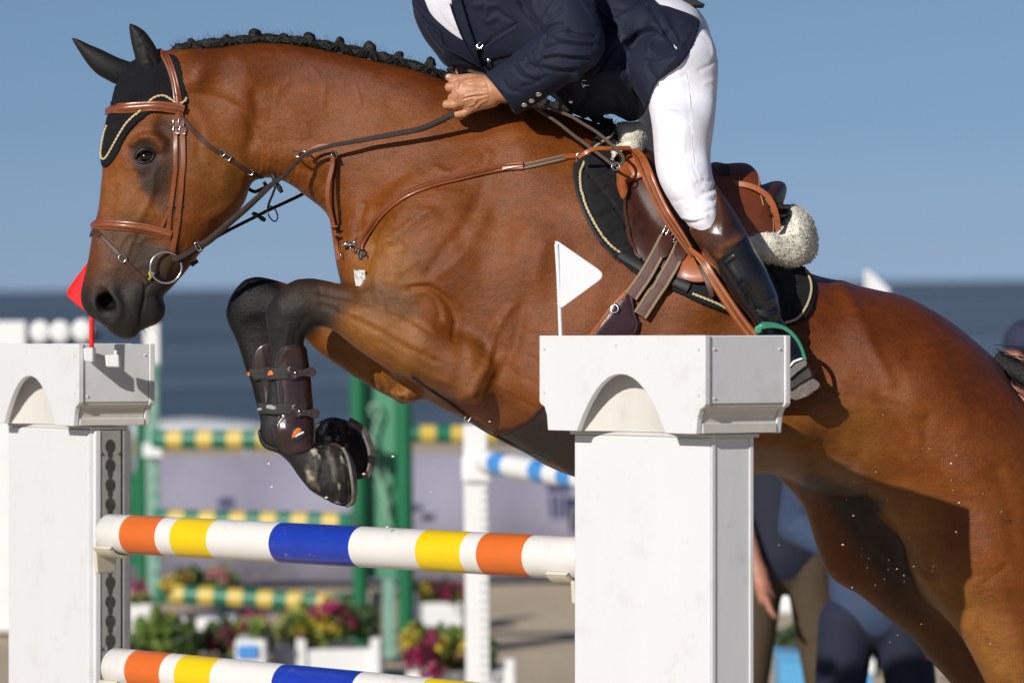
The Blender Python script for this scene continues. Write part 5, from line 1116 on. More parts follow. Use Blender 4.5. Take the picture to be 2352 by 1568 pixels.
# ---- saddle pad
pad_out = z4([(118,225),(112,300),(128,420),(165,540),(215,650),(280,760),(350,850),(430,930),(520,1010),(640,1090),(780,1140),(900,1190),(1050,1260),(1250,1330),(1400,1390),(1560,1420),(1680,1415),(1780,1390),(1850,1310),(1882,1180),(1862,1060),(1800,980),(1740,930),(1600,830),(1400,700),(1200,560),(1000,430),(800,300),(640,190),(520,100),(420,10),(330,-60),(300,-90),(280,-40),(240,60),(160,160)])
vv = vshell([trunk], .0115, pad_out, (1300, 1900), (-.34, .34), (260, 770), .0058, extra='both')
v, f = vv.mesh(); v = smooth_mesh(v, f, 2); n = vnormals(v, f)
q = []
for a in range(9):   # quilting
    q.append((z4([(130 + a * 90, 240 + a * 20), (300 + a * 90, 560 + a * 60), (500 + a * 100, 1000 + a * 50)]), 2.6, -4)); 
q = [(z4([(170,240),(320,430),(470,640),(560,900)]), 2.6, -4.2), (z4([(330,215),(430,330),(520,500)]), 2.6, -3.6), (z4([(180,460),(260,450),(330,400),(410,380)]), 2.6, -4), (z4([(230,620),(330,600),(400,560),(470,560)]), 2.6, -4), (z4([(310,770),(400,740),(480,700),(560,690)]), 2.6, -4), (z4([(400,880),(480,830),(560,800)]), 2.6, -3.6), (z4([(200,320),(300,300),(380,260)]), 2.6, -3.6),
     (z4([(170,250),(165,330),(190,480),(250,620),(330,750),(440,870)]), 5, -2), (z4([(1100,1180),(1250,1240)]), 3, -3), (z4([(1700,960),(1740,1100),(1700,1300)]), 3, -2.6), (z4([(1500,950),(1600,1100),(1650,1330)]), 3, -2.6), (z4([(1500,1100),(1700,1080),(1830,1120)]), 3, -2.6)]
v = strokes(v, n, [(a, b, c * 1.5) for a, b, c in q], yrange=(-.6, 0))
spad = thing('saddle_pad', 'black quilted saddle pad edged in gold piping under the saddle', 'saddle pad', PW(1600, 760, -.25))
mk('pad', v, f, felt, spad)
PV_ = np.vstack([Hv, v]); PF_ = [tuple(int(i) for i in g) for g in Hf] + [tuple(int(i) + len(Hv) for i in g) for g in f]
PB = BVHTree.FromPolygons([tuple(a) for a in np.vstack([Hv, v])], [tuple(int(i) for i in g) for g in Hf] + [tuple(int(i) + len(Hv) for i in g) for g in f])
rope('piping', z4([(178,212),(150,280),(150,380),(172,480),(210,580),(270,690),(340,790),(400,850),(445,880)]), .0028, gold_rope, spad, PB)
rope('piping', z4([(975,1178),(1060,1210),(1160,1250),(1250,1300)]), .0028, gold_rope, spad, PB)
rope('piping', z4([(1640,1395),(1740,1360),(1800,1290),(1840,1190),(1845,1110),(1825,1050),(1790,990)]), .0028, gold_rope, spad, PB)
rope('piping', z3([(1550,865),(1570,910),(1572,960),(1540,1010),(1480,1050),(1430,1085),(1380,1140)]), .0028, gold_rope, spad, PB)
strap('pad_edge', z3([(1530,860),(1535,920),(1525,970)]), .012, .006, felt, spad, PB)
strap('edge_binding', z4([(112,225),(108,300),(128,430),(170,555),(225,670),(290,775),(360,860),(440,940)]), .009, .004, rubber_black, spad, PB)
strap('girth_loop', z4([(440,890),(540,950),(640,1010),(760,1060),(860,1095),(950,1140)]), .024, .006, rubber_black, spad, PB, off=.001)
# ---- saddle
saddle = thing('saddle', 'tan and dark red jumping saddle on the black pad', 'saddle', PW(1620, 640, -.2))
sv = Vol(nonuni([(vx(1380), vx(1830), .005)]), nonuni([(-.29, .29, .0055)]), nonuni([(vz(720), vz(320), .0045)]))
seat = Inflate([(1448,352),(1468,345),(1490,352),(1530,388),(1590,412),(1640,410),(1700,408),(1722,420),(1735,428),(1752,424),(1778,416),(1798,418),(1806,430),(1804,448),(1797,470),(1785,500),(1740,505),(1690,495),(1600,470),(1500,430),(1440,385)], [(1480,380,.09),(1600,440,.13),(1700,440,.16),(1780,445,.175)], yc=0.0, h=.004)
sv.field(seat, k=.01)
tree = Inflate([(1440,345),(1468,340),(1495,352),(1530,388),(1590,412),(1640,411),(1700,408),(1722,420),(1745,440),(1775,470),(1785,510),(1765,600),(1700,680),(1560,690),(1440,620),(1400,500),(1410,400)], .245, yc=0.0, h=.005, power=.5)
sv.field(tree, k=.02)
v, f = sv.mesh(); v = smooth_mesh(v, f, 2); n = vnormals(v, f); v = strokes(v, n, [(z4([(1480,395),(1560,400),(1640,440)]), 4, -3), (z4([(1440,480),(1540,500),(1640,490)]), 3, -3)])
mk('seat', v, f, seat_l, saddle); SV_, SF_ = v, f
sv = Vol(nonuni([(vx(1680), vx(1830), .004)]), nonuni([(-.30, .30, .005)]), nonuni([(vz(560), vz(440), .004)]))
for y_, r_ in ((478, .013), (497, .014)): sv.field(Inflate([(1735,y_-8),(1790,y_-8),(1805,y_-2),(1806,y_+8),(1795,y_+14),(1735,y_+12),(1715,y_)], .23, yc=0.0, h=.003, power=.6), k=.003)
v, f = sv.mesh(); mk('cantle_panel', v, f, dark_l, saddle)
SB = BVHTree.FromPolygons([tuple(a) for a in np.vstack([PV_, SV_])], [tuple(int(i) for i in g) for g in PF_] + [tuple(int(i) + len(PV_) for i in g) for g in SF_])
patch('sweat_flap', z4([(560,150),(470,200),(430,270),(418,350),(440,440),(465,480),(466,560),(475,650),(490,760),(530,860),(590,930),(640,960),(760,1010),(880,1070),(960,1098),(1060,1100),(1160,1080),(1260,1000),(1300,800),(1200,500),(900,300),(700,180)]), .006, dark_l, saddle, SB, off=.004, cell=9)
patch('knee_roll', z4([(545,150),(470,195),(420,270),(408,340),(420,430),(455,500),(470,440),(490,390),(560,370),(640,330),(620,260),(590,190)]), .016, orange_l, saddle, SB, off=.010, cell=6)
strap('flap_binding', z4([(478,392),(460,440),(466,560),(476,660),(495,770),(535,865),(595,935)]), .005, .006, brown_l, saddle, SB, off=.008)
patch('flap_bottom', z4([(890,1060),(930,940),(1010,900),(1120,960),(1150,1070),(1060,1102),(960,1098)]), .006, orange_l, saddle, SB, off=.013, cell=7)
patch('flap', z4([(1080,345),(1110,330),(1230,328),(1345,325),(1400,375),(1440,450),(1470,530),(1490,620),(1494,700),(1488,770),(1462,840),(1440,865),(1350,900),(1150,800),(1050,600),(1030,450)]), .006, mat('flap_leather', (.165,.040,.014), rough=.42, spec=.5, noise=[(30,.2,5),(300,.12,2)], bump=[(350,.2,.0006,3)], coat=.1), saddle, SB, off=.030, cell=9)
for dd in (0,):
    strap('flap_stitching', z4([(1400,385),(1438,460),(1466,540),(1482,620),(1486,700),(1478,770),(1455,835)]), .0015, .0008, mat('pale_thread', (.5,.3,.16), rough=.7), saddle, SB, off=.0365)
strap('maker_lettering', z4([(1395,470),(1410,500),(1425,540),(1430,575)]), .003, .0006, mat('pale_thread'), saddle, SB, off=.037)
fl = z4([(560,140),(600,190),(640,290),(680,390),(730,500),(790,610),(850,700),(905,780),(950,850),(985,900)])
P = [(x, y, float(np.interp(i, [0, 2, 5, 9], [-.20, -.30, -.345, -.36])), float(np.interp(i, [0, 2, 5, 9], [20, 27, 25, 16]))) for i, (x, y) in enumerate(fl)]
free_strap('flap_edge', P, .02, .010, orange_l, saddle, nor=(-.45, -1, .1), prof='padded')
for d_, m_ in ((-9, 'brown_strap_leather'), (4, 'brown_strap_leather')):
    P2_ = [(p[0] + d_ * .9, p[1] + d_ * .3, p[2] - .0125) for p in P]; free_strap('flap_groove', P2_, .0018, .0022, MATS[m_], saddle, nor=(-.45, -1, .1))
strap('girth_billet', z4([(960,850),(1000,930),(1030,990),(1060,1040),(1085,1090),(1110,1140),(1135,1168)]), .013, .004, brown_l, saddle, SB, off=.018)
# strap looped over the cantle
free_strap('stirrup_keeper_strap', [(*z4([(1190,372)])[0], -.215), (*z4([(1260,368)])[0], -.225), (*z4([(1350,378)])[0], -.232), (*z4([(1440,405)])[0], -.236), (*z4([(1520,460)])[0], -.24), (*z4([(1565,530)])[0], -.242), (*z4([(1590,610)])[0], -.24), (*z4([(1603,710)])[0], -.236)], .0135, .0045, orange_l, saddle, nor=(0, -1, .25))
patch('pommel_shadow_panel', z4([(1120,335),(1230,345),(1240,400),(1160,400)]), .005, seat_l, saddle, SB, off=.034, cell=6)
# ---- girth
girth = thing('girth', 'brown girth with two elastic straps and a dark belly guard', 'girth', PW(1500, 1100, -.1))
for pts in ([(775,800),(720,910),(650,1030),(590,1120),(520,1210)], [(900,850),(840,980),(760,1100),(680,1210),(590,1340)]):
    strap('elastic', z4(pts), .032, .005, elastic, girth, SB, off=.0125)
    for sgn in (-1, 1):
        strap('elastic_edge', [(x + sgn * 11.5, y + sgn * 6.5) for x, y in z4(pts)], .0065, .0062, web, girth, SB, off=.0125)
for p in ([(745,800),(725,900),(760,950),(800,930),(830,800)], [(870,830),(848,930),(880,970),(920,960),(945,880)]):
    patch('billet_end', z4(p), .004, dark_l, girth, SB, off=.019, cell=6)
patch('belly_guard', z4([(500,1160),(530,1200),(545,1270),(545,1330),(590,1385),(575,1440),(530,1510),(520,1800),(200,1800),(220,1495),(300,1390),(380,1290)]), .008, oxblood, girth, SB, off=.004, cell=8, curve=False)
strap('guard_edge', z4([(500,1165),(400,1270),(300,1390),(215,1500)]), .010, .006, orange_l, girth, SB, off=.005)
strap('guard_seam', z4([(520,1190),(535,1260),(538,1330),(575,1390),(545,1470)]), .004, .004, oxblood, girth, SB, off=.011)
h, nn = hit(SB, *z4([(400,1290)])[0]); v, f = ring_geo(np.array(h) + np.array([0, -.016, 0]), .009, .002, (-.4, -1, .2), 18, 6); mk('ring', v, f, silver, girth)
patch('guard_tab', z4([(380,1275),(415,1258),(445,1300),(420,1335),(385,1320)]), .003, oxblood, girth, SB, off=.013, cell=5)
patch('belly_guard', [(1400,960),(1300,938),(1245,935),(1215,962),(1180,980),(1140,990),(1165,1004),(1200,1024),(1270,1056),(1325,1090),(1420,1110),(1450,1040)], .007, mat('dark_guard', (.026,.017,.016), rough=.42, var=.2, bump=[(80, .3, .002, 3)]), girth, HB, off=.001, cell=8)
strap('guard_edge', [(1250,935),(1230,956),(1200,974),(1165,988),(1138,992)], .006, .009, dark_l, girth, HB)
strap('girth_buckle_strap', z7([(780,500),(850,540),(920,570),(990,600)]), .010, .004, rubber_black, girth, HB, off=.003)
for p, q_ in (([(750,800),(795,665)], 0), ([(835,800),(800,700)], 0)):
    a, b = z4(p); h, nn = hit(SB, *a); h2, n2 = hit(SB, *b)
g = []
for cx, cy, w_, hh, an in ((790,735,.022,.036,.45), (800,745,.012,.026,.5), (855,800,.016,.02,.5)):
    h, nn = hit(SB, *z4([(cx, cy)])[0]); g.append(buckle_geo(np.array(h) + np.array([0, -.022, 0]), w_, hh, .0017, an))
for cx, cy in ((790,668), (752,775), (835,800), (880,803), (800,770)):
    h, nn = hit(SB, *z4([(cx, cy)])[0]); g.append(sphere_geo(np.array(h) + np.array([0, -.024, 0]), .003, 8, 6))
v, f = join_geo(g); mk('buckle', v, f, silver, girth)
# fleece half pad under the saddle
hp_ = thing('fleece_pad', 'cream sheepskin half pad showing behind the saddle', 'sheepskin pad', PW(1780, 600, -.15))
sv = Vol(nonuni([(vx(1700), vx(1900), .0045)]), nonuni([(-.36, .36, .0055)]), nonuni([(vz(625), vz(460), .0045)]))
ff = Inflate(z4([(1470,720),(1490,660),(1560,670),(1610,600),(1640,545),(1690,532),(1740,545),(1800,590),(1838,640),(1862,720),(1876,800),(1868,870),(1830,925),(1790,948),(1700,925),(1600,888),(1500,855),(1450,850)]), .225, yc=0.0, h=.004, power=.7)
sv.field(ff, k=.01); sv.chain([(*L(1690,555,-.235), .030), (*L(1760,566,-.225), .036), (*L(1815,578,-.19), .036), (*L(1842,575,-.12), .030)], k=.02); v, f = sv.mesh(); v = smooth_mesh(v, f, 2); n = vnormals(v, f)
v = strokes(v, n, [(z4([(1480,700),(1600,740),(1700,770),(1780,850)]), 3, -5), (z4([(1780,850),(1810,880),(1840,870)]), 3, -4), (z4([(1640,560),(1700,640),(1780,700),(1840,800)]), 4, -3), (z4([(1560,780),(1680,830),(1760,900)]), 6, 3)])
from mathutils import noise as mn
def fuzz(v, n, a, s1): return v + n * (np.array([mn.noise(Vector(p) * s1) * a + mn.noise(Vector(p) * s1 * 2.7) * a * .6 for p in v]))[:, None]
def pile(v, n, par, cnt):
    ok = np.nonzero(n[:, 1] < .4)[0]; parts = []; r_ = np.random.default_rng(3)
    for i in r_.choice(ok, cnt):
        d = n[i] + r_.normal(0, .55, 3); d /= np.linalg.norm(d); d2 = d + r_.normal(0, .6, 3); ln = r_.uniform(.0016, .0034); p = v[i] + r_.normal(0, .0015, 3)
        parts.append(tube_geo(np.array([p, p + d * ln * .6, p + d * ln * .6 + d2 / np.linalg.norm(d2) * ln * .5]), np.array([.0009, .0008, .0004]), 3))
    vv_, ff_2 = join_geo(parts); tag(mk('pile', vv_, ff_2, fleece, par), kind='stuff')
v = fuzz(v, n, .0016, 90); rf_ = mk('rear_fleece', v, f, fleece, hp_); pile(v, n, rf_, 8000)
sv = Vol(nonuni([(vx(1400), vx(1510), .0045)]), nonuni([(-.20, .18, .006)]), nonuni([(vz(400), vz(270), .0045)]))
sv.field(Inflate(z3([(1590,915),(1640,900),(1700,905),(1760,895),(1800,950),(1815,1020),(1812,1080),(1780,1110),(1700,1120),(1640,1130),(1590,1060),(1560,1080),(1540,1110),(1530,1060),(1580,1010)]), .11, yc=0.0, h=.004), k=.01)
sv.chain([(*L(1420,350,-.16), .016), (*L(1432,385,-.22), .018), (*L(1424,410,-.25), .010)], k=.01); sv.chain([(*L(1460,320,-.06), .022), (*L(1450,345,-.16), .024), (*L(1440,365,-.2), .015)], k=.02)
v, f = sv.mesh(); v = smooth_mesh(v, f, 2); n = vnormals(v, f); v = fuzz(v, n, .0018, 90); rf_ = mk('front_fleece', v, f, fleece, hp_); pile(v, vnormals(v, f), rf_, 2600)
# pommel and dark back of the saddle between the legs
# ---- breastplate upper strap to the saddle
P = [(*p, yy) for p, yy in zip(z3([(1320,1158),(1360,1130),(1400,1108),(1460,1095),(1530,1095),(1600,1092),(1690,1092)]), (-.235,-.245,-.245,-.24,-.235,-.22,-.2))]
free_strap('saddle_strap', P, .0105, .0042, orange_l, bp, nor=(0, -1, .4), step=5)
# ---- stirrup
stir = thing('stirrup', 'green metal stirrup hanging on a tan leather by the black boot', 'stirrup', PW(1800, 930, -.36))
P = [(*p, yy, w_) for p, yy, w_ in zip(z4([(960,850),(1020,905),(1065,960),(1120,1060),(1200,1185),(1290,1320),(1370,1430),(1420,1490)]), (-.375,-.405,-.425,-.435,-.438,-.435,-.425,-.42), (8, 14, 18, 21, 23, 24, 25, 25))]
free_strap('stirrup_leather', P, .02, .0055, orange_l, stir, nor=(-.25, -1, 0))
for d_ in (-7, 0, 7):
    P3 = [(p[0] + d_ * .8, p[1] - d_ * .5, p[2] - .0062) for p in P[1:]]; free_strap('leather_groove', P3, .0014, .0012, dark_l if d_ == 0 else MATS['pale_thread'], stir, nor=(-.25, -1, 0))
green = mat('green_anodised', (.10,.46,.27), rough=.28, metal=.55, var=.05, coat=.3)
P = [(*p, yy, w_) for p, yy, w_ in zip(z14([(1735,165),(1780,145),(1850,140),(1920,155),(1980,190),(2030,245),(2065,310),(2090,390)]), (-.418,-.42,-.415,-.41,-.41,-.41,-.408,-.405), (7, 15, 14, 11, 10, 9, 8, 9))]
free_strap('stirrup_branch', P, .01, .010, green, stir, nor=(.2, -1, .4), step=4, prof='round')
slab('eyelet', z14([(1728,150),(1760,135),(1778,150),(1775,185),(1745,200),(1725,185)]), -.43, -.41, green, stir, .002)
slab('eyelet_slot', z14([(1772,150),(1800,142),(1850,142),(1858,158),(1800,164),(1775,172)]), -.4235, -.4195, rubber_black, stir, .001)
slab('footplate', z14([(1975,440),(2010,395),(2070,372),(2085,385),(2020,410),(1982,450)]), -.425, -.30, mat('white_plastic', (.7,.72,.74), rough=.4, var=.03), stir, .002)
slab('footplate', z14([(1970,470),(2010,425),(2085,385),(2112,405),(2108,430),(2040,480),(1985,530),(1965,520)]), -.42, -.305, mat('grey_rubber', (.17,.16,.145), rough=.8, bump=[(200,.5,.002,2)]), stir, .002)
# ---- protective boots on the front legs
def leg_boot(lab, polys, yr, xr, zr, fields, bands, grp):
    t = thing('leg_boot', lab, 'leg boot', PW(polys[0][0][0], polys[0][0][1] + 160, yr[0]), grp)
    return t
lb = thing('leg_boot', 'brown leather tendon boot on the near front leg with two black straps', 'leg boot', PW(670, 1030, -.15), 'boots on the front legs')
bp1 = z5([(370,580),(372,540),(390,505),(420,478),(470,465),(520,466),(560,475),(575,520),(590,620),(600,760),(605,860),(605,960),(600,1040),(560,1075),(500,1096),(440,1095),(395,1060),(370,1010),(352,960),(372,915),(395,870),(392,800),(385,720),(380,650)])
vv = vshell([NL], .0065, bp1, (590, 740), (-.19, -.05), (775, 1060), .0028, k=.01)
v, f = vv.mesh(); v = smooth_mesh(v, f, 2); n = vnormals(v, f)
v = strokes(v, n, [(z5([(390,570),(405,530),(440,500),(490,488)]), 2, 1.2), (z5([(375,960),(385,910),(420,880)]), 2, 1.4), (z5([(470,960)]), 26, 4), (z5([(385,640),(400,760),(395,870)]), 2.6, 1.4), (z5([(400,660),(415,770),(412,860)]), 2, -1.2)])
boot_l = mat('maroon_boot', (.030,.0135,.0135), rough=.30, spec=.5, noise=[(40, .2, 4)], bump=[(60, .15, .002, 3)], coat=.35)
mk('shell', v, f, boot_l, lb)
liner = z5([(352,600),(355,540),(378,495),(420,465),(480,456),(540,460),(560,480),(590,700),(600,1040),(560,1085),(500,1106),(430,1104),(380,1070),(350,1020),(338,960),(360,910),(376,850),(368,760),(362,690)])
vv = vshell([NL], .0035, liner, (590, 740), (-.19, -.05), (775, 1060), .0028, k=.01); v, f = vv.mesh(); mk('liner', v, f, rubber_black, lb)
v2 = vshell([NL], .0040, z5([(255,960),(255,1000),(275,1050),(310,1075),(350,1085),(380,1085),(400,1075),(360,1060),(310,1040),(285,1000),(275,950)]), (580, 740), (-.19, -.05), (960, 1060), .003, k=.01); v, f = v2.mesh(); mk('liner', v, f, rubber_black, lb)
LBV, LBF = [], []
def band(par, fields, off, poly, xr, yr, zr, m, nm='strap'):
    vv = vshell(fields, off, poly, xr, yr, zr, .0026, k=.01, curve=False); v, f = vv.mesh(); return mk(nm, smooth_mesh(v, f, 1), f, m, par)
elb = mat('black_elastic', (.022,.021,.021), rough=.75, bump=[(900, .5, .0006, 1)], var=.15)
band(lb, [NL], .0092, z5([(300,590),(470,588),(545,600),(545,660),(470,668),(300,668)]), (590, 740), (-.19, -.05), (830, 885), elb)
band(lb, [NL], .0092, z5([(295,800),(470,798),(560,810),(560,880),(470,880),(295,868)]), (590, 740), (-.19, -.05), (910, 970), elb)
NLB = HB
def tab(par, cx, cy, ang, y0):
    """moulded clip: a rounded end with a button, a waist with holes and a round tip"""
    x0, y_ = z5([(cx, cy)])[0]; c = np.array(L(x0, y_, y0)); ca, sa = math.cos(ang), math.sin(ang)
    def P(u, w): return (x0 + u * ca - w * sa, y_ + u * sa + w * ca)
    out = [P(-16, -8), P(-8, -16), P(4, -15), P(14, -8), P(24, -7), P(34, -10), P(44, -11), P(51, -5), P(51, 5), P(44, 11), P(34, 10), P(24, 8), P(14, 9), P(4, 15), P(-8, 16), P(-16, 8)]
    o = slab('clip', out, y0 - .006, y0 + .001, boot_l, par, .0018)
    v, f = join_geo([ring_geo(L(*P(-3, 0), y0 - .006), .011, .0012, (0, -1, 0), 18, 6), ring_geo(L(*P(-4, 0), y0 - .006), .0075, .0010, (0, -1, 0), 18, 6)]); mk('clip_rim', v, f, boot_l, o)
    v, f = sphere_geo(L(*P(4, 0), y0 - .008), .0036, 10, 6); mk('clip_button', v, f, silver, o)
    for u in (17, 29): v, f = sphere_geo(L(*P(u, 0), y0 - .0065), .0034, 10, 6, (1, .2, 1)); mk('clip_hole', v, f, rubber_black, o)
tab(lb, 472, 624, -.03, -.158); tab(lb, 496, 848, .16, -.158)
emb = mat('orange_print', (.72,.16,.02), rough=.5, var=.05); wht = mat('white_print', (.7,.7,.68), rough=.5, var=.05)
LBB = bvh_of(*vshell([NL], .0065, bp1, (590, 740), (-.19, -.05), (775, 1060), .0028, k=.01).mesh())
patch('emblem_ground', z5([(455,1000),(462,960),(490,938),(525,950),(540,975),(530,1000),(490,1022),(460,1018)]), .001, rubber_black, lb, LBB, off=.0042, cell=4, step=3)
patch('emblem', z5([(463,1006),(470,972),(495,948),(513,955),(512,965),(490,985),(475,1000)]), .001, emb, lb, LBB, off=.0056, cell=3, step=3)
patch('emblem_lettering', z5([(478,1000),(490,985),(528,968),(528,978),(500,992),(480,1003)]), .001, wht, lb, LBB, off=.0056, cell=3, step=3)
EB = bvh_of(*vshell([NL], .0092, z5([(280,580),(560,580),(560,890),(280,890)]), (590, 740), (-.19, -.05), (820, 970), .003, k=.01, curve=False).mesh())
patch('emblem', z5([(322,640),(330,612),(343,610),(352,628),(350,636),(335,636)]), .0008, emb, lb, EB, off=.0006, cell=3, step=3)
patch('emblem_lettering', z5([(312,815),(330,812),(350,816),(368,824),(368,836),(345,838),(325,834),(312,830)]), .0006, mat('grey_print', (.32,.31,.30), rough=.6, dirt=((.02,.02,.02), 260, .5, 1)), lb, EB, off=.0006, cell=3, step=3)
lb2 = thing('leg_boot', 'brown leather tendon boot on the far front leg behind the near one', 'leg boot', PW(630, 1000, .1), 'boots on the front legs')
vv = vshell([FL], .0065, z5([(218,600),(215,560),(225,510),(250,470),(290,447),(330,440),(420,450),(420,900),(360,960),(300,900),(280,740),(260,660),(230,640)]), (560, 700), (.03, .15), (770, 990), .003, k=.01); v, f = vv.mesh(); mk('shell', smooth_mesh(v, f, 1), f, boot_l, lb2)
band(lb2, [FL], .0092, z5([(195,600),(315,595),(420,600),(420,670),(235,672),(205,640)]), (550, 700), (.03, .15), (830, 885), elb)
band(lb2, [FL], .0092, z5([(245,800),(420,800),(420,870),(265,870)]), (550, 700), (.03, .15), (910, 970), elb)
FLB = bvh_of(*vshell([FL], .0092, z5([(180,580),(430,580),(430,890),(180,890)]), (550, 700), (.03, .15), (820, 970), .003, k=.01, curve=False).mesh())
patch('emblem', z5([(202,636),(203,622),(212,618),(216,634),(212,642)]), .0008, emb, lb2, FLB, off=.0006, cell=3, step=3)
patch('emblem_lettering', z5([(258,836),(282,828),(286,838),(264,846)]), .0008, MATS['grey_print'], lb2, FLB, off=.0006, cell=3, step=3)
# =================================================================== JUMP IN FRONT
wood_white = mat('white_painted_wood', (.705,.715,.73), rough=.45, spec=.45, noise=[(3, .02, 3)], bump=[(9, .12, .01, 4), (260, .12, .0006, 3)], dirt=[((.46,.42,.34), 6, .55, .30), ((.36,.33,.28), 45, .63, .55), ((.16,.15,.14), 120, .72, .7)], stretch=(1, 1, .6))
wood_grey = mat('weathered_white_wood', (.62,.60,.56), rough=.6, noise=[(12, .05, 4)], bump=[(40, .25, .003, 4)], stretch=(1, 1, .12), dirt=((.36,.30,.22), 9, .6, .45))
pole_white = mat('pole_white', (.72,.71,.68), rough=.32, spec=.5, noise=[(8, .02, 4)], bump=[(14, .1, .004, 4)], dirt=[((.38,.32,.25), 20, .60, .6), ((.55,.50,.42), 5, .55, .25)], coat=.1)
pole_orange = mat('pole_orange', (.66,.140,.020), rough=.34, spec=.5, noise=[(14, .06, 4)], dirt=((.75,.62,.45), 30, .64, .45), coat=.1)
pole_yellow = mat('pole_yellow', (.78,.55,.004), rough=.32, spec=.5, noise=[(14, .04, 4)], dirt=((.50,.34,.13), 28, .64, .5), coat=.1)
pole_blue = mat('pole_blue', (.012,.040,.36), rough=.30, spec=.5, noise=[(14, .10, 4)], dirt=((.35,.38,.55), 30, .60, .5), coat=.15)
iron = mat('zinc_track', (.30,.30,.285), rough=.5, metal=.0, noise=[(30, .12, 5)], bump=[(120, .2, .001, 3)])
hole_m = mat('track_hole', (.05,.047,.043), rough=.7, noise=[(60, .3, 3)])
def face_dirs(deg):
    global EN, ET
    a = math.radians(deg); ET = np.array([math.cos(a), -math.sin(a)]); EN = np.array([-math.sin(a), -math.cos(a)])     # along the broad face, and its normal
face_dirs(53)
def pillar_geo_box(c, a, b, z0, z1, bev=.0):
    """box about plan point c: half sizes a along the pole direction, b along the face normal"""
    P = []
    for z in (z0, z1):
        for s, t in ((-1, -1), (1, -1), (1, 1), (-1, 1)):
            q = np.array(c) + ET * a * s + EN * b * t; P.append((q[0], q[1], z))
    return P, [(3, 2, 1, 0), (4, 5, 6, 7), (0, 1, 5, 4), (1, 2, 6, 5), (2, 3, 7, 6), (3, 0, 4, 7)]
def bev(o, w=.003, seg=2):
    md = o.modifiers.new('bevel', 'BEVEL'); md.width = w; md.segments = seg; md.limit_method = 'ANGLE'; md.angle_limit = math.radians(40); return o
def plate(name, pts, org, U, Nn_, t, m, parent, holes=None, bw=.002):
    """plate in the plane through org spanned by U (plan direction) and z: pts (u, z); thickness t along Nn_ (outwards)"""
    n = len(pts); v2 = [Vector(p) for p in pts]
    vv, e, ff, *_ = delaunay_2d_cdt(v2, [(i, (i + 1) % n) for i in range(n)], [], 1, 1e-5)
    P2 = np.array([tuple(a) for a in vv]); T = []
    for q in ff:
        c = P2[list(q)].mean(0)
        if inside(np.array([c[0]]), np.array([c[1]]), np.array(pts, float))[0]: T.append(tuple(q))
    A = [(org[0] + U[0] * u, org[1] + U[1] * u, z) for u, z in P2]; B = [(x + Nn_[0] * t, y + Nn_[1] * t, z) for x, y, z in A]
    k = len(A); F = []
    for q in T: F.append(tuple(i + k for i in q)); F.append(tuple(q[::-1]))
    cnt = {}
    for q in T:
        for a, b in zip(q, q[1:] + q[:1]): cnt[(a, b)] = 1
    for (a, b) in cnt:
        if (b, a) not in cnt: F.append((a, b, b + k, a + k))
    me_o = mk(name, np.array(A + B), F, m, parent, smooth=False)
    bm = bmesh.new(); bm.from_mesh(me_o.data); bmesh.ops.recalc_face_normals(bm, faces=bm.faces); bmesh.ops.dissolve_limit(bm, angle_limit=.01, verts=bm.verts, edges=bm.edges); bm.to_mesh(me_o.data); bm.free()
    return bev(me_o, bw)
import bmesh
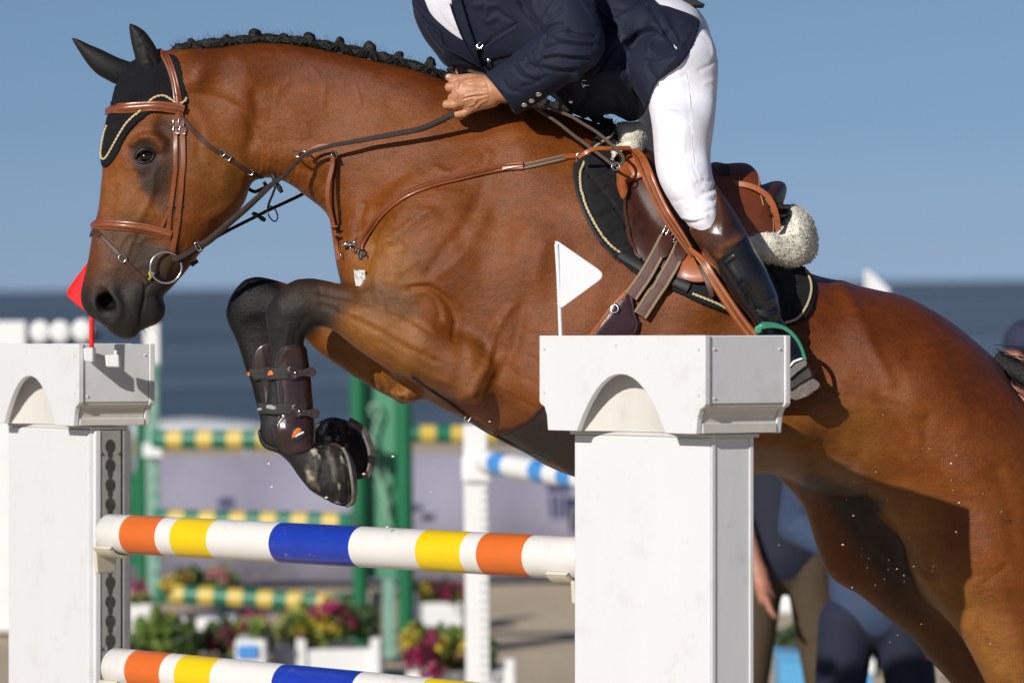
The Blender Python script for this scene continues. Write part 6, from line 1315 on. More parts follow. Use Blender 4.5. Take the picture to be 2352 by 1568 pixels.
def lay_wing(lab, near, w_face, w_side, cap_h, lip, ov_n, ov_t, z_top_face, group, tracked):
    """near: L plan position of the pillar's near corner. Returns the thing."""
    near = np.array(near); c = near - ET * w_face / 2 - EN * w_side / 2
    # 'near' is the corner between the sunlit face (normal EN) and the side (normal ET)
    zb = z_top_face - cap_h; ground = float((np.linalg.inv(ML) @ (np.array([0, 0, 0]) - OL))[2]); ground = vz(655) - CAMH + .0
    t = thing('jump_pillar', lab, 'jump stand', W([(c[0], c[1], ground)])[0], group)
    P, F = pillar_geo_box(c, w_face / 2, w_side / 2, ground, zb - .0095); bev(mk('post', P, F, wood_white, t, smooth=False), .003)
    # corner bead and panel seam on the narrow side
    q = near - EN * .002; 
    for off_, wd in ((.004, .010), (w_side - .014, .010)):
        p0 = near - EN * off_ + ET * .000; P, F = pillar_geo_box(p0 - EN * wd / 2 + ET * .0015, .0015, wd / 2, ground, zb - .002); bev(mk('edge_bead', P, F, wood_white, t, smooth=False), .0012)
    # cap: two arched boards on the sunlit and far faces, two side boards with a cove below, and a plinth
    hw, hs = w_face / 2 + ov_t, w_side / 2 + ov_n
    def arch(h0, L_):
        lo, pts = -L_, []
        pts = [(-L_, zb + cap_h), (L_, zb + cap_h), (L_, zb + lip), (L_ - .004, zb + lip - .006), (L_ - .018, zb + lip - .012), (L_ - .026, zb + lip - .030), (L_ - .030, zb + .0)]
        ar = .535 * L_; ah = cap_h * .60
        pts += [(ar * u_, zb + ah * (1 - abs(u_) ** 2.15)) for u_ in np.sin(np.linspace(math.pi / 2, -math.pi / 2, 23))]
        pts += [(-L_ + .030, zb), (-L_ + .026, zb + lip - .030), (-L_ + .018, zb + lip - .012), (-L_ + .004, zb + lip - .006), (-L_, zb + lip)]
        return pts
    th = .014
    for sgn in (1, -1):
        org = c + EN * (hs * sgn) - (EN * th if sgn > 0 else EN * 0); plate('arched_board', arch(0, hw), org, ET, EN, th, wood_white, t, bw=.0018)
    for sgn in (1, -1):
        org = c + ET * ((hw - .004) * sgn) - (ET * th if sgn > 0 else ET * 0)
        L_ = hs - th - .001; plate('side_board', [(-L_, zb + lip), (L_, zb + lip), (L_, zb + cap_h - .001), (-L_, zb + cap_h - .001)], org, EN, ET, th, wood_white, t)
        # cove moulding
        prof = [(0, lip - .001), (-.004, lip - .008), (-.016, lip - .016), (-.024, lip - .030), (-.026, lip - .040), (-.020, lip - .041), (-.020, .001), (-.045, .001), (-.045, lip - .001)]
        V_, F_ = [], []
        for e in (-1, 1):
            for o_, z_ in prof: q = c + ET * sgn * (hw + o_ - .006) + EN * (L_ - .001) * e; V_.append((q[0], q[1], zb + z_))
        n = len(prof); F_ = [tuple(range(n)), tuple(range(2 * n - 1, n - 1, -1))] + [(i, i + n, (i + 1) % n + n, (i + 1) % n) for i in range(n)]
        bev(mk('cove', V_, F_, wood_grey, t, smooth=False), .001, 1)
    # screw heads and knocks on the two faces in view
    for sgn_u, zz in ((-.93, .86), (.93, .86), (.93, .40), (-.93, .40), (-.05, .90)):
        q = c + ET * hw * sgn_u + EN * (hs + .0005); v, f = sphere_geo((q[0], q[1], zb + cap_h * zz), .0032, 10, 5, (1, 1, 1)); mk('screw_head', v, f, wood_grey, t)
    for sgn_u, zz in ((-.88, .86), (.88, .86), (.88, .36)):
        q = c + ET * (hw + .0100 - .014 + .0005) + EN * (hs - .015) * sgn_u; v, f = sphere_geo((q[0] - ET[0] * .0, q[1], zb + cap_h * zz), .0030, 10, 5); mk('screw_head', v, f, wood_grey, t)
    # inner curved back of the arch niche and the lid
    P, F = pillar_geo_box(c, hw - .02, hs - .05, zb + cap_h - .02, zb + cap_h - .006); bev(mk('lid', P, F, wood_white, t, smooth=False), .002)
    P, F = pillar_geo_box(c, hw - .035, hs - .055, zb - .009, zb - .001); bev(mk('plinth', P, F, wood_grey, t, smooth=False), .0015)
    V_, F_ = [], []; nseg = 14
    for k in range(nseg + 1):      # a curved liner behind the arch
        u = -.56 * hw + 1.12 * hw * k / nseg; dep = .004 + .044 * math.sin(math.pi * k / nseg) ** .6; q = c + ET * u + EN * (hs - th - dep); V_ += [(q[0], q[1], zb), (q[0], q[1], zb + cap_h * .66)]
    for k in range(nseg): F_.append((2 * k, 2 * k + 2, 2 * k + 3, 2 * k + 1))
    mk('arch_liner', V_, F_, wood_grey, t)
    return t, c, zb, ground
grp = 'white pillars holding up the striped poles'
# right pillar
yn = -1.02
near = np.array([vx(1630, yn), yn])
wf = (1630 - 1325) / 1000 * .93 / .7071 * .93; ws = .150
ztf = vz(770, yn)
tR, cR, zbR, G0 = lay_wing('white wooden pillar in front of the horse carrying a white flag', near, .455, .120, (995 - 770) / 1000 * .9, .062, .055, .052, ztf, grp, False)
# left pillar
yn2 = .62
near2 = np.array([vx(203, yn2), yn2]); face_dirs(59)
tL, cL, zbL, _ = lay_wing('white wooden pillar below the horse\'s head carrying a red flag', near2, .47, .106, (978 - 790) / 1000 * 1.065, .058, .050, .050, vz(789, yn2), grp, True)
# metal track with keyholes on the side of the left pillar that faces the poles
def box3(name, c, a, b, z0, z1, m, par, w=.0015):
    P, F = pillar_geo_box(c, a, b, z0, z1); return bev(mk(name, P, F, m, par, smooth=False), w)
sc_ = near2 - EN * .052 + ET * .009
box3('track', sc_, .0045, .030, G0, zbL - .012, iron, tL)
box3('track_frame', near2 - EN * .019 + ET * .009, .007, .007, G0, zbL - .012, wood_white, tL); box3('track_frame', near2 - EN * .096 + ET * .010, .009, .009, G0, zbL - .012, mat('grey_metal', (.22,.21,.215), rough=.5, metal=.0), tL)
zt = zbL - .05; kh = []
for i in range(26):
    z = zt - i * .0475
    g = []
    for rr_, dz in ((.017, 0), (.009, -.020)):
        n = 14; ctr = sc_ + ET * .0052; V_ = [(ctr[0], ctr[1], z + dz)]
        for a in range(n): u = rr_ * math.cos(a * 2 * math.pi / n) * .78; w = rr_ * math.sin(a * 2 * math.pi / n) * (1 if rr_ > .01 else 1.3); q = ctr + EN * u + ET * (.0003 if rr_ > .01 else 0); V_.append((q[0], q[1], z + dz + w))
        g.append((V_, [(0, 1 + (a + 1) % n, 1 + a) for a in range(n)]))
    v, f = join_geo(g); mk('keyhole', v, f, hole_m, tL, smooth=False)
    if i % 5 == 0:
        for e in (-1, 1):
            q = sc_ + ET * .006 + EN * .023 * e; v, f = sphere_geo((q[0], q[1], z - .018), .0045, 8, 5, (.6, .6, 1)); mk('screw', v, f, mat('brass_screw', (.25,.17,.10), rough=.4, metal=.8), tL)
# ---- poles and cups
def jump_pole(lab, a, b, r, fr, cols, group, seg=32):
    a = np.array(a, float); b = np.array(b, float); ax = (b - a) / np.linalg.norm(b - a); Ln = np.linalg.norm(b - a)
    u = np.cross(ax, [0, 0, 1]); u /= np.linalg.norm(u); w = np.cross(u, ax)
    t = thing('jump_pole', lab, 'jump pole', W([a])[0], group)
    stations = [0] + list(fr) + [1]
    for i in range(len(stations) - 1):
        s0, s1 = stations[i] * Ln, stations[i + 1] * Ln; V_ = []; F_ = []
        rows = []
        m = max(2, int((s1 - s0) / .06) + 1)
        for s in np.linspace(s0, s1, m): rows.append((s, r))
        if i == 0: rows = [(0.0, 0.0), (0.0, r * .60), (.0012, r * .93), (.006, r)] + rows[1:]
        if i == len(stations) - 2: rows = rows[:-1] + [(Ln - .006, r), (Ln - .0012, r * .93), (Ln, r * .62), (Ln, 0.0)]
        for s, q in rows:
            for k in range(seg):
                an = 2 * math.pi * k / seg; V_.append(a + ax * s + (u * math.cos(an) + w * math.sin(an)) * max(q, 1e-5))
        for j in range(len(rows) - 1):
            for k in range(seg): F_.append((j * seg + k, j * seg + (k + 1) % seg, (j + 1) * seg + (k + 1) % seg, (j + 1) * seg + k))
        mk('band', V_, F_, cols[i], t, auto=50)
    # end caps: an aluminium-grey disc with a ring
    for e, s in ((0, -1), (1, 1)):
        c = a + ax * (Ln * e + s * .0008); v, f = join_geo([ring_geo(c, r * .80, .0022, ax, 28, 6), tube_geo(np.array([c, c + ax * s * .0016]), r * .62, 20)]); mk('end_cap', v, f, mat('grey_plastic', (.42,.43,.42), rough=.5), t)
    return t
W_, O_, Y_, B_ = pole_white, pole_orange, pole_yellow, pole_blue
# band edges measured along the pole
def fr_from(px, xa, ya, xb, yb):
    # V column -> fraction along the axis between depths ya and yb
    out = []
    for x in px:
        lo, hi = 0.0, 1.0
        for _ in range(40):
            m = (lo + hi) / 2; y = ya + (yb - ya) * m; X = vx(xa, ya) + (vx(xb, yb) - vx(xa, ya)) * m
            if 1176 + X / sc(y) < x: lo = m
            else: hi = m
        out.append(m)
    return out
ya, yb = .50, -.56
cuts = [306, 388, 422, 506, 650, 833, 986, 1088, 1126, 1231]
fr = fr_from(cuts, 249, ya, 1352, yb)
pg = 'striped poles of the jump'
jump_pole('upper white, orange, yellow and blue striped pole', L(249,1224,ya), L(1352,1283,yb), .0468, fr, [W_, O_, W_, Y_, W_, B_, W_, Y_, W_, O_, W_], pg)
cuts2 = [318, 398, 432, 514, 656, 838, 992, 1094, 1132, 1237]
jump_pole('lower white, orange, yellow and blue striped pole', L(262,1531,ya), L(1365,1641,yb), .0468, fr_from(cuts2, 262, ya, 1365, yb), [W_, O_, W_, Y_, W_, B_, W_, Y_, W_, O_, W_], pg)
cupm = mat('cream_plastic', (.62,.58,.46), rough=.45, noise=[(30, .04, 3)])
def cup(lab, p, ax, r):
    """a shallow cradle under the pole end with a back plate and a stub"""
    t = thing('jump_cup', lab, 'jump cup', W([p])[0], 'cups that hold the poles'); ax = np.array(ax, float); ax /= np.linalg.norm(ax); sd_ = np.cross(ax, [0, 0, 1]); sd_ /= np.linalg.norm(sd_)
    V_ = []; n = 12
    for s in (-.005, .055):
        for rr in (r + .001, r + .010):
            for k in range(n + 1):
                an = math.radians(215 + 110 * k / n); V_.append(np.array(p) + ax * s + sd_ * rr * math.cos(an) + np.array([0, 0, 1]) * rr * math.sin(an))
    m = n + 1; F_ = []
    for k in range(n):
        F_ += [(k, k + 1, k + 1 + m, k + m)[::-1], (2 * m + k, 2 * m + k + 1, 3 * m + k + 1, 3 * m + k), (k, 2 * m + k, 2 * m + k + 1, k + 1)[::-1], (m + k, m + k + 1, 3 * m + k + 1, 3 * m + k)[::-1]]
    F_ += [(0, m, 3 * m, 2 * m), (n, n + 2 * m, n + 3 * m, n + m)]
    bev(mk('cradle', V_, F_, cupm, t, smooth=False), .001, 1)
    V_, F_ = [], []
    for s in (-.018, -.006):
        for (u, z) in ((-.034, -.045), (.034, -.045), (.030, -.095), (-.030, -.095)): V_.append(np.array(p) + ax * s + sd_ * u + np.array([0, 0, z]))
    F_ = [(3, 2, 1, 0), (4, 5, 6, 7), (0, 1, 5, 4), (1, 2, 6, 5), (2, 3, 7, 6), (3, 0, 4, 7)]
    bev(mk('back_plate', V_, F_, cupm, t, smooth=False), .004, 3)
axp = np.array(L(1352,1283,yb)) - np.array(L(249,1224,ya))
cup('cream cup under the left end of the upper pole', L(249,1226,ya), axp, .0468); cup('cream cup under the left end of the lower pole', L(262,1533,ya), axp, .0468)
cup('cream cup under the right end of the upper pole beside the pillar', np.array(L(1352,1285,yb)) - axp / np.linalg.norm(axp) * .03, -axp, .0468)
# ---- flags
flag_white = mat('flag_white', (.76,.77,.80), rough=.4, var=.02, noise=[(6, .02, 2)]); flag_red = mat('flag_red', (.80,.012,.014), rough=.38, var=.04, noise=[(6, .03, 2)])
def flag(lab, poly, pole, y, m, r, sock=None):
    x0, y0 = pole[-1]; t = thing('flag', lab, 'flag', PW(x0, y0, y))
    n = len(poly); P = cr_curve([(p[0], p[1]) for p in poly], step=400) if False else poly
    V_ = [L(p[0], p[1], y - .0022 - .004 * math.sin((p[0] + p[1]) * .02)) for p in poly]; V2_ = [(a, b + .0044, c) for a, b, c in V_]
    F_ = [tuple(range(n)), tuple(range(2 * n - 1, n - 1, -1))] + [(i, i + n, (i + 1) % n + n, (i + 1) % n) for i in range(n)]
    bev(mk('pennant', V_ + V2_, F_, m, t, smooth=False), .001, 1)
    v, f = tube_geo(np.array([L(a, b, y) for a, b in pole]), r, 12); mk('staff', v, f, m, t); return t
def rounded(pts, rad, n=5):
    out = []; N_ = len(pts)
    for i, p in enumerate(pts):
        p = np.array(p[:2], float); r = rad[i] if isinstance(rad, (list, tuple)) else rad
        if r <= 0: out.append(tuple(p)); continue
        a = np.array(pts[i - 1][:2], float) - p; b = np.array(pts[(i + 1) % N_][:2], float) - p; a /= np.linalg.norm(a); b /= np.linalg.norm(b)
        A, B = p + a * r, p + b * r
        for t in np.linspace(0, 1, n): out.append(tuple((1 - t) ** 2 * A + 2 * t * (1 - t) * p + t * t * B))
    return out
yf = -.70
flag('white flag with a rounded point standing on the right pillar', rounded([(1275,553),(1283,555),(1394,632),(1292,706),(1281,706)], [0, 0, 24, 0, 0]), [(1278,560),(1283,640),(1288,778),(1288,900)], yf, flag_white, .0042)
flag('red flag standing behind the horse\'s muzzle on the left pillar', rounded([(214,585),(214,735),(205,722),(146,676),(206,596)], [0, 0, 0, 22, 0]), [(211,600),(211,700),(210,800),(210,830)], .52, flag_red, .0062)
# holders of the flags on the left pillar
pp = z13([(700,680),(785,678),(785,800),(740,803),(705,790)])
slab('flag_socket', pp, .495, .56, wood_white, tL, .004); slab('flag_socket', z13([(880,740),(1000,735),(1005,845),(890,842)]), .50, .54, wood_white, tL, .004); slab('socket_pin', z13([(955,700),(985,700),(985,745),(955,745)]), .505, .525, wood_white, tL, .003)
# =================================================================== BACKGROUND
Zg = 0.0
def yb_(d): return d - D
def zof(py, d): return PW(1176, py, d - D).z
def xof(px, py, d): return PW(px, py, d - D).x
def wbox(x0, x1, y0, y1, z0, z1): return ([(x0,y0,z0),(x1,y0,z0),(x1,y1,z0),(x0,y1,z0),(x0,y0,z1),(x1,y0,z1),(x1,y1,z1),(x0,y1,z1)], [(3,2,1,0),(4,5,6,7),(0,1,5,4),(1,2,6,5),(2,3,7,6),(3,0,4,7)])
def pbox(name, px0, px1, py0, py1, d, dep, m, parent=None, ground=False, bw=.004):
    """box from its outline in the photograph at distance d"""
    x0, x1 = xof(px0, (py0 + py1) / 2, d), xof(px1, (py0 + py1) / 2, d); z1_ = zof(py0, d) + (PW((px0 + px1) / 2, py0, d - D).z - zof(py0, d)); z0_ = 0.0 if ground else PW((px0 + px1) / 2, py1, d - D).z
    v, f = wbox(x0, x1, d - D, d - D + dep, z0_, z1_); return bev(mk(name, v, f, m, parent, smooth=False, space='W'), bw)
# ---- ground, sea
sand = mat('sand', (.58,.475,.34), rough=.95, spec=.2, noise=[(.6, .10, 4), (8, .12, 6), (90, .12, 4)], bump=[(6, .8, .03, 8), (60, .6, .01, 4)])
gn = 60; 
gx_ = np.concatenate([np.linspace(-900, -20, 12), np.linspace(-15, 15, 61), np.linspace(20, 900, 12)]); gy_ = np.concatenate([np.linspace(-60, -14, 8), np.linspace(-12, 50, 90), np.linspace(52, 80, 12)])
X, Y = np.meshgrid(gx_, gy_, indexing='ij'); Zz = np.zeros_like(X) + .015 * np.sin(X * 2.1 + Y) * np.sin(Y * 1.7) * (np.abs(X) < 16) - np.clip((Y - 46) / 30, 0, 1) * 1.2
k = len(gy_); F = np.array([(i * k + j, (i + 1) * k + j, (i + 1) * k + j + 1, i * k + j + 1) for i in range(len(gx_) - 1) for j in range(k - 1)])
tag(mk('ground', np.stack([X.ravel(), Y.ravel(), Zz.ravel() - .02], 1), F, sand, space='W'), kind='structure')
sea_m = bpy.data.materials.new('sea_water'); sea_m.use_nodes = True; nt = sea_m.node_tree; p = nt.nodes['Principled BSDF']
p.inputs['Base Color'].default_value = (.018,.045,.075,1); p.inputs['Roughness'].default_value = .55; p.inputs['Specular IOR Level'].default_value = .12
tcn = nt.nodes.new('ShaderNodeTexCoord'); mpn = nt.nodes.new('ShaderNodeMapping'); mpn.inputs['Scale'].default_value = (.30, 1.0, 1); nt.links.new(tcn.outputs['Object'], mpn.inputs[0])
prev = None
for s_, dist in ((.5, .7), (2.2, .22), (.08, 2.0)):
    n_ = nt.nodes.new('ShaderNodeTexNoise'); n_.inputs['Scale'].default_value = s_; n_.inputs['Detail'].default_value = 6; nt.links.new(mpn.outputs[0], n_.inputs['Vector'])
    b_ = nt.nodes.new('ShaderNodeBump'); b_.inputs['Distance'].default_value = dist; b_.inputs['Strength'].default_value = 1; nt.links.new(n_.outputs['Fac'], b_.inputs['Height'])
    if prev: nt.links.new(prev, b_.inputs['Normal'])
    prev = b_.outputs[0]
nt.links.new(prev, p.inputs['Normal'])
n_ = nt.nodes.new('ShaderNodeTexNoise'); n_.inputs['Scale'].default_value = .045; n_.inputs['Detail'].default_value = 5; nt.links.new(mpn.outputs[0], n_.inputs['Vector'])
cr2 = nt.nodes.new('ShaderNodeValToRGB'); cr2.color_ramp.elements[0].position = .35; cr2.color_ramp.elements[1].position = .65; cr2.color_ramp.elements[0].color = (.062,.098,.150,1); cr2.color_ramp.elements[1].color = (.165,.220,.285,1); nt.links.new(n_.outputs['Fac'], cr2.inputs[0]); nt.links.new(cr2.outputs[0], p.inputs['Base Color'])
SEA = -.32
v = [(-30000,44,SEA),(30000,44,SEA),(30000,30000,SEA),(-30000,30000,SEA)]
tag(mk('sea', v, [(0,1,2,3)], sea_m, space='W', smooth=False), kind='structure')
foam = mat('foam', (.50,.53,.56), rough=.8, noise=[(3, .08, 5)], bump=[(12, .8, .05, 4)])
parts = []
for (yy, amp, hgt, gap) in ((47.5, .4, .07, 0), (49, .5, .16, .1), (52, .7, .22, .25), (56, .9, .22, .5), (66, 1.0, .20, .75)):
    x = -24.0
    while x < 24:
        ln = random.uniform(2, 7); 
        if random.random() > gap:
            pos = []; rr = []
            for t in np.linspace(0, 1, 12): pos.append((x + t * ln, yy + amp * math.sin(x * .6 + t * 3) + random.uniform(-.1, .1), SEA + .02)); rr.append(hgt * (math.sin(t * math.pi) ** .6) * random.uniform(.55, 1.1) + .01)
            parts.append(tube_geo(np.array(pos), np.array(rr), 8))
        x += ln * random.uniform(.7, 1.1)
v, f = join_geo(parts); tag(mk('surf', v, f, foam, space='W'), kind='stuff')
# ---- barrier banner behind the course
ban_m = mat('banner_cloth', (.27,.265,.345), rough=.8, noise=[(.8, .06, 3)], bump=[(2.5, .5, .05, 3)])
d = 27.5
bt = thing('banner', 'long greyish lilac banner with dark blue emblems behind the jumps', 'banner', (0, d - D, 0))
n = 80; xs_ = np.linspace(xof(-60, 1180, d), xof(2450, 1180, d), n); ztop = zof(1040, d); V_ = []
for x in xs_:
    yy = d - D + .05 * math.sin(x * 3.1) + .03 * math.sin(x * 7.7); V_ += [(x, yy, .02), (x, yy + .02, ztop)]
F_ = [(2 * i, 2 * i + 2, 2 * i + 3, 2 * i + 1) for i in range(n - 1)]
o = mk('cloth', V_, F_, ban_m, bt, space='W'); md = o.modifiers.new('solid', 'SOLIDIFY'); md.thickness = .004
for i in range(9):
    x = xs_[0] + (xs_[-1] - xs_[0]) * i / 8; v, f = tube_geo(np.array([(x, d - D + .12, 0), (x, d - D + .12, ztop + .04)]), .022, 8); mk('post', v, f, mat('grey_post', (.35,.35,.36), rough=.5), bt, space='W')
embm = mat('banner_blue', (.020,.022,.10), rough=.7, var=.1)
def wpoly(name, pts, d, dep, m, parent):
    n = len(pts); A = [tuple(PW(a, b, d - D)) for a, b in pts]; B = [(x, y + dep, z) for x, y, z in A]
    return mk(name, A + B, [tuple(range(n)), tuple(range(2 * n - 1, n - 1, -1))] + [(i, i + n, (i + 1) % n + n, (i + 1) % n) for i in range(n)], m, parent, smooth=False, space='W')
for cx, cy, s in ((1284,1150,1), (955,1185,.6), (520,1175,.7)):
    wpoly('emblem', [(cx - 26 * s, cy - 44 * s), (cx + 26 * s, cy - 44 * s), (cx + 28 * s, cy - 20 * s), (cx - 28 * s, cy - 20 * s)], d - .12, .008, embm, bt)
    if s > .65:
        for q in (-18, 0, 18): wpoly('emblem', [(cx + (q - 6) * s, cy - 14 * s), (cx + (q + 6) * s, cy - 14 * s), (cx + (q * .8 + 5) * s, cy + 34 * s), (cx + (q * .6) * s, cy + 46 * s), (cx + (q * .8 - 5) * s, cy + 34 * s)], d - .12, .008, embm, bt)
# ---- far jump: green stands, green and yellow poles
gdark = mat('green_dark_paint', (.006,.135,.055), rough=.4, noise=[(3, .08, 3)]); glight = mat('green_light_paint', (.075,.27,.155), rough=.5, noise=[(3, .08, 3)]); gpale = mat('green_pale_track', (.20,.38,.30), rough=.5, noise=[(8, .1, 3)])
cream_p = mat('cream_print', (.45,.47,.40), rough=.6); palescr = mat('pale_green_print', (.20,.38,.27), rough=.6); wpaint = mat('white_plastic_paint', (.78,.79,.79), rough=.45, noise=[(5, .03, 3)])
d = 22.0
g1 = thing('jump_stand', 'tall green jump stand with white script below the horse\'s chest', 'jump stand', PW(870, 1480, d - D)); 
def rpost(name, px, w, py0, py1, d, m, parent, ground=False):
    r = w / 2 * d / D / 1000; top = PW(px, py0, d - D); bot = PW(px, py1, d - D); bz = 0 if ground else bot.z
    v, f = tube_geo(np.array([(top.x, top.y, bz), (top.x, top.y, top.z)]), r, 14); return mk(name, v, f, m, parent, space='W', auto=50)
rpost('post', 821, 36, 800, 1455, d - .02, gdark, g1, True); rpost('post', 926, 38, 800, 1500, d, gdark, g1, True)
pbox('board', 838, 910, 860, 1328, d + .03, .05, glight, g1)
def ribbon(name, pts, w, d, m, parent):
    Q = cr_curve(pts, step=6); k = d / D / 1000; P = np.array([tuple(PW(a, b, d - D)) for a, b in Q]); v, f = sweep(P, np.tile([0, -1, 0], (len(P), 1)), w * k, .006); return mk(name, v, f, m, parent, space='W')
ribbon('script', [(858,960),(850,935),(862,925),(872,945),(862,975),(856,1000)], 7, d - .01, palescr, g1)
ribbon('script', [(850,1000),(866,1040),(862,1075),(880,1120),(886,1160),(895,1210)], 9, d - .01, palescr, g1); ribbon('script', [(872,1060),(890,1090),(882,1130),(900,1160)], 5, d - .01, palescr, g1); ribbon('script', [(862,1110),(880,1150),(876,1200),(892,1230)], 5, d - .01, palescr, g1)
pbox('track', 880, 906, 1330, 1500, d + .0, .03, gpale, g1, True); pbox('panel', 842, 876, 1358, 1440, d + .12, .02, cream_p, g1)
g2 = thing('jump_stand', 'green jump stand with a pale track just right of the left pillar', 'jump stand', PW(340, 1400, d - D))
pbox('track', 335, 365, 850, 1400, d, .05, gpale, g2, True); rpost('post', 322, 22, 850, 1400, d + .04, gdark, g2, True)
wpoly('side_board', [(326,985),(318,1060),(296,1110),(288,1180),(286,1300),(330,1300)], d + .06, .05, gdark, g2); pbox('head_board', 330, 366, 742, 862, d - .01, .06, wpaint, g2); pbox('head_band', 332, 364, 835, 862, d - .02, .01, glight, g2)
pbox('side_board', 283, 300, 975, 1110, d + .08, .04, gdark, g2)
for i in range(14): x, z = 352, 880 + i * 36; v, f = sphere_geo(tuple(PW(x, z, d - D)), .011, 6, 4, (1, .3, 1)); mk('track_hole', v, f, mat('track_hole_grey', (.25,.3,.28), rough=.6), g2, space='W', smooth=False)
gp, yp = mat('pole_green', (.012,.16,.09), rough=.4, var=.05), mat('pole_soft_yellow', (.62,.46,.09), rough=.4, var=.05)
def bg_pole(lab, a, b, da, db, wpx, cols, n, group):
    A = np.linalg.inv(ML) @ (np.array(PW(*a, da - D)) - OL); B = np.linalg.inv(ML) @ (np.array(PW(*b, db - D)) - OL); r = wpx / 2 * da / D / 1000
    return jump_pole(lab, A, B, r, [i / n for i in range(1, n)], [cols[i % len(cols)] for i in range(n)], group, 14)
gg = 'green and yellow poles of the far jump'
bg_pole('top green and yellow ringed pole left of the green stand', (352,1009), (838,1009), d, d - .2, 45, [gp, yp], 14, gg)
bg_pole('middle green and yellow ringed pole just above the upper striped pole', (356,1192), (815,1200), d, d - .2, 45, [gp, yp], 13, gg)
bg_pole('lowest green and yellow ringed pole above the flowers', (358,1362), (800,1386), d, d - .2, 44, [gp, yp], 13, gg)
bg_pole('green and yellow ringed pole right of the green stand', (930,996), (1215,998), 23.5, 23.5, 43, [gp, yp], 8, gg)
cupg = thing('jump_cup', 'white cup at the left end of the green and yellow top pole', 'jump cup', PW(345, 1040, d - D)); pbox('cradle', 328, 372, 1018, 1050, d - .03, .06, wpaint, cupg)
# ---- white upright with a blue and white pole
d = 18.0
u = thing('jump_stand', 'white upright post with a hole track and the blue and white pole', 'jump stand', PW(1095, 1700, d - D))
pbox('post', 1068, 1122, 975, 1700, d, .09, wpaint, u, True); pbox('cup_block', 1060, 1132, 1045, 1110, d - .03, .15, wpaint, u, bw=.02)
for i in range(30): pbox('track_mark', 1104, 1118, 1125 + i * 21, 1132 + i * 21, d - .002, .003, mat('grey_mark', (.42,.43,.45), rough=.6), u, bw=.0008)
bl = mat('pole_sky_blue', (.06,.27,.66), rough=.4, var=.05)
bg_pole('blue and white pole running off behind the white pillar', (1108,1058), (1500,1128), d, d - 1.2, 52, [wpaint, bl, wpaint, wpaint, bl, wpaint, bl, wpaint, wpaint, bl], 12, 'blue and white poles')
bg_pole('blue and white pole beside the man in brown trousers', (1795,1215), (2300,1225), 19.5, 19.0, 62, [wpaint, bl, wpaint, bl, wpaint], 7, 'blue and white poles')
bg_pole('white and blue pole low behind the man in brown trousers', (1780,1387), (2240,1393), 19.0, 18.6, 58, [wpaint, bl, wpaint, bl, wpaint], 6, 'blue and white poles')
# ---- far left jump: white block and a grey board with round white discs
d = 24.0
fl_ = thing('jump_stand', 'white block with a dark board of round white discs behind the left pillar', 'jump stand', PW(60, 1400, d - D))
pbox('block', -40, 62, 738, 1400, d, .3, wpaint, fl_, True); pbox('board', 62, 232, 775, 1400, d + .05, .03, mat('slate_board', (.12,.15,.20), rough=.6), fl_, True); pbox('board', 200, 232, 745, 1400, d + .06, .03, mat('slate_board'), fl_, True)
for cx, cy in ((93,762),(139,762),(189,759)): v, f = sphere_geo(tuple(PW(cx, cy, d - D)), .057, 20, 8, (1, .25, 1.1)); mk('disc', v, f, wpaint, fl_, space='W')
wf_ = thing('flag', 'white flag tip showing above the horse\'s rump', 'flag', PW(1992, 1400, 12)); wpoly('pennant', [(1986,622),(1994,620),(2046,668),(1996,720),(1988,720)], 22, .006, flag_white, wf_); v, f = tube_geo(np.array([tuple(PW(1990, 624, 12)), (PW(1990,624,12).x, PW(1990,624,12).y, 0)]), .01, 8); mk('staff', v, f, flag_white, wf_, space='W')
# ---- flower boxes
leafm = [mat('leaf_green', (.12,.20,.030), rough=.6, var=.25), mat('leaf_yellow_green', (.24,.28,.045), rough=.6, var=.2), mat('leaf_dark', (.035,.065,.022), rough=.6, var=.25)]
flm = {'magenta': mat('flower_magenta', (.34,.012,.10), rough=.6, var=.2), 'yellow': mat('flower_yellow', (.55,.41,.035), rough=.6, var=.15), 'wine': mat('flower_wine', (.12,.012,.03), rough=.6, var=.2), 'pink': mat('flower_pink', (.50,.16,.22), rough=.6, var=.2)}
def leaves(name, c, rad, n, size, m, parent, seed):
    r_ = random.Random(seed); V_ = []; F_ = []
    for _ in range(n):
        while True:
            q = [r_.uniform(-1, 1) for _ in range(3)]
            if q[0] ** 2 + q[1] ** 2 + q[2] ** 2 < 1: break
        p = Vector((c[0] + q[0] * rad[0], c[1] + q[1] * rad[1], c[2] + q[2] * rad[2] * (1 + .3 * math.sin(q[0] * 9 + seed)))); a = Vector((r_.gauss(0, 1), r_.gauss(0, 1), r_.gauss(0, .8))).normalized(); b = a.orthogonal().normalized(); s = size * r_.uniform(.6, 1.4); k = len(V_)
        V_ += [tuple(p - a * s), tuple(p + b * s * .45 + Vector((0, 0, s * .2))), tuple(p + a * s), tuple(p - b * s * .45 + Vector((0, 0, s * .2)))]; F_.append((k, k + 1, k + 2, k + 3))
    return tag(mk(name, V_, F_, m, parent, space='W', smooth=False), kind='stuff')
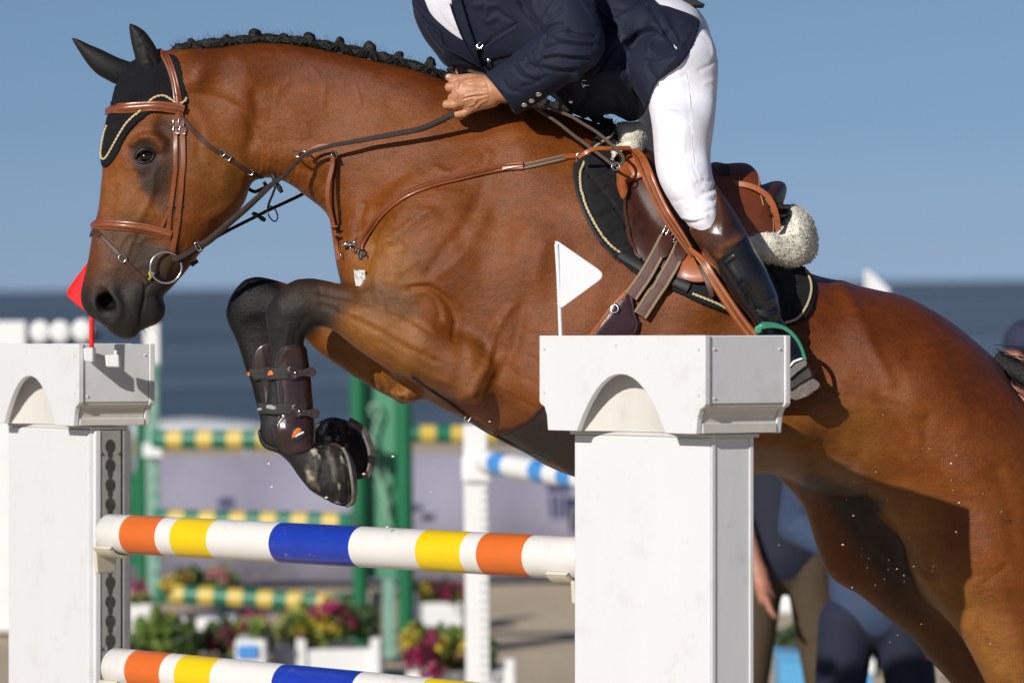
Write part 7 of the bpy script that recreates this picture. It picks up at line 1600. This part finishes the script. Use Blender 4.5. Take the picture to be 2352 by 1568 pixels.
def planter(lab, px0, px1, ptop, pbot, d, posts, plants, m=None, cat='flower box'):
    m = m or wpaint; t = thing('flower_box', lab, cat, PW((px0 + px1) / 2, pbot, d - D), 'flower boxes by the far jump')
    pbox('box', px0, px1, ptop, pbot, d, .3, m, t, True); 
    for q in posts: pbox('corner_post', q - 11, q + 11, ptop - 26, pbot, d - .02, .05, m, t, True)
    for i, (px, py, rx, ry, n, kind) in enumerate(plants):
        k = d / D / 1000; c = PW(px, py, d - D + .14)
        leaves('foliage', c, (rx * k, .14, ry * k), n * 3, .030, leafm[kind % 3], t, i + int(px)); leaves('foliage', c, (rx * k * .8, .12, ry * k * .9), n, .028, leafm[(kind + 1) % 3], t, i + 7 + int(px))
    return t
def blooms(t, lst, d):
    lst = [(px, py, r * 1.15, int(n * .6), c) for px, py, r, n, c in lst] + [(px + random.gauss(0, 22), py + random.gauss(0, 14), r * .8, int(n * .35), random.choice([c, 'wine', 'magenta'])) for px, py, r, n, c in lst]
    for i, (px, py, r, n, c) in enumerate(lst): k = d / D / 1000; leaves('blooms', PW(px, py, d - D + .03), (r * k, .08, r * k), n, .020, flm[c], t, i + int(px))
t = planter('white flower box with magenta flowers under the upper striped pole', 625, 878, 1492, 1660, 21, [692, 862], [(700,1440,70,52,130,1), (770,1425,60,45,110,0), (840,1430,30,40,60,2)])
blooms(t, [(758,1395,22,90,'magenta'), (790,1400,14,40,'wine'), (735,1418,16,50,'yellow'), (760,1440,16,40,'yellow'), (808,1424,14,30,'magenta'), (690,1450,14,30,'yellow')], 21)
t = planter('flower box with dark red and green plants beside the left pillar', 290, 470, 1520, 1660, 20.6, [], [(360,1460,60,55,150,0), (425,1470,50,45,110,2), (400,1490,60,30,90,1), (330,1490,40,40,60,2)], mat('terracotta', (.25,.09,.06), rough=.8))
blooms(t, [(380,1345,16,40,'yellow'), (318,1350,18,50,'magenta'), (400,1440,16,36,'wine'), (450,1480,14,36,'wine'), (395,1420,12,40,'yellow'), (350,1480,14,30,'pink')], 20.8)
t = planter('low planter of red and yellow green plants in the middle of the flower boxes', 470, 640, 1530, 1660, 20.8, [], [(510,1460,46,40,100,2), (560,1470,46,44,110,1), (600,1470,34,40,70,0)], mat('terracotta'))
blooms(t, [(575,1432,30,90,'magenta'), (520,1455,20,60,'wine'), (480,1480,20,50,'wine'), (545,1470,20,40,'magenta'), (600,1450,14,30,'pink')], 20.8)
t = planter('plant with pink and yellow flowers behind the lowest ringed pole', 400, 540, 1420, 1470, 23.5, [], [(440,1340,50,34,90,2), (500,1335,46,30,80,0)]); blooms(t, [(505,1325,24,60,'pink'), (425,1325,18,50,'yellow'), (395,1335,14,30,'yellow')], 23.5)
t = planter('white flower box behind the green stand with yellow flowers', 940, 1062, 1385, 1450, 24, [950], [(975,1362,36,24,70,1), (1025,1360,30,30,60,2), (1055,1380,30,40,80,0)]); blooms(t, [(980,1350,16,40,'yellow'), (1010,1352,22,60,'wine'), (1062,1352,12,40,'magenta'), (1040,1350,14,30,'wine')], 24)
t = planter('white flower box with crimson and yellow flowers right of the green stand', 935, 1185, 1540, 1700, 19.5, [1172], [(960,1470,34,34,60,1), (1020,1490,50,50,120,0), (1060,1500,40,50,100,1), (1110,1500,26,50,60,0)]); blooms(t, [(960,1507,32,200,'magenta'), (942,1468,20,60,'yellow'), (1000,1530,22,70,'wine'), (1012,1480,18,50,'yellow'), (1070,1490,16,40,'yellow'), (985,1545,18,50,'magenta')], 19.3)
t = planter('white box with pale blue panel among the flower boxes', 540, 608, 1470, 1580, 20.2, [], [(590,1440,20,20,20,0)]); pbox('panel', 544, 592, 1482, 1512, 20.18, .01, bl, t)
t = planter('small white pot in front of the left green stand', 298, 352, 1388, 1475, 21.5, [], [(322,1378,24,14,30,1)]); 
t = planter('low clump of dark leaves by the feet of the two men', 1790, 1880, 1500, 1560, 19.4, [], [(1830,1475,50,34,120,2), (1920,1490,60,40,120,2), (2010,1500,50,40,90,2)]);
bb = thing('plastic_box', 'light blue box on the sand behind the right pillar', 'box', PW(1828, 1640, 8.0)); pbox('box', 1793, 1864, 1512, 1640, 18, .4, mat('light_blue_plastic', (.10,.38,.66), rough=.45), bb, True); pbox('lid', 1790, 1867, 1504, 1516, 17.99, .42, mat('light_blue_plastic'), bb)
bb = thing('plastic_box', 'white and light blue box between the legs of the man in navy trousers', 'box', PW(1965, 1640, 9.0)); pbox('box', 1935, 2006, 1545, 1640, 19, .4, mat('light_blue_plastic'), bb, True); pbox('lid', 1942, 2012, 1516, 1548, 18.99, .42, wpaint, bb)
# ---- people behind
def person(lab, px, d, H, colors, pose, cat='person'):
    """standing figure; colours: shirt, trousers, cap"""
    k = H / 1.78; y0 = d - D; x0 = PW(px, 1000, y0).x
    t = thing('person', lab, cat, (x0, y0, 0)); out = {}
    def J(x, y, z): return np.array([x * k, y * k, z * k])
    J_ = dict(hip=J(0,0,.96), chest=J(0,.02,1.30), neck=J(0,.02,1.50), head=J(0,-.01,1.66))
    legs = [[J(s*.085,0,.88), J(s*.13,-.02,.50), J(s*.15,.03,.09), J(s*.17,-.14,.04)] for s in (-1, 1)]
    arms = [[J(-.19,.02,1.42)] + [J(*a) for a in pose[0]], [J(.19,.02,1.42)] + [J(*a) for a in pose[1]]]
    def vol(fn, st=.016):
        vv = Vol(nonuni([(-.55, .55, st)]), nonuni([(-.35, .3, st)]), nonuni([(-.02, 1.9 * k, st)])); fn(vv); v, f = vv.mesh(); return smooth_mesh(v, f, 1) + np.array([x0, y0, 0]), f
    def c(vv, P, R, kk=.03, ky=1): vv.chain([(*p, r * k) for p, r in zip(P, R)], k=kk, ky=ky)
    def body(vv):
        c(vv, [J_['hip'], J_['chest'], J_['neck']], (.09, .12, .055), .02, .72); c(vv, [J_['neck'], J_['head']], (.05, .055)); vv.ell(J_['head'] + J(0,.01,.02), (.075*k, .095*k, .115*k), 0, .02); vv.ell(J_['head'] + J(0,-.095,.0), (.013*k,.02*k,.022*k), 0, .012)
        for s in (-1, 1): vv.ell(J_['head'] + J(s*.078,.01,0), (.012*k,.02*k,.03*k), 0, .01)
        for l in legs: c(vv, l, (.06, .048, .035, .03))
        for a in arms:
            c(vv, a[:3], (.045, .036, .026)); h = a[2]; dn = (a[2] - a[1]) / np.linalg.norm(a[2] - a[1]); c(vv, [h, h + dn * .09 * k], (.028, .03), .02, .6)
            for q in range(4): b_ = h + dn * .09 * k + np.array([0, (q - 1.5) * .019 * k, 0]); c(vv, [b_, b_ + dn * .045 * k + np.array([0, 0, 0]), b_ + dn * .075 * k + np.array([.012 * k, 0, 0])], (.011, .010, .008), .006)
            c(vv, [h + dn * .03 * k, h + dn * .07 * k + np.array([0, -.045 * k, 0])], (.013, .010), .01)
    v, f = vol(body, .0125); mk('body', v, f, mat('skin_plain', (.42,.18,.12), rough=.55, var=.05), t, space='W')
    def shirt(vv):
        c(vv, [J(0,0,.94), J_['chest'], J(0,.02,1.44)], (.136, .158, .10), .05, .74)
        for a in arms: c(vv, [a[0], a[1] if not pose[2] else a[0] * .35 + a[1] * .65] + ([a[2] * .85 + a[1] * .15] if not pose[2] else []), (.072, .058, .042)[:2 if pose[2] else 3], .03)
    def trousers(vv):
        c(vv, [J(0,0,1.0), J(0,0,.92)], (.118, .122), .03, .75)
        for l in legs: c(vv, l[:3], (.088, .070, .062), .012)
    v, f = vol(shirt); mk('shirt', v, f, colors[0], t, space='W'); v, f = vol(trousers); mk('trousers', v, f, colors[1], t, space='W')
    for l in legs: v, f = tube_geo(np.array([l[2] + J(0,.05,-.02), l[2] + J(0,-.02,-.03), l[3] + J(0,-.06,-.005)]) + np.array([x0, y0, .01]), np.array([.045, .05, .035]) * k, 10); mk('shoe', v, f, mat('dark_shoe', (.03,.03,.035), rough=.5), t, space='W')
    if colors[2] is not None:
        def cap(vv): vv.ell(J_['head'] + J(0,.01,.05), (.088*k,.108*k,.095*k), 0, .01); vv.ell(J_['head'] + J(0,-.13,.045), (.07*k,.08*k,.012*k), 0, .01); vv.ell(J_['head'] + J(0,.02,-.06), (.2,.2,.1), 0, .01, sub=True)
        v, f = vol(cap, .010); mk('cap', v, f, colors[2], t, space='W')
    return t
nv = mat('navy_shirt', (.006,.010,.026), rough=.8, var=.2, noise=[(6, .3, 3)]); bs_ = mat('blue_shirt', (.032,.056,.115), rough=.8, var=.1, noise=[(6, .15, 3)]); br = mat('brown_trousers', (.062,.042,.022), rough=.85, noise=[(5, .2, 3)]); nt_ = mat('navy_trousers', (.010,.013,.034), rough=.85, noise=[(5, .25, 3)])
person('man in a navy shirt and brown trousers standing beside the right pillar', 1800, 15.0, 1.80, (nv, br, mat('navy_cap', (.02,.025,.06), rough=.8)), ([(-.17,-.06,1.12), (-.10,-.16,.88)], [(.26,.02,1.14), (.22,-.06,.90)], True))
person('man in a blue shirt and navy trousers seen between the horse\'s hind legs', 2005, 13.0, 1.74, (bs_, nt_, None), ([(-.23,.10,1.17), (-.06,-.14,1.08)], [(.25,.02,1.14), (.18,-.10,.92)], False))
person('person in a navy cap behind the horse\'s rump at the right edge', 2362, 15.0, 1.72, (nv, nt_, mat('navy_cap')), ([(-.25,.02,1.12), (-.22,-.08,.86)], [(.25,.02,1.12), (.22,-.08,.86)], True))
# ---- sand thrown up by the hooves
grain = mat('sand_grain', (.72,.66,.55), rough=.8, var=.1)
parts = []
for _ in range(60):
    x, y = random.choice(((2030,1250), (2150,1350), (1950,1300), (2200,1180))); x += random.gauss(0, 90); y += random.gauss(0, 120)
    if x < 1745 or y < 900 or x > 2345: continue
    parts.append(sphere_geo(L(x, y, random.uniform(-.9, -.35)), random.choice((.0007, .0009, .0012, .0017)), 5, 4, (random.uniform(.6, 1.9), 1, random.uniform(.6, 1.2))))
for x, y in ((903,1048),(836,1088),(625,1118),(750,1142),(618,1065),(1125,968),(990,1130),(1400,1370),(1120,1120),(890,1210)): parts.append(sphere_geo(L(x, y, -.2), .0028 if x < 910 else .0018, 6, 4, (1.5, 1, .9)))
v, f = join_geo(parts); tag(mk('flying_sand', v, f, grain), kind='stuff')
